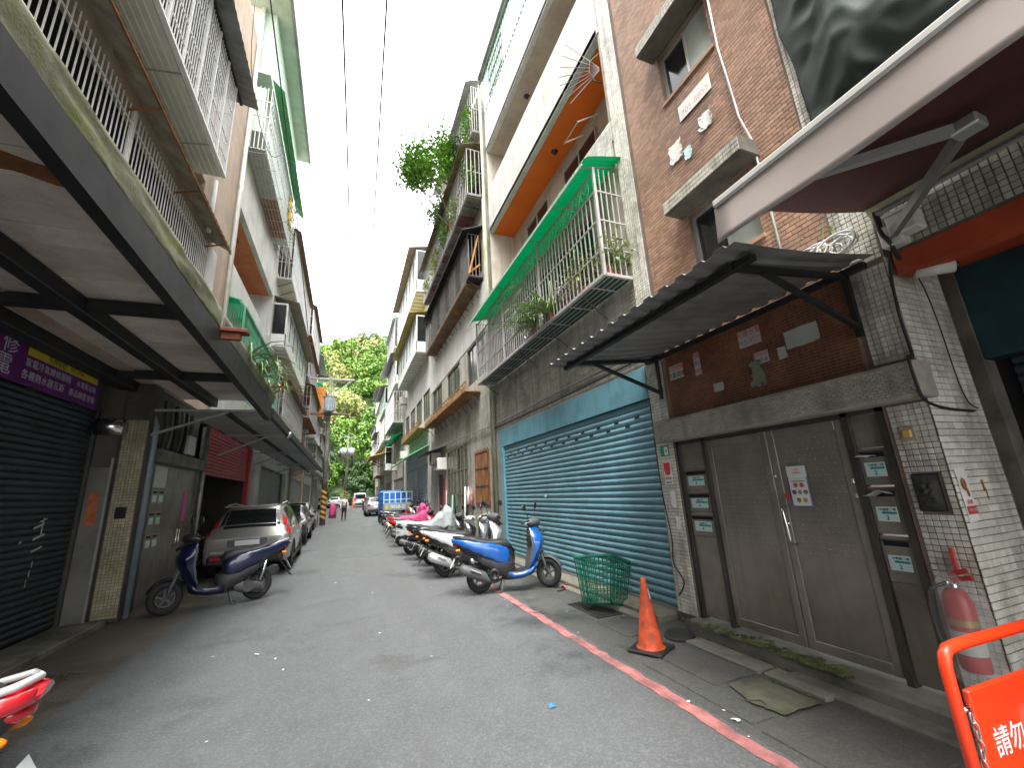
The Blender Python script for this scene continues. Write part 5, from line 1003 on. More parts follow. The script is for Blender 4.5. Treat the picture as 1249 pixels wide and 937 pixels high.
# ---- right: farther buildings
def mixed(label, s, X, y0, y1, H, wall, seed, kinds, roofs):
    b = facade(label, s, X, y0, y1, H, wall, seed); r = b['r']; z = 3.9; n = len(kinds); fh = (H-3.9)/n; L_ = y1-y0
    for k, rf in zip(kinds, roofs):
        ya, yb = y0+.4+r.random()*.6, y1-.4-r.random()*.6; d = .55+r.random()*.35; ho = min(2.5, fh-.75)
        if k == 'cage': f_cage(b, z+.35, z+.35+ho, ya, yb, d, GRILLW if r.random() < .6 else GRILLG, .24, 3, rf, PALEPAN if r.random() < .6 else RUST, True)
        elif k == 'bay': f_bay(b, z+.35, z+.35+ho, ya, yb, d, GRILLW if r.random() < .7 else PANGREEN, None, rf)
        elif k == 'ledge': f_windows(b, z+.9, z+2.3, max(2, int(L_/3)), GRILLD, [GLASSD, GLASSB], 1.7, False, 3); f_ledge(b, z+.4, ya, yb, .5, RUST)
        else:
            f_windows(b, z+.9, z+2.3, max(2, int(L_/3)), ALU, [GLASSD, GLASSF], 1.6, True, 2)
            if rf: mb = MB(); x0, x1 = out(b, 0), out(b, .9); mb.grid(lambda u, v: (x0+(x1-x0)*u, ya+(yb-ya)*v, z+2.75-.3*u), 1, 1); mb.build('awning_sheet', rf, b['o'], solid=.03)
        for _ in range(1 if r.random() < .7 else 0): aircon(s, X, r.uniform(y0+.5, y1-.5), z+.05, 'air conditioner under the %s upper storey of the %s' % (('lowest', 'second', 'third', 'topmost')[min(3, round((z-3.9)/fh))], ' '.join(label.split()[:6])))
        z += fh
    h = (y0+.6, y1-.6, .1, 3.2); b['holes'].append(h); mb = MB(); x = X+.10*s; mb.box(x-.01, x+.01, h[0], h[1], .1, 3.2); mb.build('shopfront', M('dull_shutter', (.20, .21, .21), .5, var=.25, streak=.3), b['o'])
    yp = y0+.25; MB().tube([(out(b, .07), yp, .1), (out(b, .07), yp, H-.3)], .05, 8).build('downpipe', PVCG, b['o'], True); close(b); return b
RUSTR = M('rusty_roof', (.26, .14, .08), .8, var=.3)
mixed('cream building with cages and a green canopy beyond the glazed bays', 1, 4.05, 33.1, 42, 16.8, PAINTC, 3, ('win', 'cage', 'bay', 'cage'), (GREENP, None, GREYM, GREENCOR))
mixed('white building with narrow bays far along the right side', 1, 4.05, 42.1, 51, 16.0, PAINTW, 4, ('bay', 'cage', 'bay', 'win'), (GREYM, None, GREYM, GREYM))
mixed('grey building with bays near the end of the right side', 1, 4.05, 51.1, 60, 15.2, GREYW, 5, ('cage', 'bay', 'cage', 'bay'), (RUSTR, GREYM, None, GREYM))
mixed('last pale building on the right before the trees', 1, 4.05, 60.1, 69, 14.2, PAINTC, 6, ('win', 'bay', 'cage', 'win'), (RUSTR, None, GREYM, GREYM))
fa = wthing('metal_canopy', 'yellow-brown corrugated canopy jutting out far along the right side', 'canopy', (3.2, 45, 5)); mb = MB(); corr(mb, (4.05, 42.5, 6.1), (-2.1, 0, -.5), (0, 7, 0), 14, .04, (0, 0, 1)); mb.build('roof_sheet', YELLOWA, fa, solid=.02); bx('front_rail', RUST, fa, 1.95, 2.03, 42.5, 49.5, 5.52, 5.6)
for y in (43, 46, 49): MB().bar((4.05, y, 4.6), (2.2, y, 5.55), .06).build('strut', RUST, fa)
# ---- left: farther buildings
b = facade('white building with a glazed white bay past the terracotta balcony', -1, LX, 19.3, 29.0, 15.8, PAINTW, 11)
f_bay(b, 8.3, 10.35, 19.4, 28.5, .57, GRILLW, None, M('tan_ledge', (.30, .26, .20), .8)); f_cage(b, 11.6, 14.0, 19.4, 28.2, .6, GRILLW, .2, 3, RUSTR, PALEPAN, True); f_windows(b, 5.0, 6.6, 3); f_cage(b, 4.6, 6.9, 20, 28.5, .6, GRILLG, .2, 3, RUSTR, RUST, False); b['holes'].append((20, 28, .1, 3.3)); close(b)
mb = MB().box(LX-.3, LX-.28, 20, 28, .1, 3.3).build('shopfront', M('dull_shutter'), b['o']); aircon(-1, LX, 19.9, 7.2, 'air conditioner under the glazed white bay on the left')
mixed('tan tiled building with brown cages on the left', -1, LX, 29.1, 38, 15.2, PINKW, 12, ('ledge', 'cage', 'cage', 'cage'), (RUSTR, RUSTR, RUSTR, RUSTR))
mixed('pale building with grey awnings behind the utility pole on the left', -1, LX, 38.1, 47, 14.6, PAINTW, 13, ('cage', 'bay', 'cage', 'win'), (GREYM, GREYM, GREENP, GREYM))
mixed('grey building far along the left side', -1, LX, 47.1, 57, 13.6, GREYW, 14, ('bay', 'cage', 'win', 'cage'), (GREYM, RUSTR, GREYM, GREYM))
mixed('last cream building on the left before the trees', -1, LX, 57.1, 66, 11.5, PAINTC, 15, ('cage', 'bay', 'cage'), (RUSTR, GREYM, GREYM))
vs_ = wthing('hanging_sign', 'narrow orange upright sign jutting out far along the left side', 'sign', (-2.4, 37, 9)); MB().bbox(-2.75, -2.0, 36.9, 37.1, 8.4, 10.9, .03).build('sign_panel', M('orange_sign', (.6, .2, .03), .5, var=.1), vs_); MB().bbox(-3.35, -2.75, 36.97, 37.03, 9.0, 9.06, .01).bbox(-3.35, -2.75, 36.97, 37.03, 10.3, 10.36, .01).build('sign_arm', GALV, vs_)
# ================================================================= hill, forest and trees at the end of the street
def hillz(x, y):
    d = max(0, y-74); h = 62*(1-math.exp(-d/46))*(1+.0022*x)-(0.0 if d < 90 else (d-90)*.12); return gz(74)-1.5+max(0, h)+2.6*sin(x*.11+1)*min(1, d/25)+1.8*sin(y*.13+x*.05)*min(1, d/25)
mb = MB(); mb.grid(lambda u, v: (-130+260*u, 70+190*v, hillz(-130+260*u, 70+190*v)), 60, 50); struct('hill', mb, M('forest_floor', (.05, .085, .02), .95, var=.6, vs=.5, dirt=(.015, .025, .008), damt=.8, ds=.6, bump=1, bs=3), True)
rr = random.Random(77)
def crown_mesh(n, size, seed, flat=.75):
    rg = random.Random(seed); mb = MB(); blobs = [(Vector((rg.gauss(0, .42), rg.gauss(0, .42), rg.uniform(-.35, .55))), rg.uniform(.30, .52)) for _ in range(9)]
    for _ in range(n):
        c, r = rg.choice(blobs); v = Vector((rg.gauss(0, 1), rg.gauss(0, 1), rg.gauss(.25, 1))).normalized(); p = c+v*r*rg.uniform(.75, 1.05); p.z *= flat
        L_ = size*rg.uniform(.6, 1.4); nn = (v+Vector((rg.uniform(-.7, .7), rg.uniform(-.7, .7), rg.uniform(-.2, .8)))).normalized(); a = nn.cross(Vector((rg.random(), rg.random(), rg.random()))).normalized(); b_ = nn.cross(a)
        mb.add([p-a*L_, p+b_*L_*.6-nn*L_*.2, p+a*L_, p-b_*L_*.6-nn*L_*.2], [(0, 1, 2), (0, 2, 3)])
    return mb
FC = [leafmat('forest_green', (.10, .20, .03), .4), leafmat('forest_light', (.14, .25, .036), .35), leafmat('forest_dark', (.04, .085, .022), .4), leafmat('forest_yellow', (.27, .29, .09), .3), leafmat('forest_olive', (.12, .175, .05), .35)]
protos = [crown_mesh(430, .108, 100+i, .72+.1*(i % 3)) for i in range(5)]
wood = [MB() for _ in FC]
def put(mbt, pr, c, r, rz_):
    cs, sn = cos(rz_), sin(rz_); n = len(mbt.v); mbt.v += [(c[0]+(x*cs-y*sn)*r, c[1]+(x*sn+y*cs)*r, c[2]+z*r) for x, y, z in pr.v]; mbt.f += [tuple(i+n for i in f) for f in pr.f]; mbt.m += [0]*len(pr.f)
nt_ = 0
for row in range(20):
    y = 73+row*4.9
    for k in range(int(24+row*1.0)):
        sp_ = 2.7+row*.16; x = 4+(k-(24+row*1.0)/2)*sp_+rr.uniform(-1.4, 1.4); yy = y+rr.uniform(-2, 2)
        if abs(x-2-yy*.03) > 10+yy*.2: continue
        r = rr.uniform(2.2, 3.7)*(1+.012*row)*(.62 if row < 2 else 1); z = hillz(x, yy)+r*.75; w = rr.random(); band = (yy-80)/85
        ci = (3 if w < .30 else 1 if w < .75 else 0) if .12 < band < .42 else (0 if w < .42 else 1 if w < .62 else 2 if w < .85 else 4)
        put(wood[ci], rr.choice(protos), (x, yy, z), r, rr.uniform(0, 6.3)); nt_ += 1
for _ in range(230):                         # the slope that shows between the house rows, closely wooded
    yy = rr.uniform(76, 150); x = rr.uniform(-9-yy*.05, 10+yy*.09); r = rr.uniform(1.7, 2.9); band = (yy-80)/85; w = rr.random()
    ci = (3 if w < .25 else 1 if w < .7 else 0) if .1 < band < .42 else (0 if w < .45 else 1 if w < .62 else 2 if w < .85 else 4)
    put(wood[ci], rr.choice(protos), (x, yy, hillz(x, yy)+r*.55), r, rr.uniform(0, 6.3))
for i, mb in enumerate(wood):
    if mb.f: tag(mb.build('forest', FC[i], None), ('mid green', 'light green', 'dark green', 'yellowish', 'olive')[i]+' tree crowns of the wooded hill at the end of the street', 'forest', kind='stuff')
def tree(label, x, y, h, r, ci, seed, name='tree', n=3):
    rg = random.Random(seed); z0 = hillz(x, y) if y > 70 else gz(y); t = wthing(name, label, 'tree', (x, y, z0), 'trees at the end of the street'); tk = MB()
    tk.tube([(x, y, z0-.3), (x+.2, y, z0+h*.35), (x-.1, y+.1, z0+h*.7)], [.22, .17, .10], 8)
    for k in range(4): a = rg.uniform(0, 6.3); tk.tube([(x+.1, y, z0+h*.45), (x+cos(a)*r*.4, y+sin(a)*r*.4, z0+h*.62), (x+cos(a)*r*.7, y+sin(a)*r*.7, z0+h*.8)], [.09, .06, .02], 5)
    tk.build('trunk', BARK, t, True); c = MB()
    for k in range(n+2): a = rg.uniform(0, 6.3); put(c, protos[k % 5], (x+cos(a)*r*.5, y+sin(a)*r*.5, z0+h*(.62+.10*k)), r*rg.uniform(.7, .95), rg.uniform(0, 6))
    tag(c.build('crown', FC[ci], t), kind='stuff')
for i, (lb, x, y, h, r, ci) in enumerate((('dark leafy tree at the left edge of the street end', -4.5, 70, 7.5, 2.8, 2), ('bright green broad tree at the centre of the street end', .5, 78, 9, 3.4, 1), ('dark tree overhanging the parked cars at the street end', 3.0, 74, 7, 2.9, 2), ('light green spreading tree beside the last right-hand building', 6.0, 72, 9.5, 3.0, 1), ('yellowish tall tree behind the far cars', -1.5, 82, 11, 3.4, 3), ('green tree behind the far white van', 4.5, 80, 10, 3.3, 0), ('bushy dark tree behind the second utility pole', 1.8, 71, 4.6, 2.0, 2))):
    tree(lb, x, y, h, r, ci, 200+i)
# ================================================================= utility poles and overhead wires
def pole(label, x, y, h, arm, stripes, seed):
    z0 = gz(y); t = wthing('utility_pole', label, 'utility pole', (x, y, z0)); MB().tube([(x, y, z0-.2), (x+.02, y, z0+h)], [.17, .11], 14).build('post', CONC, t, True)
    if stripes:
        s_ = MB(); s_.lathe([(.178, 0), (.174, 1.9)], (x, y, z0+.25), 'z', 16); s_.build('warning_wrap', M('wrap_black', (.03, .03, .03), .6), t, True)
        for k in range(6):
            mb = MB(); mb.grid(lambda u, v: (x+.182*cos(-pi*1.05*u), y+.182*sin(-pi*1.05*u), z0+.28+k*.31+.15*v+.28*u), 12, 1); mb.build('yellow_stripe', M('wrap_orange', (.5, .25, .04), .6), t, True)
    MB().bbox(x-arm, x+arm*.9, y-.05, y+.05, z0+h-.25, z0+h-.13, .01).build('cross_arm', GALV, t)
    MB().bar((x+.1, y, z0+h-1.3), (x+arm*.8, y, z0+h-.25), .05).build('arm_brace', GALV, t)
    for k in (-.9, -.45, .4, .85): MB().lathe([(.03, 0), (.06, .04), (.03, .08), (.06, .12), (.02, .18)], (x+arm*k, y, z0+h-.12), 'z', 8).build('insulator', BLACKG, t, True)
    return t, z0
p1_, z0 = pole('concrete utility pole with orange and black warning stripes and a grey transformer', -1.35, 30.0, 9.75, 1.75, True, 1)
for dx in (-.30,):
    tx = MB().lathe([(.001, 0), (.36, 0), (.36, .95), (.40, .96), (.40, 1.0), (.001, 1.05)], (-1.35+.02, 29.5, z0+7.2), 'z', 18).build('transformer', M('transformer_grey', (.33, .37, .40), .5, .2, var=.2), p1_, True, sharp=40)
    for k in range(9): a = 2*pi*k/9; MB().bar((-1.33+.38*cos(a), 29.5+.38*sin(a), z0+7.3), (-1.33+.38*cos(a), 29.5+.38*sin(a), z0+8.1), .06).build('cooling_fin', GALV, p1_)
MB().bbox(-2.5, -.2, 29.9, 30.1, z0+7.05, z0+7.2, .01).build('platform', M('pole_timber', (.14, .10, .07), .8), p1_)
p2_, z0 = pole('distant concrete utility pole with two pale transformers', -.1, 50, 8.2, 1.1, True, 2)
for dx in (-.42, .42): MB().lathe([(.001, 0), (.33, 0), (.33, .8), (.001, .88)], (-.1+dx, 49.6, z0+5.9), 'z', 14).build('transformer', M('transformer_pale', (.45, .52, .58), .5), p2_, True)
WZ = [('overhead wire running the length of the street toward the striped pole', [(-.9, -4, 10.2), (-.44, 6, 10.3), (-.17, 20, 10.4), (.0, 29.9, 10.25), (.4, 50, 9.2), (2, 75, 14)]), ('second overhead wire along the street, right of the first', [(.05, -4, 10.8), (.31, 6, 10.7), (.55, 20, 10.2), (.25, 30, 10.1), (.8, 50, 9.1), (3, 75, 15)]), ('low overhead wire along the left facades to the striped pole', [(-2.2, 8, 13.5), (-2.3, 16, 12.6), (-2.4, 24, 11), (-2.6, 30, 10)]), ('service wire sagging from the striped pole to the right facade', [(-1.2, 30, 6.6), (1.2, 32, 5.6), (4, 34, 6.0)]), ('service wire from the striped pole to the left canopy', [(-1.4, 30, 6.3), (-2.2, 27, 5.2), (-3.3, 24, 5.0)])]
for lb, pts in WZ: cable('overhead_wire', lb, pts, .019, CABLE, 'wire')
for k in range(6): cable('overhead_wire', 'slack wire in the bundle between the two utility poles', [(-1.3, 30, 6.0+.3*k), (-.8+.1*k, 40, 4.9+.35*k), (-.1, 50, 5.5+.25*k)], .012, CABLE, 'wire', 'slack wires between the poles')
# ================================================================= scooters
def ip(tab, x):
    """smooth interpolation of a table [(x, a, b, ...)]"""
    if x <= tab[0][0]: return tab[0][1:]
    for p, q in zip(tab, tab[1:]):
        if x <= q[0]: t = (x-p[0])/(q[0]-p[0]); t = t*t*(3-2*t); return tuple(a+(b-a)*t for a, b in zip(p[1:], q[1:]))
    return tab[-1][1:]
def se(x, hw, z0, z1, e=2.8, n=18, yc=0):
    zc, hh = (z0+z1)/2, (z1-z0)/2; out_ = []
    for k in range(n):
        t = 2*pi*k/n; c, s_ = cos(t), sin(t); out_.append((x, yc+hw*math.copysign(abs(c)**(2/e), c), zc+hh*math.copysign(abs(s_)**(2/e), s_)))
    return out_
def sweep(mb, tab, n=14, e=2.8, seg=18):
    """tab rows: x, half width, z bottom, z top"""
    a, b = tab[0][0], tab[-1][0]; xs = [a+(b-a)*i/n for i in range(n+1)]; sg = 1 if b > a else -1
    t2 = [(r[0]*sg, *r[1:]) for r in tab]; return mb.loft([se(x, *ip(t2, x*sg), e, seg) for x in xs])
def paint(name, c, flake=0): return M(name, c, .28, flake, var=.05, bump=0, coat=.8)
LAMPR = M('red_lens', (.45, .01, .012), .2, var=.1, bump=0, coat=.6); LAMPO = M('orange_lens', (.75, .22, .01), .25, var=.1, bump=0); LAMPC = M('clear_lens', (.6, .62, .63), .12, var=.05, bump=0, coat=.5)
MIRROR = M('mirror_glass', (.75, .77, .78), .05, 1, var=.02, bump=0); PLATE = M('plate_white', (.68, .69, .68), .4, var=.05, bump=0)
def place(o, loc, hd, s=1.0, lean=0):
    o.location = (loc[0], loc[1], gz(loc[1])+(loc[2] if len(loc) > 2 else 0)); o.rotation_euler = (lean, 0, hd); o.scale = (s, s*1.06, s*1.09) if o.name.startswith('scooter') else (s, s, s)
def scooter(label, main, trim, loc, hd, steer=0, s=1.0, rail=BLACK, plate_txt='', lean=0, group='scooters parked along the street', rack=False, stripe=None, bob=.0, tailx=0, muff=None):
    t = thing('scooter', label, 'scooter', (0, 0, 0), 0, group); R_ = .235
    def whl(cx, rot=0):
        def tr(mb):
            if rot: mb.v = [(1.17+(x-1.17)*cos(rot)-y*sin(rot), (x-1.17)*sin(rot)+y*cos(rot), z) for x, y, z in mb.v]
            return mb
        w = tr(MB().lathe([(.130, -.034), (.145, -.05), (.185, -.062), (R_-.012, -.045), (R_, 0), (R_-.012, .045), (.185, .062), (.145, .05), (.130, .034), (.130, -.034)], (cx, 0, R_), 'y', 28)).build('wheel', RUBBER, t, True)
        rm = MB().lathe([(.112, -.03), (.127, -.034), (.127, .034), (.112, .03), (.112, -.03)], (cx, 0, R_), 'y', 24).lathe([(.001, -.045), (.035, -.045), (.04, .045), (.001, .045)], (cx, 0, R_), 'y', 12)
        for k in range(5): a = 2*pi*k/5; rm.bar((cx+.03*cos(a), 0, R_+.03*sin(a)), (cx+.118*cos(a+.25), 0, R_+.118*sin(a+.25)), .024, .03)
        tr(rm).build('rim', GREYP, w, True, sharp=35); return tr
    whl(0); tr = whl(1.26, steer)
    fk = MB()
    for y in (-.075, .075): fk.tube([(1.26, y, R_), (1.20, y, .42), (1.12, y*.8, .62)], [.022, .026, .028], 8)
    tr(fk).build('front_fork', GREYP, t, True)
    fd = MB().grid(lambda u, v: (1.26+(.245+.02*(1-abs(v*2-1)**2))*cos(.35+2.1*u), (v*2-1)*.075*(1-.25*abs(u*2-1)**3), R_+(.245+.02*(1-abs(v*2-1)**2))*sin(.35+2.1*u)), 14, 8)
    tr(fd).build('front_fender', trim, t, True, solid=.006)
    Z = [(.27, .13, .94, .07), (.36, .19, 1.01, .11), (.50, .225, 1.09, .14), (.66, .25, 1.175, .19), (.76, .25, 1.20, .22), (.86, .20, 1.15, .20), (.95, .12, 1.08, .14)]; rings = []
    for i in range(13):
        z = .27+.68*i/12; w, xf, th = ip(Z, z); r = [(xf-.13*abs(k/6)**2.4, w*k/6, z) for k in range(-6, 7)]+[(xf-th-.02*abs(k/5)**2, w*.93*k/5, z) for k in range(5, -6, -1)]; rings.append(r)
    MB().loft(rings).build('leg_shield', main, t, True, sharp=50)
    ipn = MB(); rings = []
    for i in range(9):
        z = .33+.55*i/8; w, xf, th = ip(Z, z); rings.append([(xf-th-.035-.02*sin(pi*i/8), w*.80*k/5, z) for k in range(-5, 6)]+[(xf-th+.01, w*.84*k/5, z) for k in range(5, -6, -1)])
    ipn.loft(rings).build('inner_panel', GREYP, t, True, sharp=50); MB().bbox(.905, .99, -.15, .15, .66, .86, .03).build('glove_box', BLACK, t)
    MB().tube([(1.10, .09, .955), (1.19, .07, .87), (1.20, -.07, .87), (1.10, -.09, .955)], .012, 6).build('nose_trim', trim, t, True)
    for y in (-.115, .115): MB().loft([se(1.11, .035, .74, .80, 2.2, 10, y), se(1.15, .03, .745, .795, 2.2, 10, y), se(1.158, .01, .765, .78, 2, 10, y)]).build('front_indicator', LAMPO if y > 0 else LAMPC, t, True)
    st = lambda mb: tr(mb)
    nk = MB().tube([(1.08, 0, .84), (1.02, 0, .95), (.985, 0, 1.03)], [.095, .085, .09], 12); st(nk).build('steering_neck', trim, t, True)
    hb = MB(); sweep(hb, [(.90, .06, .99, 1.05), (.95, .18, .965, 1.085), (1.03, .21, .96, 1.10), (1.10, .16, .975, 1.085), (1.14, .06, 1.0, 1.05)], 10); st(hb).build('handlebar_cover', trim, t, True)
    st(MB().loft([se(1.085, .10, 1.0, 1.07, 2.4, 14), se(1.115, .085, 1.008, 1.06, 2.4, 14), se(1.128, .04, 1.02, 1.05, 2.2, 14)])).build('headlight', LAMPC, t, True)
    for y in (-1, 1):
        st(MB().tube([(1.0, y*.14, 1.04), (.965, y*.24, 1.045), (.93, y*.37, 1.035)], [.016, .021, .019], 8)).build('grip', BLACK, t, True)
        st(MB().tube([(1.03, y*.15, 1.045), (1.02, y*.24, 1.04), (.985, y*.35, 1.03)], .007, 5)).build('brake_lever', ALU, t, True)
        mr = st(MB().tube([(1.0, y*.20, 1.06), (.985, y*.23, 1.17), (.96, y*.31, 1.25)], .006, 5)).build('mirror_stem', BLACK, t, True)
        st(MB().loft([[(.965+dx, y*.33+.078*k*cos(a), 1.29+.055*k*sin(a)) for a in [2*pi*q/14 for q in range(14)]] for dx, k in ((-.006, .9), (0, 1), (.014, .95), (.024, .5))])).build('mirror', BLACK, t, True)
        st(MB().loft([[(.957+dx, y*.33+.070*cos(a), 1.29+.047*sin(a)) for a in [2*pi*q/14 for q in range(14)]] for dx in (0, .003)])).build('mirror_glass', MIRROR, t)
    fl = MB(); sweep(fl, [(.42, .12, .18, .34), (.5, .175, .18, .315), (.7, .19, .19, .31), (.88, .18, .22, .33), (.97, .14, .26, .36)], 10, 5); fl.build('floorboard', BLACK, t, True)
    for y in (-1, 1):
        MB().loft([[(x, y*(w+.012), z0), (x, y*(w+.018), z0+.05), (x, y*(w+.010), z0+.09), (x, y*(w-.01), z0+.07)] for x, w, z0 in ((.50, .165, .22), (.6, .183, .205), (.75, .188, .21), (.9, .178, .25), (1.0, .17, .34))]).build('floor_trim', main, t, True)
    bd = MB(); sweep(bd, [(.54, .10, .36, .62), (.44, .145, .36, .68), (.25, .165, .42, .73), (.02, .165, .50, .765), (-.18, .145, .58, .80), (-.34, .095, .66, .83), (-.44+tailx, .045, .74, .84)], 18, 3.4); bd.build('body_core', BLACK, t, True)
    TP = [(-.47, .845, .795, .07), (-.40, .85, .775, .115), (-.25, .835, .705, .158), (-.05, .795, .62, .180), (.15, .765, .535, .188), (.32, .735, .46, .182), (.46, .69, .41, .162), (.53, .63, .46, .135)]
    for y in (-1, 1):
        def sp__(u, v):
            x = .53-1.0*u; zt_, zb_, w_ = ip(TP, x); k_ = v*2-1; return (x, y*(w_+.006-.022*abs(k_)**2.5), zb_+(zt_-zb_)*v)
        MB().grid(sp__, 20, 8).build('side_panel', main, t, True, solid=.008)
    MB().loft([[(-.36, .115*k, .80+.05*(1-k*k)) for k in (-1, -.5, 0, .5, 1)]+[(-.36, .10*k, .77) for k in (1, -1)], [(-.49, .07*k, .825+.03*(1-k*k)) for k in (-1, -.5, 0, .5, 1)]+[(-.48, .06*k, .80) for k in (1, -1)]]).build('tail_cowl', main, t, True, sharp=40)
    lb = MB(); sweep(lb, [(.62, .12, .22, .46), (.48, .165, .20, .50), (.30, .175, .26, .52), (.12, .165, .38, .56), (-.08, .14, .50, .64)], 12, 4); lb.build('lower_body', BLACK, t, True)
    sw_ = MB()
    if stripe:
        for y in (-1, 1): sw_.loft([[(x, y*(w+.006), z), (x, y*(w+.006), z+h_), (x, y*(w-.004), z+h_), (x, y*(w-.004), z)] for x, w, z, h_ in ((.36, .155, .60, .012), (.15, .172, .655, .02), (-.08, .168, .71, .022), (-.28, .125, .77, .012))])
        sw_.build('side_stripe', stripe, t, True)
    se_ = MB(); sweep(se_, [(.57, .08, .64, .71), (.52, .13, .64, .78), (.38, .155, .67, .805), (.2, .16, .71, .80), (.05, .158, .73, .825), (-.12, .14, .76, .875), (-.27, .095, .80, .885), (-.33, .045, .82, .865)], 18, 3.4); se_.build('seat', SEAT, t, True)
    MB().tube([(-.12, .13, .80), (-.26, .135, .85), (-.40, .10, .875), (-.455, 0, .88), (-.40, -.10, .875), (-.26, -.135, .85), (-.12, -.13, .80)], .017, 8).build('grab_rail', rail, t, True)
    tl = MB(); sweep(tl, [(-.33, .085, .70, .80), (-.41, .07, .715, .795), (-.46, .03, .74, .78)], 6, 2.4); tl.build('tail_light', LAMPR, t, True)
    for y in (-1, 1): MB().loft([se(-.34, .03, .655, .705, 2.2, 10, y*.10), se(-.40, .025, .66, .70, 2.2, 10, y*.115), se(-.42, .008, .675, .69, 2, 10, y*.12)]).build('rear_indicator', LAMPO, t, True)
    MB().grid(lambda u, v: (-.26-.25*u-.03*u*u, (v*2-1)*(.075+.01*u), .64-.34*u**1.2-.02*(v*2-1)**2), 8, 4).build('rear_fender', BLACK, t, True, solid=.008)
    pl = MB().grid(lambda u, v: (-.435-.075*u, (v*2-1)*.105, .545-.13*u), 1, 1).build('number_plate', PLATE, t, solid=.004)
    if plate_txt:
        n_ = Vector((-.13, 0, .075)).normalized(); text('lettering', plate_txt, .075, INK, pl, Matrix(((0, -.5, n_.x*1, -.476), (-1, 0, 0, 0), (0, .866, n_.z, .486), (0, 0, 0, 1))))
    en = MB(); en.loft([se(.36, .05, .20, .34, 3, 14, .10), se(.25, .065, .15, .33, 3, 14, .11), se(.05, .06, .15, .30, 3, 14, .115), se(-.06, .045, .16, .27, 3, 14, .115)]).lathe([(.001, .0), (.085, .0), (.09, -.03)], (.16, .185, .245), 'y', 16); en.build('engine_case', M('engine_grey', (.075, .075, .075), .5, .3, var=.2, bump=.1), t, True, sharp=45)
    MB().loft([se(.30, .10, .24, .40, 3, 12), se(.12, .09, .25, .42, 3, 12)]).build('engine_block', GREYP, t, True)
    MB().lathe([(.001, -.05), (.05, -.05), (.055, -.075), (.085, -.07), (.095, 0)], (.24, -.14, .29), 'y', 16).build('fan_cover', BLACK, t, True)
    MB().tube([(.40, -.05, .20), (.25, -.12, .17), (.12, -.155, .22), (.06, -.17, .27), (-.30, -.185, .40), (-.36, -.187, .42)], [.02, .024, .04, .078, .082, .045], 14).build('exhaust', muff or GREYP, t, True)
    MB().bar((.0, -.255, .34), (-.18, -.268, .41), .06, .012).build('heat_shield', ALU, t)
    for y in (.13,): MB().tube([(-.02, y, .30), (-.10, y, .60)], [.026, .026], 8).build('shock_absorber', CHROME, t, True)
    MB().tube([(.42, .10, .20), (.36, .13, .02), (.30, .13, .008)], .013, 6).tube([(.42, -.10, .20), (.36, -.13, .02), (.30, -.13, .008)], .013, 6).tube([(.42, -.10, .20), (.42, .10, .20)], .013, 6).build('centre_stand', GREYP, t, True)
    if rack: MB().bbox(-.62, -.30, -.17, .17, .88, 1.12, .05).build('top_box', BLACK, t)
    place(t, loc, hd, s, lean); return t
def draped(label, mat, loc, hd, tab, seed, name='scooter_cover', s=1.0):
    """cloth cover hanging over a scooter: sweep with fluttering folds"""
    rg = random.Random(seed); ph = rg.uniform(0, 6); mb = MB(); a, b = tab[0][0], tab[-1][0]; n = 44
    def fn(u, v):
        x = a+(b-a)*u; w, zb_, zt_ = ip(tab, x); t_ = (v*2-1); k = abs(t_)
        y = math.copysign(w*(min(1, k*1.9)**.8)+.02*max(0, k-.5)*sin(x*23+ph+3*t_), t_) if k > 1e-6 else 0; z = zt_-(zt_-zb_)*max(0, (k-.42)/.58)-.03*min(1, k*1.9)**2+.02*sin(x*19+ph)*max(0, k-.4)
        n3 = Vector((x*5+ph, t_*4, ph)); wr = abs(mnoise.noise(n3))*.09+.03*mnoise.noise(n3*2.3); return (x, y*(1+.5*wr), z-wr*.55)
    mb.grid(fn, 60, 40); o = mb.build(name, mat, None, True, solid=.004); top(o, label, 'cover'); place(o, loc, hd, s); return o
BLUEM = paint('blue_paint', (.010, .095, .36), .1); NAVY = paint('navy_paint', (.007, .010, .045), .2); WHITEP = paint('white_paint', (.62, .63, .63)); SILVP = paint('silver_paint', (.36, .37, .38), .5); REDP = paint('red_paint', (.50, .012, .02)); BLKP = paint('black_paint', (.014, .014, .016)); TEALPNT = paint('aqua_paint', (.10, .50, .55)); GREYPNT = paint('grey_paint', (.12, .125, .13), .3)
PI = pi
scooter('blue scooter with grey handlebars on its centre stand before the blue shutter', BLUEM, GREYP, (2.25, 7.62), radians(-11), -.55, 1.0)
scooter('navy blue scooter with silver side stripes in front of the grey steel door', NAVY, BLACK, (-1.50, 9.66), radians(180+18), .15, 1.06, ALU, stripe=SILVP)
scooter('red scooter with white grab rail beside the left-hand kerb', REDP, WHITEP, (-1.80, 2.93), radians(180+9), 0, 1.0, WHITEP, '9')
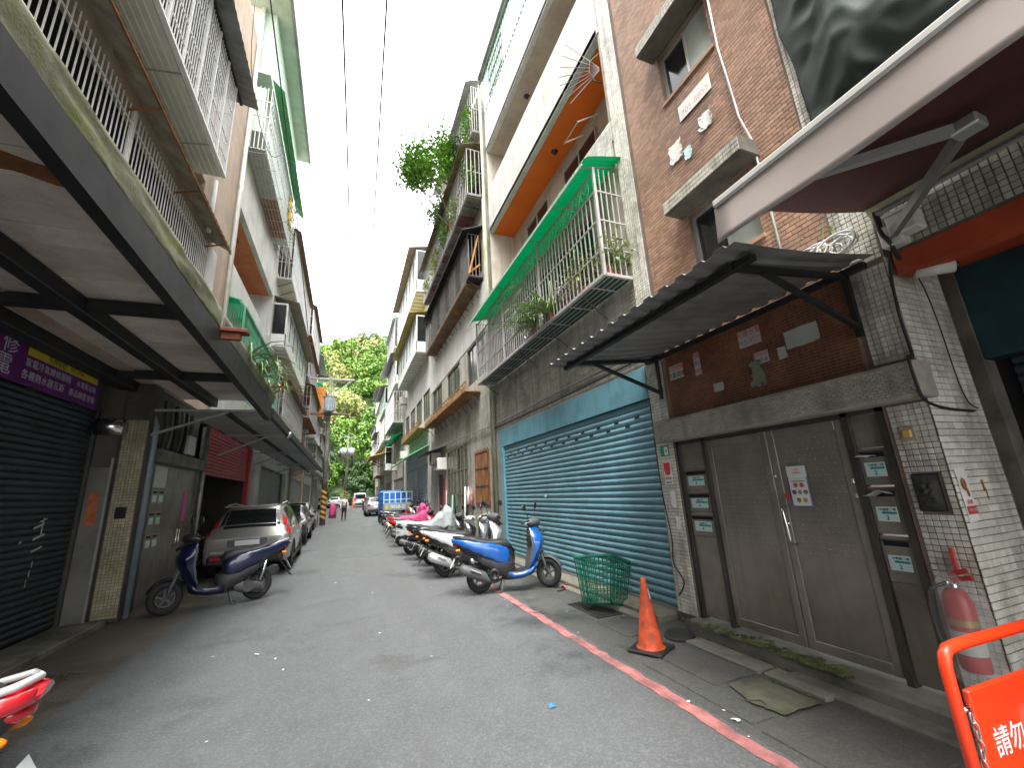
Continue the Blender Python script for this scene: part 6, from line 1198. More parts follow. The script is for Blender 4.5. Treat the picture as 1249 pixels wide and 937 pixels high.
row = [('white scooter with bare handlebars next to the blue scooter', WHITEP, GREYP, 2.12, 9.45, -12, .3, 'white'), ('silver-white scooter with large red tail light, second from the blue scooter', SILVP, WHITEP, 2.06, 10.3, -11, .2, 'a'), ('black and white scooter squeezed beside the silver-white one', BLKP, WHITEP, 2.02, 11.2, -11, .25, 'z'), ('black scooter with silver trim between the silver one and the covered scooter', BLKP, GREYP, 1.95, 12.3, -11, -.2, 'b'), ('dark scooter under the pale grey cover', BLKP, BLACK, 1.92, 13.4, -10, .1, 'c'), ('black scooter with red side panels beside the covered scooter', REDP, BLACK, 1.92, 15.6, -10, .2, 'd'), ('red scooter with yellow plate under the pink rain cape', REDP, BLACK, 1.97, 17.0, -10, -.2, 'e'), ('grey scooter behind the pink-caped scooter', GREYPNT, BLACK, 2.0, 18.3, -10, .2, 'f'), ('aqua and white scooter near the blue truck', TEALPNT, WHITEP, 2.05, 19.6, -9, 0, 'g'), ('black scooter close behind the blue truck', BLKP, GREYP, 2.1, 20.9, -8, .3, 'h'), ('small silver scooter at the rear wheel of the blue truck', SILVP, BLACK, 2.15, 22.2, -8, .1, 'i')]
rj = random.Random(14)
for lb, m_, tm, x, y, hd, stv, k in row: scooter(lb, m_, tm, (x+rj.uniform(-.10, .12), y), radians(hd+rj.uniform(-7, 7)), stv+rj.uniform(-.3, .3), rj.uniform(.94, 1.05), WHITEP if k in 'a' else BLACK, muff=rj.choice((GREYP, BLACK, ALU, BLACK)))
scooter('white scooter parked before the distant silver car on the right', WHITEP, BLACK, (1.9, 38.5), radians(60), 0)
scooter('dark scooter standing inside the open garage', BLKP, BLACK, (-5.0, 14.2), radians(20), .2); scooter('black scooter parked deep in the garage shade', GREYPNT, BLACK, (-5.2, 15.4), radians(15), .2)
COVG = M('grey_cover', (.34, .37, .37), .7, var=.15, bump=.2, bs=30); COVP = M('pink_cape', (.45, .05, .15), .6, var=.12, bump=.2, bs=30)
draped('pale grey rain cover draped over a dark scooter', COVG, (1.92, 13.4), radians(-10), [(-.50, .10, .55, .90), (-.2, .20, .55, .90), (.2, .22, .55, .84), (.5, .24, .55, .86), (.82, .36, .66, 1.08), (.98, .42, .74, 1.26), (1.10, .40, .72, 1.20), (1.28, .16, .72, .92)], 1)
draped('bright pink rain cape thrown over a red scooter', COVP, (1.97, 17.0), radians(-10), [(-.15, .16, .62, .86), (.2, .22, .60, .86), (.55, .24, .58, .88), (.85, .30, .62, 1.0), (1.0, .30, .70, 1.12), (1.15, .16, .78, 1.0)], 2)
draped('pink rain cape bundled over handlebars by the red couplet strip', COVP, (2.0, 18.3), radians(-10), [(.75, .14, .82, 1.02), (.95, .34, .78, 1.22), (1.12, .3, .75, 1.2), (1.2, .1, .9, 1.05)], 3)

# ================================================================= cars
def car(label, col, loc, hd, L_, Wd, H, prof, kind='car', dark=BLACK, glass=None, plate=True, clad=True, facing='rear', wheel_r=.35, xw=(.85, None), light=None, roofcol=None, plate_txt=''):
    """closed body lofted from stations; prof rows: x, half width, z bottom, z belt, z roof, roof half width (x = 0 is the tail)"""
    t = thing(kind.replace(' ', '_'), label, kind, (0, 0, 0), 0); gm = glass or M('car_glass', (.012, .014, .016), .05, var=.1, bump=0, spec=.8); NS = 46
    def ring(x, k=1.0, o_=0.0):
        w, zb_, zl, zr, wr = ip(prof, x); pts = []
        ctl = [(0, zb_), (w*.90, zb_), (w*.985, zb_+.10), (w, zb_+(zl-zb_)*.55), (w*.985, zl-.05), (w*.955, zl), (w*.955+(wr-w*.955)*.5, zl+(zr-zl)*.52), (wr, zr-.07*(1 if zr-zl > .2 else .2)), (wr*.80, zr-.012), (0, zr)]
        return ctl
    def surf(x, i, f, off=0):
        c = ring(x); a, b_ = c[i], c[i+1]; y = a[0]+(b_[0]-a[0])*f; z = a[1]+(b_[1]-a[1])*f; d = Vector((b_[0]-a[0], b_[1]-a[1])); n_ = Vector((d.y, -d.x)).normalized() if d.length > 1e-5 else Vector((0, 1))
        return (x, y+n_.x*off, z+n_.y*off)
    xs = [0, .03, .08]+[.08+(L_-.16)*i/NS for i in range(1, NS+1)]+[L_-.05, L_-.01, L_]; rings = []
    for x in xs:
        c = ring(x); sh_ = 1-(.05 if x < .005 or x > L_-.005 else 0); rings.append([(x, y*sh_, z) for y, z in c]+[(x, -y*sh_, z) for y, z in c[-2:0:-1]])
    body = MB().loft(rings).build('body', col, t, True, sharp=38)
    return t, surf, body, gm
def wheels(t, xs, hw, r, rimm=ALU, w=.11):
    for x in xs:
        for y in (-1, 1):
            wl_ = MB().lathe([(r*.62, -w), (r*.9, -w), (r, -w*.6), (r, w*.6), (r*.9, w), (r*.62, w)], (x, y*(hw-.10), r), 'y', 28).build('wheel', RUBBER, t, True, sharp=40)
            rm = MB().lathe([(r*.62, -y*0+y*w*.7), (r*.55, y*w*.35), (r*.15, y*w*.5), (.001, y*w*.55)], (x, y*(hw-.10), r), 'y', 24)
            for k in range(6): a = 2*pi*k/6; rm.bar((x, y*(hw-.10+w*.6), r), (x+r*.6*cos(a), y*(hw-.10+w*.72), r+r*.6*sin(a)), .05, .03)
            rm.build('rim', rimm, wl_, True, sharp=40)
def arch(t, x, hw, r, mat):
    for y in (-1, 1):
        MB().grid(lambda u, v: (x+(r+.02+.05*v)*cos(pi*u), y*(hw+.012-.02*v), r+.0+(r+.02+.05*v)*sin(pi*u)), 18, 1).build('wheel_arch', mat, t, True, solid=.03)
        MB().lathe([(.001, 0), (r+.03, 0)], (x, y*(hw+.001), r), 'y', 24).build('arch_shadow_gap', BLACK, t)
def patch(t, name, surf, i, f0, f1, x0, x1, mat, off=.006, nx=10, sides=(-1, 1), i2=None):
    out_ = None
    for s_ in sides:
        mb = MB()
        def fn(u, v): p = surf(x0(v) + (x1(v)-x0(v))*u if callable(x0) else x0+(x1-x0)*u, i if v < .5 or i2 is None else i2, (f0+(f1-f0)*v) if i2 is None else (f0+(1-f0)*v*2 if v < .5 else f1*(v*2-1)), off); return (p[0], p[1]*s_, p[2])
        mb.grid(fn, nx, 6); out_ = mb.build(name, mat, t, True)
    return out_
SUVC = paint('champagne_silver', (.36, .35, .32), .55)
SL, SW, SH = 4.63, .93, 1.70
pf = [(0, .84, .42, .92, .95, .74), (.06, .90, .34, .98, 1.02, .74), (.22, .925, .30, 1.05, 1.22, .72), (.42, .93, .28, 1.06, 1.50, .66), (.62, .935, .26, 1.05, 1.655, .63), (1.0, .935, .25, 1.04, 1.69, .64), (2.0, .935, .25, .99, 1.70, .66), (2.6, .935, .25, .96, 1.64, .66), (3.1, .93, .25, .95, 1.35, .70), (3.45, .92, .25, .97, 1.06, .78), (4.1, .90, .27, .93, .98, .74), (4.5, .84, .30, .80, .84, .68), (4.63, .70, .36, .70, .72, .55)]
su, sf, bod, gm = car('champagne silver sport utility car parked by the red garage with red upright tail lights', SUVC, 0, 0, SL, SW, SH, pf, 'car')
patch(su, 'rear_window', sf, 8, 0.02, 1, .16, .52, gm, .008); patch(su, 'rear_window_edge', sf, 7, .45, 1, .20, .50, gm, .007)
for a, b_ in ((.62, 1.10), (1.18, 2.02), (2.10, 2.95)): patch(su, 'side_window', sf, 6, 0, .92, a, b_, gm, .008); patch(su, 'side_window', sf, 5, .25, 1, a-.02, b_+.02, gm, .008)
patch(su, 'windscreen', sf, 8, 0, 1, 2.75, 3.35, gm, .008)
patch(su, 'tail_light', sf, 6, 0.0, .98, .20, .44, LAMPR, .014); patch(su, 'tail_light', sf, 5, 0, 1, .10, .30, LAMPR, .014); patch(su, 'tail_light', sf, 4, .05, 1, .05, .22, LAMPR, .016)
MB().bbox(-.045, .10, -.80, .80, .34, .56, .04).build('rear_bumper', BLACK, su); MB().bbox(-.035, .06, -.78, .78, .565, .70, .04).build('bumper_panel', SUVC, su)
for y in (-1, 1): MB().bbox(-.052, -.03, y*.62-.10, y*.62+.10, .46, .54, .01).build('reflector', LAMPR, su)
MB().bbox(-.022, -.002, -.42, .42, .74, .90, .01).build('plate_recess', GREYP, su); MB().bbox(-.032, -.018, -.26, .26, .76, .88, .006).build('number_plate', PLATE, su); MB().bbox(-.034, -.02, -.40, .40, .905, .93, .006).build('tailgate_trim', CHROME, su)
wheels(su, (.93, 3.71), .93, .36); arch(su, .93, .93, .36, BLACK); arch(su, 3.71, .93, .36, BLACK)
for y in (-1, 1): MB().bbox(.5, 4.2, y*.94-.015, y*.94+.015, .26, .36, .01).build('sill', BLACK, su); MB().tube([(.7, y*.62, 1.70), (1.6, y*.64, 1.745), (2.5, y*.62, 1.69)], .018, 6).build('roof_rail', ALU, su, True); MB().loft([se(2.80, .02, 1.02, 1.10, 2.5, 10, y*.96), se(2.86, .09, 1.0, 1.16, 2.5, 10, y*1.05), se(2.95, .05, 1.04, 1.13, 2.5, 10, y*1.04)]).build('wing_mirror', SUVC, su, True)
for x in (1.55, 2.5):
    for y in (-1, 1): MB().tube([(x, y*.945, .90), (x+.18, y*.955, .90)], .014, 6).build('door_handle', SUVC, su)
MB().bbox(.12, .40, -.58, .58, 1.66, 1.69, .012).build('spoiler', SUVC, su)
place(su, (-2.20, 12.35), radians(91))
# dark hatchback parked behind it, nose toward the camera
def small_car(label, col, loc, hd, L_=4.1, glass=None, s=1.0, van=False):
    if van: pf = [(0, .78, .35, 1.0, 1.75, .72), (.1, .82, .3, 1.05, 1.84, .72), (1.5, .83, .28, 1.05, 1.88, .73), (L_*.72, .83, .28, 1.03, 1.85, .72), (L_*.86, .82, .28, 1.02, 1.35, .72), (L_*.93, .80, .28, .95, 1.02, .72), (L_, .70, .35, .75, .80, .6)]
    else: pf = [(0, .74, .40, .85, .92, .66), (.12, .82, .3, .95, 1.10, .66), (.5, .85, .26, .96, 1.38, .60), (1.0, .86, .25, .95, 1.48, .60), (2.0, .86, .25, .92, 1.48, .60), (2.7, .855, .25, .92, 1.15, .66), (3.0, .85, .25, .93, .98, .72), (L_-.35, .82, .27, .82, .86, .68), (L_, .66, .36, .62, .66, .5)]
    t, sf, bd, gm = car(label, col, 0, 0, L_, .85, 1.5, pf, 'van' if van else 'car')
    k = L_/4.1
    if van: patch(t, 'rear_window', sf, 6, .1, .95, .01, .02, gm, .01); MB().bbox(-.012, .02, -.62, .62, 1.10, 1.66, .01).build('rear_window', gm, t); patch(t, 'windscreen', sf, 8, 0, 1, L_*.74, L_*.86, gm); [patch(t, 'side_window', sf, 6, .1, .9, a, b_, gm) for a, b_ in ((.3, 1.3), (1.45, 2.5), (2.6, L_*.78))]
    else: patch(t, 'rear_window', sf, 8, 0, 1, .16, .60, gm); patch(t, 'windscreen', sf, 8, 0, 1, 2.12, 2.85, gm); [patch(t, 'side_window', sf, 6, .05, .92, a, b_, gm) for a, b_ in ((.55, 1.2), (1.3, 2.55))]
    for y in (-1, 1):
        MB().bbox(-.02, .06, y*.62-.12, y*.62+.12, .80, .98 if not van else 1.3, .02).build('tail_light', LAMPR, t); MB().bbox(L_-.30, L_-.10, y*.60-.13, y*.60+.13, .60, .74, .03).build('headlight', LAMPC, t)
        MB().loft([se(2.5, .02, .95, 1.02, 2.5, 10, y*.88), se(2.56, .08, .93, 1.07, 2.5, 10, y*.96), se(2.62, .04, .96, 1.04, 2.5, 10, y*.95)]).build('wing_mirror', BLACK, t, True)
    MB().bbox(-.03, .08, -.68, .68, .36, .56, .03).build('rear_bumper', BLACK, t); MB().bbox(-.04, -.02, -.24, .24, .64, .78, .005).build('number_plate', PLATE, t); MB().bbox(L_-.04, L_+.02, -.5, .5, .36, .52, .03).build('front_bumper', BLACK, t); MB().bbox(L_+.0, L_+.025, -.22, .22, .44, .55, .005).build('number_plate', PLATE, t)
    wheels(t, (.72, L_-.78), .86, .30); arch(t, .72, .855, .30, BLACK); arch(t, L_-.78, .855, .30, BLACK); place(t, loc, hd, s); return t
small_car('black hatchback parked ahead of the champagne silver car', BLKP, (-2.25, 22.2), radians(-90)); small_car('white car parked beside the blue drum near the striped pole', WHITEP, (-2.45, 27.2), radians(-90))
small_car('silver car parked past the blue truck on the right', SILVP, (2.3, 36.0), radians(90)); small_car('grey hatchback parked farther past the silver car on the right', GREYPNT, (2.5, 42), radians(90)); small_car('dark grey car far along the right side', BLKP, (2.6, 48), radians(90))
small_car('white van parked across the end of the street', WHITEP, (1.7, 60), radians(92), 4.3, van=True); small_car('white car beside the leafy bank at the street end', WHITEP, (-1.6, 64), radians(80)); small_car('white car in the shade at the left of the street end', SILVP, (-3.4, 62), radians(85))
# ---------------------------------------------------------------- blue cargo truck with rails
tk_ = thing('cargo_truck', 'blue cargo truck with railed bed and yellow-marked grey tailgate', 'truck', (0, 0, 0)); BLUET = M('truck_blue', (.02, .13, .46), .45, var=.12, dirt=(.02, .08, .26), damt=.5, ds=3, bump=.03)
MB().bbox(0, 3.0, -.80, .80, .78, .86, .01).build('bed_floor', GREYM, tk_); tgm = M('tailgate_grey', (.22, .26, .29), .5, var=.2, bump=.05)
MB().bbox(-.05, 0, -.80, .80, .80, 1.22, .01).build('tailgate', tgm, tk_)
for y in (-1, 1): MB().bbox(0, 3.0, y*.80-.02, y*.80+.02, .87, 1.22, .01).build('side_board', BLUET, tk_)
for y in (-.62, .62): MB().bbox(-.062, -.052, y-.07, y+.07, .86, 1.14, .003).build('yellow_mark', YELLOW, tk_)
text('lettering', '0068-EJ', .27, PAPER, tk_, Matrix(((0, 0, -1, -.053), (-1, 0, 0, 0), (0, 1, 0, 1.0), (0, 0, 0, 1))), .002)
for z in (1.40, 1.80):
    bx('rail', PLATEG, tk_, -.02, .02, -.80, .80, z-.02, z+.02)
    for y in (-1, 1): bx('rail', BLUET, tk_, .02, 3.0, y*.80-.02, y*.80+.02, z-.02, z+.02)
for i in range(6): y = -.78+.312*i; bx('stake', PLATEG, tk_, -.025, .025, y-.025, y+.025, 1.22, 1.83)
for i in range(5):
    for y in (-1, 1): bx('stake', BLUET, tk_, .3+.6*i, .35+.6*i, y*.80-.025, y*.80+.025, 1.22, 1.83)
MB().bbox(3.05, 4.35, -.80, .80, .45, 1.95, .10).build('cab', BLUET, tk_); MB().bbox(3.035, 3.05, -.60, .60, 1.30, 1.78, .01).build('rear_window', gm, tk_); MB().bbox(4.34, 4.37, -.66, .66, 1.20, 1.80, .01).build('windscreen', gm, tk_)
MB().bbox(2.9, 2.96, -.76, .76, .87, 1.86, .01).build('front_board', BLUET, tk_)
wheels(tk_, (.7, 3.6), .80, .33, GREYP); MB().bbox(-.05, .04, -.75, .75, .50, .62, .01).build('rear_bumper', GREYM, tk_)
for y in (-.5, .5): MB().bbox(-.065, -.05, y-.14, y+.14, .66, .76, .005).build('tail_light', LAMPR, tk_)
MB().bbox(.2, 4.2, -.35, .35, .5, .78, .02).build('chassis', BLACK, tk_)
place(tk_, (2.75, 25.2), radians(90))
# ================================================================= small things on the street
# traffic cones
def cone(label, x, y, s=1.0, group='traffic cones'):
    t = thing('traffic_cone', label, 'traffic cone', (x, y, gz(y)), .5, group); t.scale = (s, s, s)
    MB().bbox(-.19, .19, -.19, .19, 0, .035, .012).build('base', BLACK, t)
    MB().lathe([(.15, .035), (.135, .05), (.125, .07), (.03, .66), (.028, .70), (.02, .71), (.016, .70)], (0, 0, 0), 'z', 28).build('cone_body', CONEO, t, True, sharp=35)
    MB().grid(lambda u, v: ((.0595-.0168*v+.002)*cos(-1.9+1.1*u), (.0595-.0168*v+.002)*sin(-1.9+1.1*u), .50+.10*v), 8, 2).build('reflective_patch', REFL, t, True); return t
cone('orange traffic cone with silver patch on a black base by the pillar', 3.08, 4.12); cone('small orange traffic cone at the far end of the street', -.5, 57, 1.2); cone('distant orange cone beside the white van', .8, 59.2, 1.2)
# green plastic crate lying on its side
bk = thing('plastic_basket', 'green plastic lattice basket tipped against the blue shutter', 'basket', (3.66, 5.98, .02)); BASK = M('green_basket', (.012, .13, .075), .45, var=.12, bump=.05)
def bpt(f, u, v):
    """open-topped basket, tapered: face f, u along, v up"""
    hb, ht, h_ = .17, .235, .46; k = hb+(ht-hb)*v; z = h_*v; c = (u*2-1)*k; return [(c, -k, z), (k, c, z), (-c, k, z), (-k, -c, z)][f]
for f in range(4):
    lt = MB()
    for i in range(10): lt.bar(bpt(f, i/9, 0), bpt(f, i/9, 1), .010, .008)
    for j in range(9): lt.bar(bpt(f, 0, j/8), bpt(f, 1, j/8), .010, .008)
    lt.build('lattice_side', BASK, bk)
lt = MB()
for i in range(10): q = -.17+.34*i/9; lt.bar((q, -.17, 0), (q, .17, 0), .010); lt.bar((-.17, q, .001), (.17, q, .001), .010)
lt.build('lattice_bottom', BASK, bk); rm = MB(); rm.tube([bpt(0, 0, 1), bpt(1, 0, 1), bpt(2, 0, 1), bpt(3, 0, 1), bpt(0, 0, 1)], .018, 6); rm.build('rim', BASK, bk)
bk.rotation_euler = (radians(-6), radians(17), radians(28)); bk.location = (3.52, 5.66, .06); bk.scale = (1.3, 1.3, 1.3)
# black round plate, slippers, scraps, leaves
mp = MB().lathe([(.001, .03), (.15, .028), (.165, .015), (.165, 0)], (0, 0, 0), 'z', 24).build('rubber_lid', IRON, None, True, sharp=40); top(mp, 'round black rubber lid lying against the step behind the cone', 'lid'); mp.location = (3.60, 4.27, .012); mp.rotation_euler = (.05, -.08, 0)
SLP = M('pink_slipper', (.42, .16, .11), .7, var=.2); SLD = M('dark_sole', (.06, .05, .045), .8)
for i, (x, y, rz_) in enumerate(((3.55, 7.02, .4), (3.78, 7.16, -.2))):
    t = thing('slipper', ('worn pink slipper lying under the front wheel of the blue scooter', 'worn brown slipper on the kerb behind the blue scooter')[i], 'slipper', (x, y, .03*i+.004), rz_); MB().loft([[(px_, py_*w, z) for px_, py_ in ((0, 1), (0, .3), (0, -.3), (0, -1)) for z in (0,)] for px_, w in ()] or [se(-.12, .02, 0, .015, 2.5, 10), se(-.08, .036, 0, .02, 2.5, 10), se(.04, .045, 0, .02, 2.5, 10), se(.11, .04, 0, .018, 2.5, 10), se(.14, .015, 0, .014, 2.5, 10)]).build('sole', SLD, t, True)
    MB().grid(lambda u, v: (.015+.09*u, .046*cos(pi*v)*(1-.1*u), .018+.05*sin(pi*v)*(1-.35*u)), 4, 8).build('strap', SLP, t, True, solid=.006)
rr = random.Random(91); sc_m = []
for k in range(4): mb = MB(); n = 7; mb.add([(.5*cos(2*pi*q/n)*rr.uniform(.6, 1.2), .3*sin(2*pi*q/n)*rr.uniform(.5, 1.2), rr.uniform(0, .25)) for q in range(n)]+[(0, 0, .05)], [(q, (q+1) % n, n) for q in range(n)]); sc_m.append(mb)
scm = [m_.mesh('scrap', PAPER) for m_ in sc_m[:3]]+[sc_m[3].mesh('scrap', M('dry_brown_leaf', (.24, .14, .06), .8))]
for i in range(34):
    if i < 14: x, y = rr.uniform(-1.9, 2.4), rr.uniform(2.6, 9)
    elif i < 24: x, y = rr.uniform(2.2, 3.5), rr.uniform(2.4, 7.2)
    else: x, y = rr.uniform(-2.4, 1.9), rr.uniform(7, 16)
    lf = rr.random() < .25; s_ = rr.uniform(.018, .045) if not (i % 11 == 0) else .08
    o = inst('dry_leaf' if lf else 'paper_scrap', scm[3] if lf else rr.choice(scm[:3]), None, (x, y, .006+gz(y)), (0, 0, rr.uniform(0, 6)), (s_, s_, s_*.5))
    top(o, 'small dry brown leaf lying on the ground' if lf else 'small white paper scrap lying on the asphalt', 'leaf' if lf else 'litter', 'scattered leaves' if lf else 'scattered paper scraps')
bs_ = MB().grid(lambda u, v: (.06*u-.03+.02*v, .04*v-.02, .012*sin(u*5)*v+.004), 6, 3).build('blue_wrapper', M('blue_wrapper', (.05, .2, .6), .4), None, solid=.001); top(bs_, 'torn blue plastic wrapper lying on the asphalt', 'litter'); bs_.location = (1.62, 3.55, .004); bs_.scale = (1.1, 1.1, 1.1)
for i, (x0, y0, x1, y1) in enumerate(((3.45, 5.2, 3.62, 4.75), (2.55, 6.0, 2.72, 5.86), (3.0, 2.9, 3.08, 2.78))): cable('fallen_twig', 'thin dark twig lying on the '+('pavement beside the drain grate', 'red road line', 'pavement beside the concrete patch')[i], [(x0, y0, .012), ((x0+x1)/2+.05, (y0+y1)/2, .02), (x1, y1, .012)], .006, BARK, 'twig')
# fire extinguisher in a clear bag
fe = wthing('fire_extinguisher', 'red fire extinguisher wrapped in a clear plastic bag on the tiled pillar', 'fire extinguisher', (3.88, 1.80, .42))
ex, ey = 3.875, 1.80
MB().lathe([(.001, .42), (.07, .42), (.078, .44), (.078, .83), (.06, .89), (.03, .92), (.001, .925)], (ex, ey, 0), 'z', 24).build('cylinder', REDEX, fe, True, sharp=40)
MB().lathe([(.0795, .52), (.0795, .66)], (ex, ey, 0), 'z', 24).build('label', PAPERG, fe, True); MB().lathe([(.0795, .69), (.0795, .73)], (ex, ey, 0), 'z', 24).build('gold_band', M('gold_band', (.35, .25, .08), .4, .5), fe, True)
MB().lathe([(.03, .92), (.03, .96), (.001, .965)], (ex, ey, 0), 'z', 12).build('valve', CHROME, fe, True); MB().bar((ex, ey, .965), (ex-.02, ey-.12, 1.0), .022, .03).bar((ex, ey, 1.0), (ex-.01, ey-.10, 1.04), .02, .03).build('lever', REDEX, fe)
MB().tube([(ex, ey+.03, .945), (ex-.02, ey+.11, .90), (ex-.02, ey+.13, .7), (ex, ey+.115, .5)], .012, 8).build('hose', BLACK, fe, True)
MB().bbox(3.972, 3.99, 1.79, 1.815, 1.0, 1.16, .004).build('hook_strap', PAPERR, fe)
rr = random.Random(3)
bgm = MB(); rings = []
for i in range(15):
    z = .36+.66*i/14; k = 1 if i < 12 else (1-.25*(i-11)); rings.append([(ex+.105*k*cos(a)*(1+.06*sin(a*5+i*1.3)), ey+.150*k*sin(a)*(1+.07*sin(a*4+i*.9)), z) for a in [2*pi*q/26 for q in range(26)]])
bgm.loft(rings).build('plastic_bag', CLEARP, fe, True)
# red barrier board
br = thing('barrier', 'red tubular barrier board with white no-parking lettering in front of the tiled pillar', 'barrier', (2.225, 1.13, 0), -.04)
MB().tube([(0, 0, .02), (0, 0, .95), (.012, 0, .99), (.04, 0, 1.01), (.10, 0, 1.015), (.82, 0, 1.015), (.88, 0, 1.005), (.91, 0, .98), (.915, 0, .94), (.915, 0, .02)], .022, 12).build('tube_frame', REDPL, br, True)
MB().bbox(.075, .845, -.012, .012, .42, .86, .006).build('board', REDPL, br)
for x in (.06, .855): 
    for z in (.80, .50): MB().tube([(x-.035 if x < .4 else x+.035, 0, z), (x+.03 if x < .4 else x-.03, 0, z)], .010, 6).build('bolt', CHROME, br, True)
for x in (0, .915): MB().tube([(x, -.25, .02), (x, .25, .02)], .022, 10).build('foot', REDPL, br, True)
text('lettering', '請勿', .105, PAPER, br, frame_near(.245, -.0145, .665)); text('lettering', '停車', .118, PAPER, br, frame_near(.66, -.0145, .665))
MB().tube([(.43+.062*cos(a), -.016, .66+.085*sin(a)) for a in [2*pi*q/28 for q in range(29)]], .0055, 6, False).bar((.39, -.016, .725), (.472, -.016, .60), .009).build('no_entry_ring', PAPER, br, True)
chn = MB()
for i in range(22):
    z = .78-i*.030; c = Vector((.035+.012*sin(i*.7), -.02, z)); chn.tube([c+Vector((.009*cos(a), .009*cos(a)*(i % 2), .019*sin(a)) if not i % 2 else (0, .009*cos(a), .019*sin(a))) for a in [2*pi*q/10 for q in range(11)]], .0032, 5, False)
o = chn.build('chain', GALV, None, True); top(o, 'steel chain hanging beside the frame of the red barrier', 'chain'); o.location = (2.225, 1.13, 0); o.rotation_euler = (0, 0, -.04)
# plastic bags on the wall, pipes and bottles by the weathered building
for i, (lb, y, z, m_) in enumerate((('white and red shopping bag hanging on the weathered building by the boarded window', 14.15, 1.25, M('faded_red_bag', (.5, .19, .17), .5, var=.4, vs=9)), ('pale plastic bag hanging beside the red shopping bag', 14.45, 1.3, PAPER))):
    mb = MB(); rings = [[(3.95+.055*k*cos(a)*(1+.25*sin(3*a+q)), y+.15*k*sin(a)*(1+.1*sin(4*a+q)), z+dz) for a in [2*pi*j/14 for j in range(14)]] for q, (k, dz) in enumerate(((.3, 0), (.9, .06), (1, .25), (.8, .42), (.35, .52), (.15, .62)))]; o = mb.loft(rings).build('shopping_bag', m_, None, True); top(o, lb, 'bag')
for i, (y, h_, m_, lb) in enumerate(((14.9, 1.9, PVC, 'tall white plastic pipe leaning at the grimy grid window'), (16.9, 1.6, M('mint_pipe', (.25, .45, .38), .6), 'mint green plastic pipe standing by the grimy grid window'), (18.0, 1.8, GALV, 'grey metal pipe standing beside the red couplet strip'))):
    o = MB().tube([(3.9, y, gz(y)), (3.98, y+.05, gz(y)+h_)], .035, 10).build('loose_pipe', m_, None, True); top(o, lb, 'pipe')
gn = MB().grid(lambda u, v: (3.86-.12*sin(pi*u), 11.75+1.3*u+.1*v, .1+1.05*v*(1-.2*u)), 8, 6).build('leaning_sheet', M('faded_green_sheet', (.22, .27, .17), .7, var=.25), None, True, solid=.01); top(gn, 'faded green sheet leaning against the wall below the boarded window', 'sheet')
# blue drum, bicycle, pink cover and awning things near the striped pole
dm = thing('plastic_drum', 'blue plastic drum behind the parked cars near the striped pole', 'drum', (-2.9, 31.5, gz(31.5))); MB().lathe([(.001, 0), (.28, 0), (.30, .05), (.30, .3), (.315, .32), (.30, .34), (.30, .6), (.315, .62), (.30, .64), (.30, .88), (.28, .92), (.001, .92)], (0, 0, 0), 'z', 22).build('body', M('drum_blue', (.02, .1, .36), .4), dm, True, sharp=40); MB().lathe([(.001, .93), (.05, .93), (.05, .96), (.001, .965)], (.12, 0, 0), 'z', 10).build('cap', BLACK, dm)
def bicycle(label, loc, hd):
    t = thing('bicycle', label, 'bicycle', loc, hd)
    for x in (0, 1.0):
        w_ = MB().tube([(x+.32*cos(a), 0, .33+.32*sin(a)) for a in [2*pi*q/26 for q in range(27)]], .017, 6, False).build('wheel', RUBBER, t, True); sp_ = MB()
        for k in range(12): a = 2*pi*k/12; sp_.bar((x, 0, .33), (x+.31*cos(a), 0, .33+.31*sin(a)), .004)
        sp_.build('spokes', CHROME, w_)
    f = MB().tube([(0, 0, .33), (.42, 0, .30), (.30, 0, .78)], .014, 6).tube([(.42, 0, .30), (.88, 0, .72)], .016, 6).tube([(.32, 0, .70), (.86, 0, .80)], .016, 6).tube([(0, 0, .33), (.32, 0, .70)], .012, 6).tube([(1.0, 0, .33), (.84, 0, .92)], .014, 6); f.build('frame', WHITEP, t, True)
    MB().tube([(.70, .26, 1.0), (.82, .2, .98), (.84, 0, .94), (.82, -.2, .98), (.70, -.26, 1.0)], .013, 6).build('handlebar', CHROME, t, True); s_ = MB(); sweep(s_, [(.15, .03, .80, .84), (.22, .09, .79, .85), (.34, .06, .80, .84), (.43, .02, .81, .835)], 6); s_.build('saddle', BLACK, t, True); MB().lathe([(.09, -.01), (.09, .01), (.001, .01)], (.42, .05, .30), 'y', 12).build('crank', GREYP, t); return t
bicycle('white bicycle leaning beside the striped pole', (-1.75, 27.6, gz(27.6)), radians(82))
pk = MB(); rings = [[(-1.0+.28*k*cos(a)*(1+.12*sin(3*a+q)), 38+.55*k*sin(a), gz(38)+.02+dz) for a in [2*pi*j/16 for j in range(16)]] for q, (k, dz) in enumerate(((1, 0), (1.02, .35), (.9, .7), (.7, .95), (.3, 1.1)))]; o = pk.loft(rings).build('pink_cover', COVP, None, True); top(o, 'pink cloth cover over a parked scooter past the striped pole', 'cover')
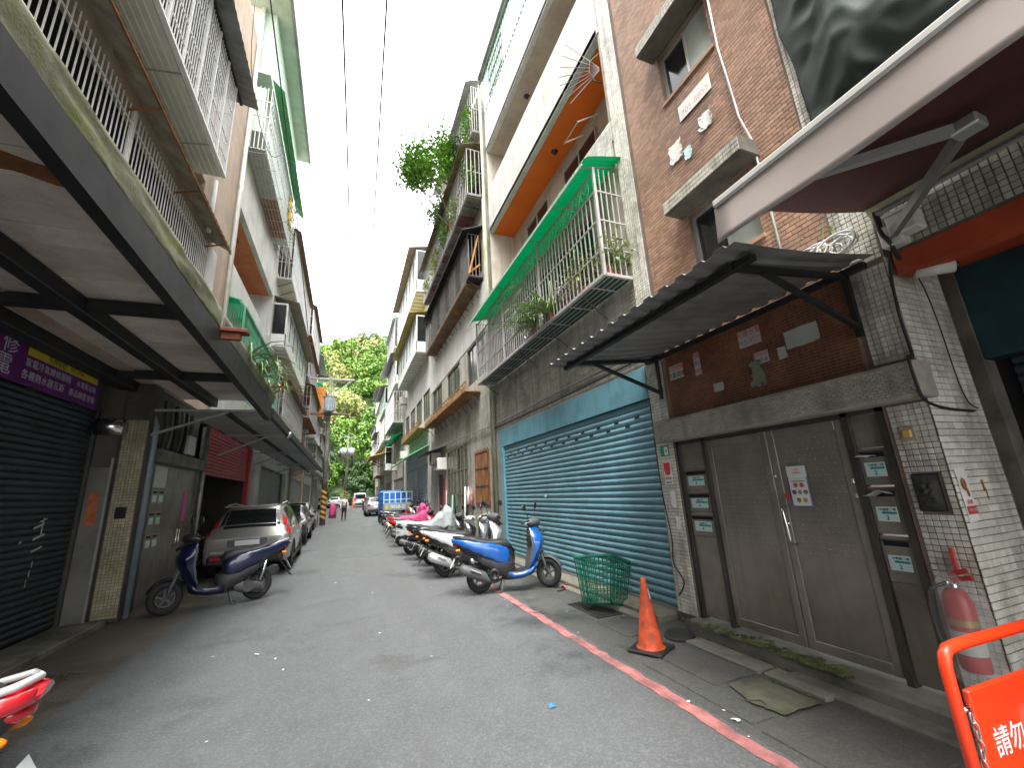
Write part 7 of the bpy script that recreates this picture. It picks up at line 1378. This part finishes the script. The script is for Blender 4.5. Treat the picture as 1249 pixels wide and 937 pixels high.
# people
def person(label, loc, hd, top_m, leg_m, joints, edges, radii, hair=BLACK, s=1.0, head=(0, 0, 1.6)):
    t = thing('person', label, 'person', loc, hd); t.scale = (s, s, s)
    me = bpy.data.meshes.new('body'); me.from_pydata(joints, edges, []); o = bpy.data.objects.new('body', me); COL.objects.link(o); o.parent = t
    md = o.modifiers.new('skin', 'SKIN'); sv = me.skin_vertices[0].data
    for i, r in enumerate(radii): sv[i].radius = r if isinstance(r, tuple) else (r, r)
    sv[0].use_root = True; md.use_smooth_shade = True; sb = o.modifiers.new('sub', 'SUBSURF'); sb.levels = 1; sb.render_levels = 1
    me.materials.append(top_m)
    hd_ = MB().lathe([(.001, -.125), (.055, -.11), (.08, -.04), (.088, .02), (.075, .08), (.04, .115), (.001, .125)], head, 'z', 16).build('head', M('skin', (.48, .29, .20), .6, bump=0), t, True)
    MB().lathe([(.094, -.02), (.098, .04), (.085, .10), (.045, .135), (.001, .14)], (head[0]-.012, head[1], head[2]), 'z', 16).build('hair', hair, t, True)
    return t
WSH = M('white_shirt', (.62, .62, .63), .85, var=.06); DKP = M('dark_trousers', (.03, .03, .035), .85)
J = [(0, 0, .93), (0, 0, 1.12), (0, 0, 1.34), (0, 0, 1.46), (0, 0, 1.53), (0, .17, 1.38), (.02, .24, 1.14), (.06, .25, .92), (.09, .25, .84), (0, -.17, 1.38), (.02, -.24, 1.14), (.06, -.25, .92), (.09, -.25, .84)]
E_ = [(0, 1), (1, 2), (2, 3), (3, 4), (2, 5), (5, 6), (6, 7), (7, 8), (2, 9), (9, 10), (10, 11), (11, 12)]
RD = [(.15, .11), (.14, .10), (.165, .11), (.06, .06), (.05, .05), .06, .047, .035, .03, .06, .047, .035, .03]
def trousers(t, J2, E2, R2, mat):
    me = bpy.data.meshes.new('trousers'); me.from_pydata(J2, E2, []); o = bpy.data.objects.new('trousers', me); COL.objects.link(o); o.parent = t; o.modifiers.new('skin', 'SKIN').use_smooth_shade = True
    for i, r in enumerate(R2): me.skin_vertices[0].data[i].radius = r if isinstance(r, tuple) else (r, r)
    me.skin_vertices[0].data[0].use_root = True; sb = o.modifiers.new('sub', 'SUBSURF'); sb.levels = 1; sb.render_levels = 1; me.materials.append(mat)
pr = person('person in white top and dark trousers walking down the middle of the street', (-.12, 33.5, gz(33.5)), radians(-80), WSH, DKP, J, E_, RD, head=(.01, 0, 1.65))
trousers(pr, [(0, 0, .94), (0, .09, .88), (.05, .10, .50), (.0, .10, .09), (.10, .10, .05), (0, -.09, .88), (-.03, -.10, .50), (-.10, -.10, .09), (0, -.10, .05)], [(0, 1), (1, 2), (2, 3), (3, 4), (0, 5), (5, 6), (6, 7), (7, 8)], [(.15, .11), .095, .07, .045, .04, .095, .07, .045, .04], DKP)
MB().bar((.11, -.12, 1.36), (.12, .16, .98), .03, .01).build('bag_strap', BLACK, pr); 
J3 = [(x-.05+.05*(z < 1), y, z-.18) for x, y, z in J]; J3[7] = (.25, .22, .88); J3[8] = (.38, .22, .86); J3[11] = (.25, -.22, .88); J3[12] = (.38, -.22, .86)
p2 = person('rider in a white jacket and dark helmet seated on the distant white scooter', (2.0, 38.75, gz(38.75)), radians(60), WSH, DKP, J3, E_, RD, BLACKG, head=(-.03, 0, 1.47))
trousers(p2, [(0, 0, .78), (.05, .10, .74), (.42, .16, .66), (.42, .16, .34), (.52, .16, .30), (.05, -.10, .74), (.42, -.16, .66), (.42, -.16, .34), (.52, -.16, .30)], [(0, 1), (1, 2), (2, 3), (3, 4), (0, 5), (5, 6), (6, 7), (7, 8)], [(.15, .11), .095, .07, .05, .04, .095, .07, .05, .04], DKP)
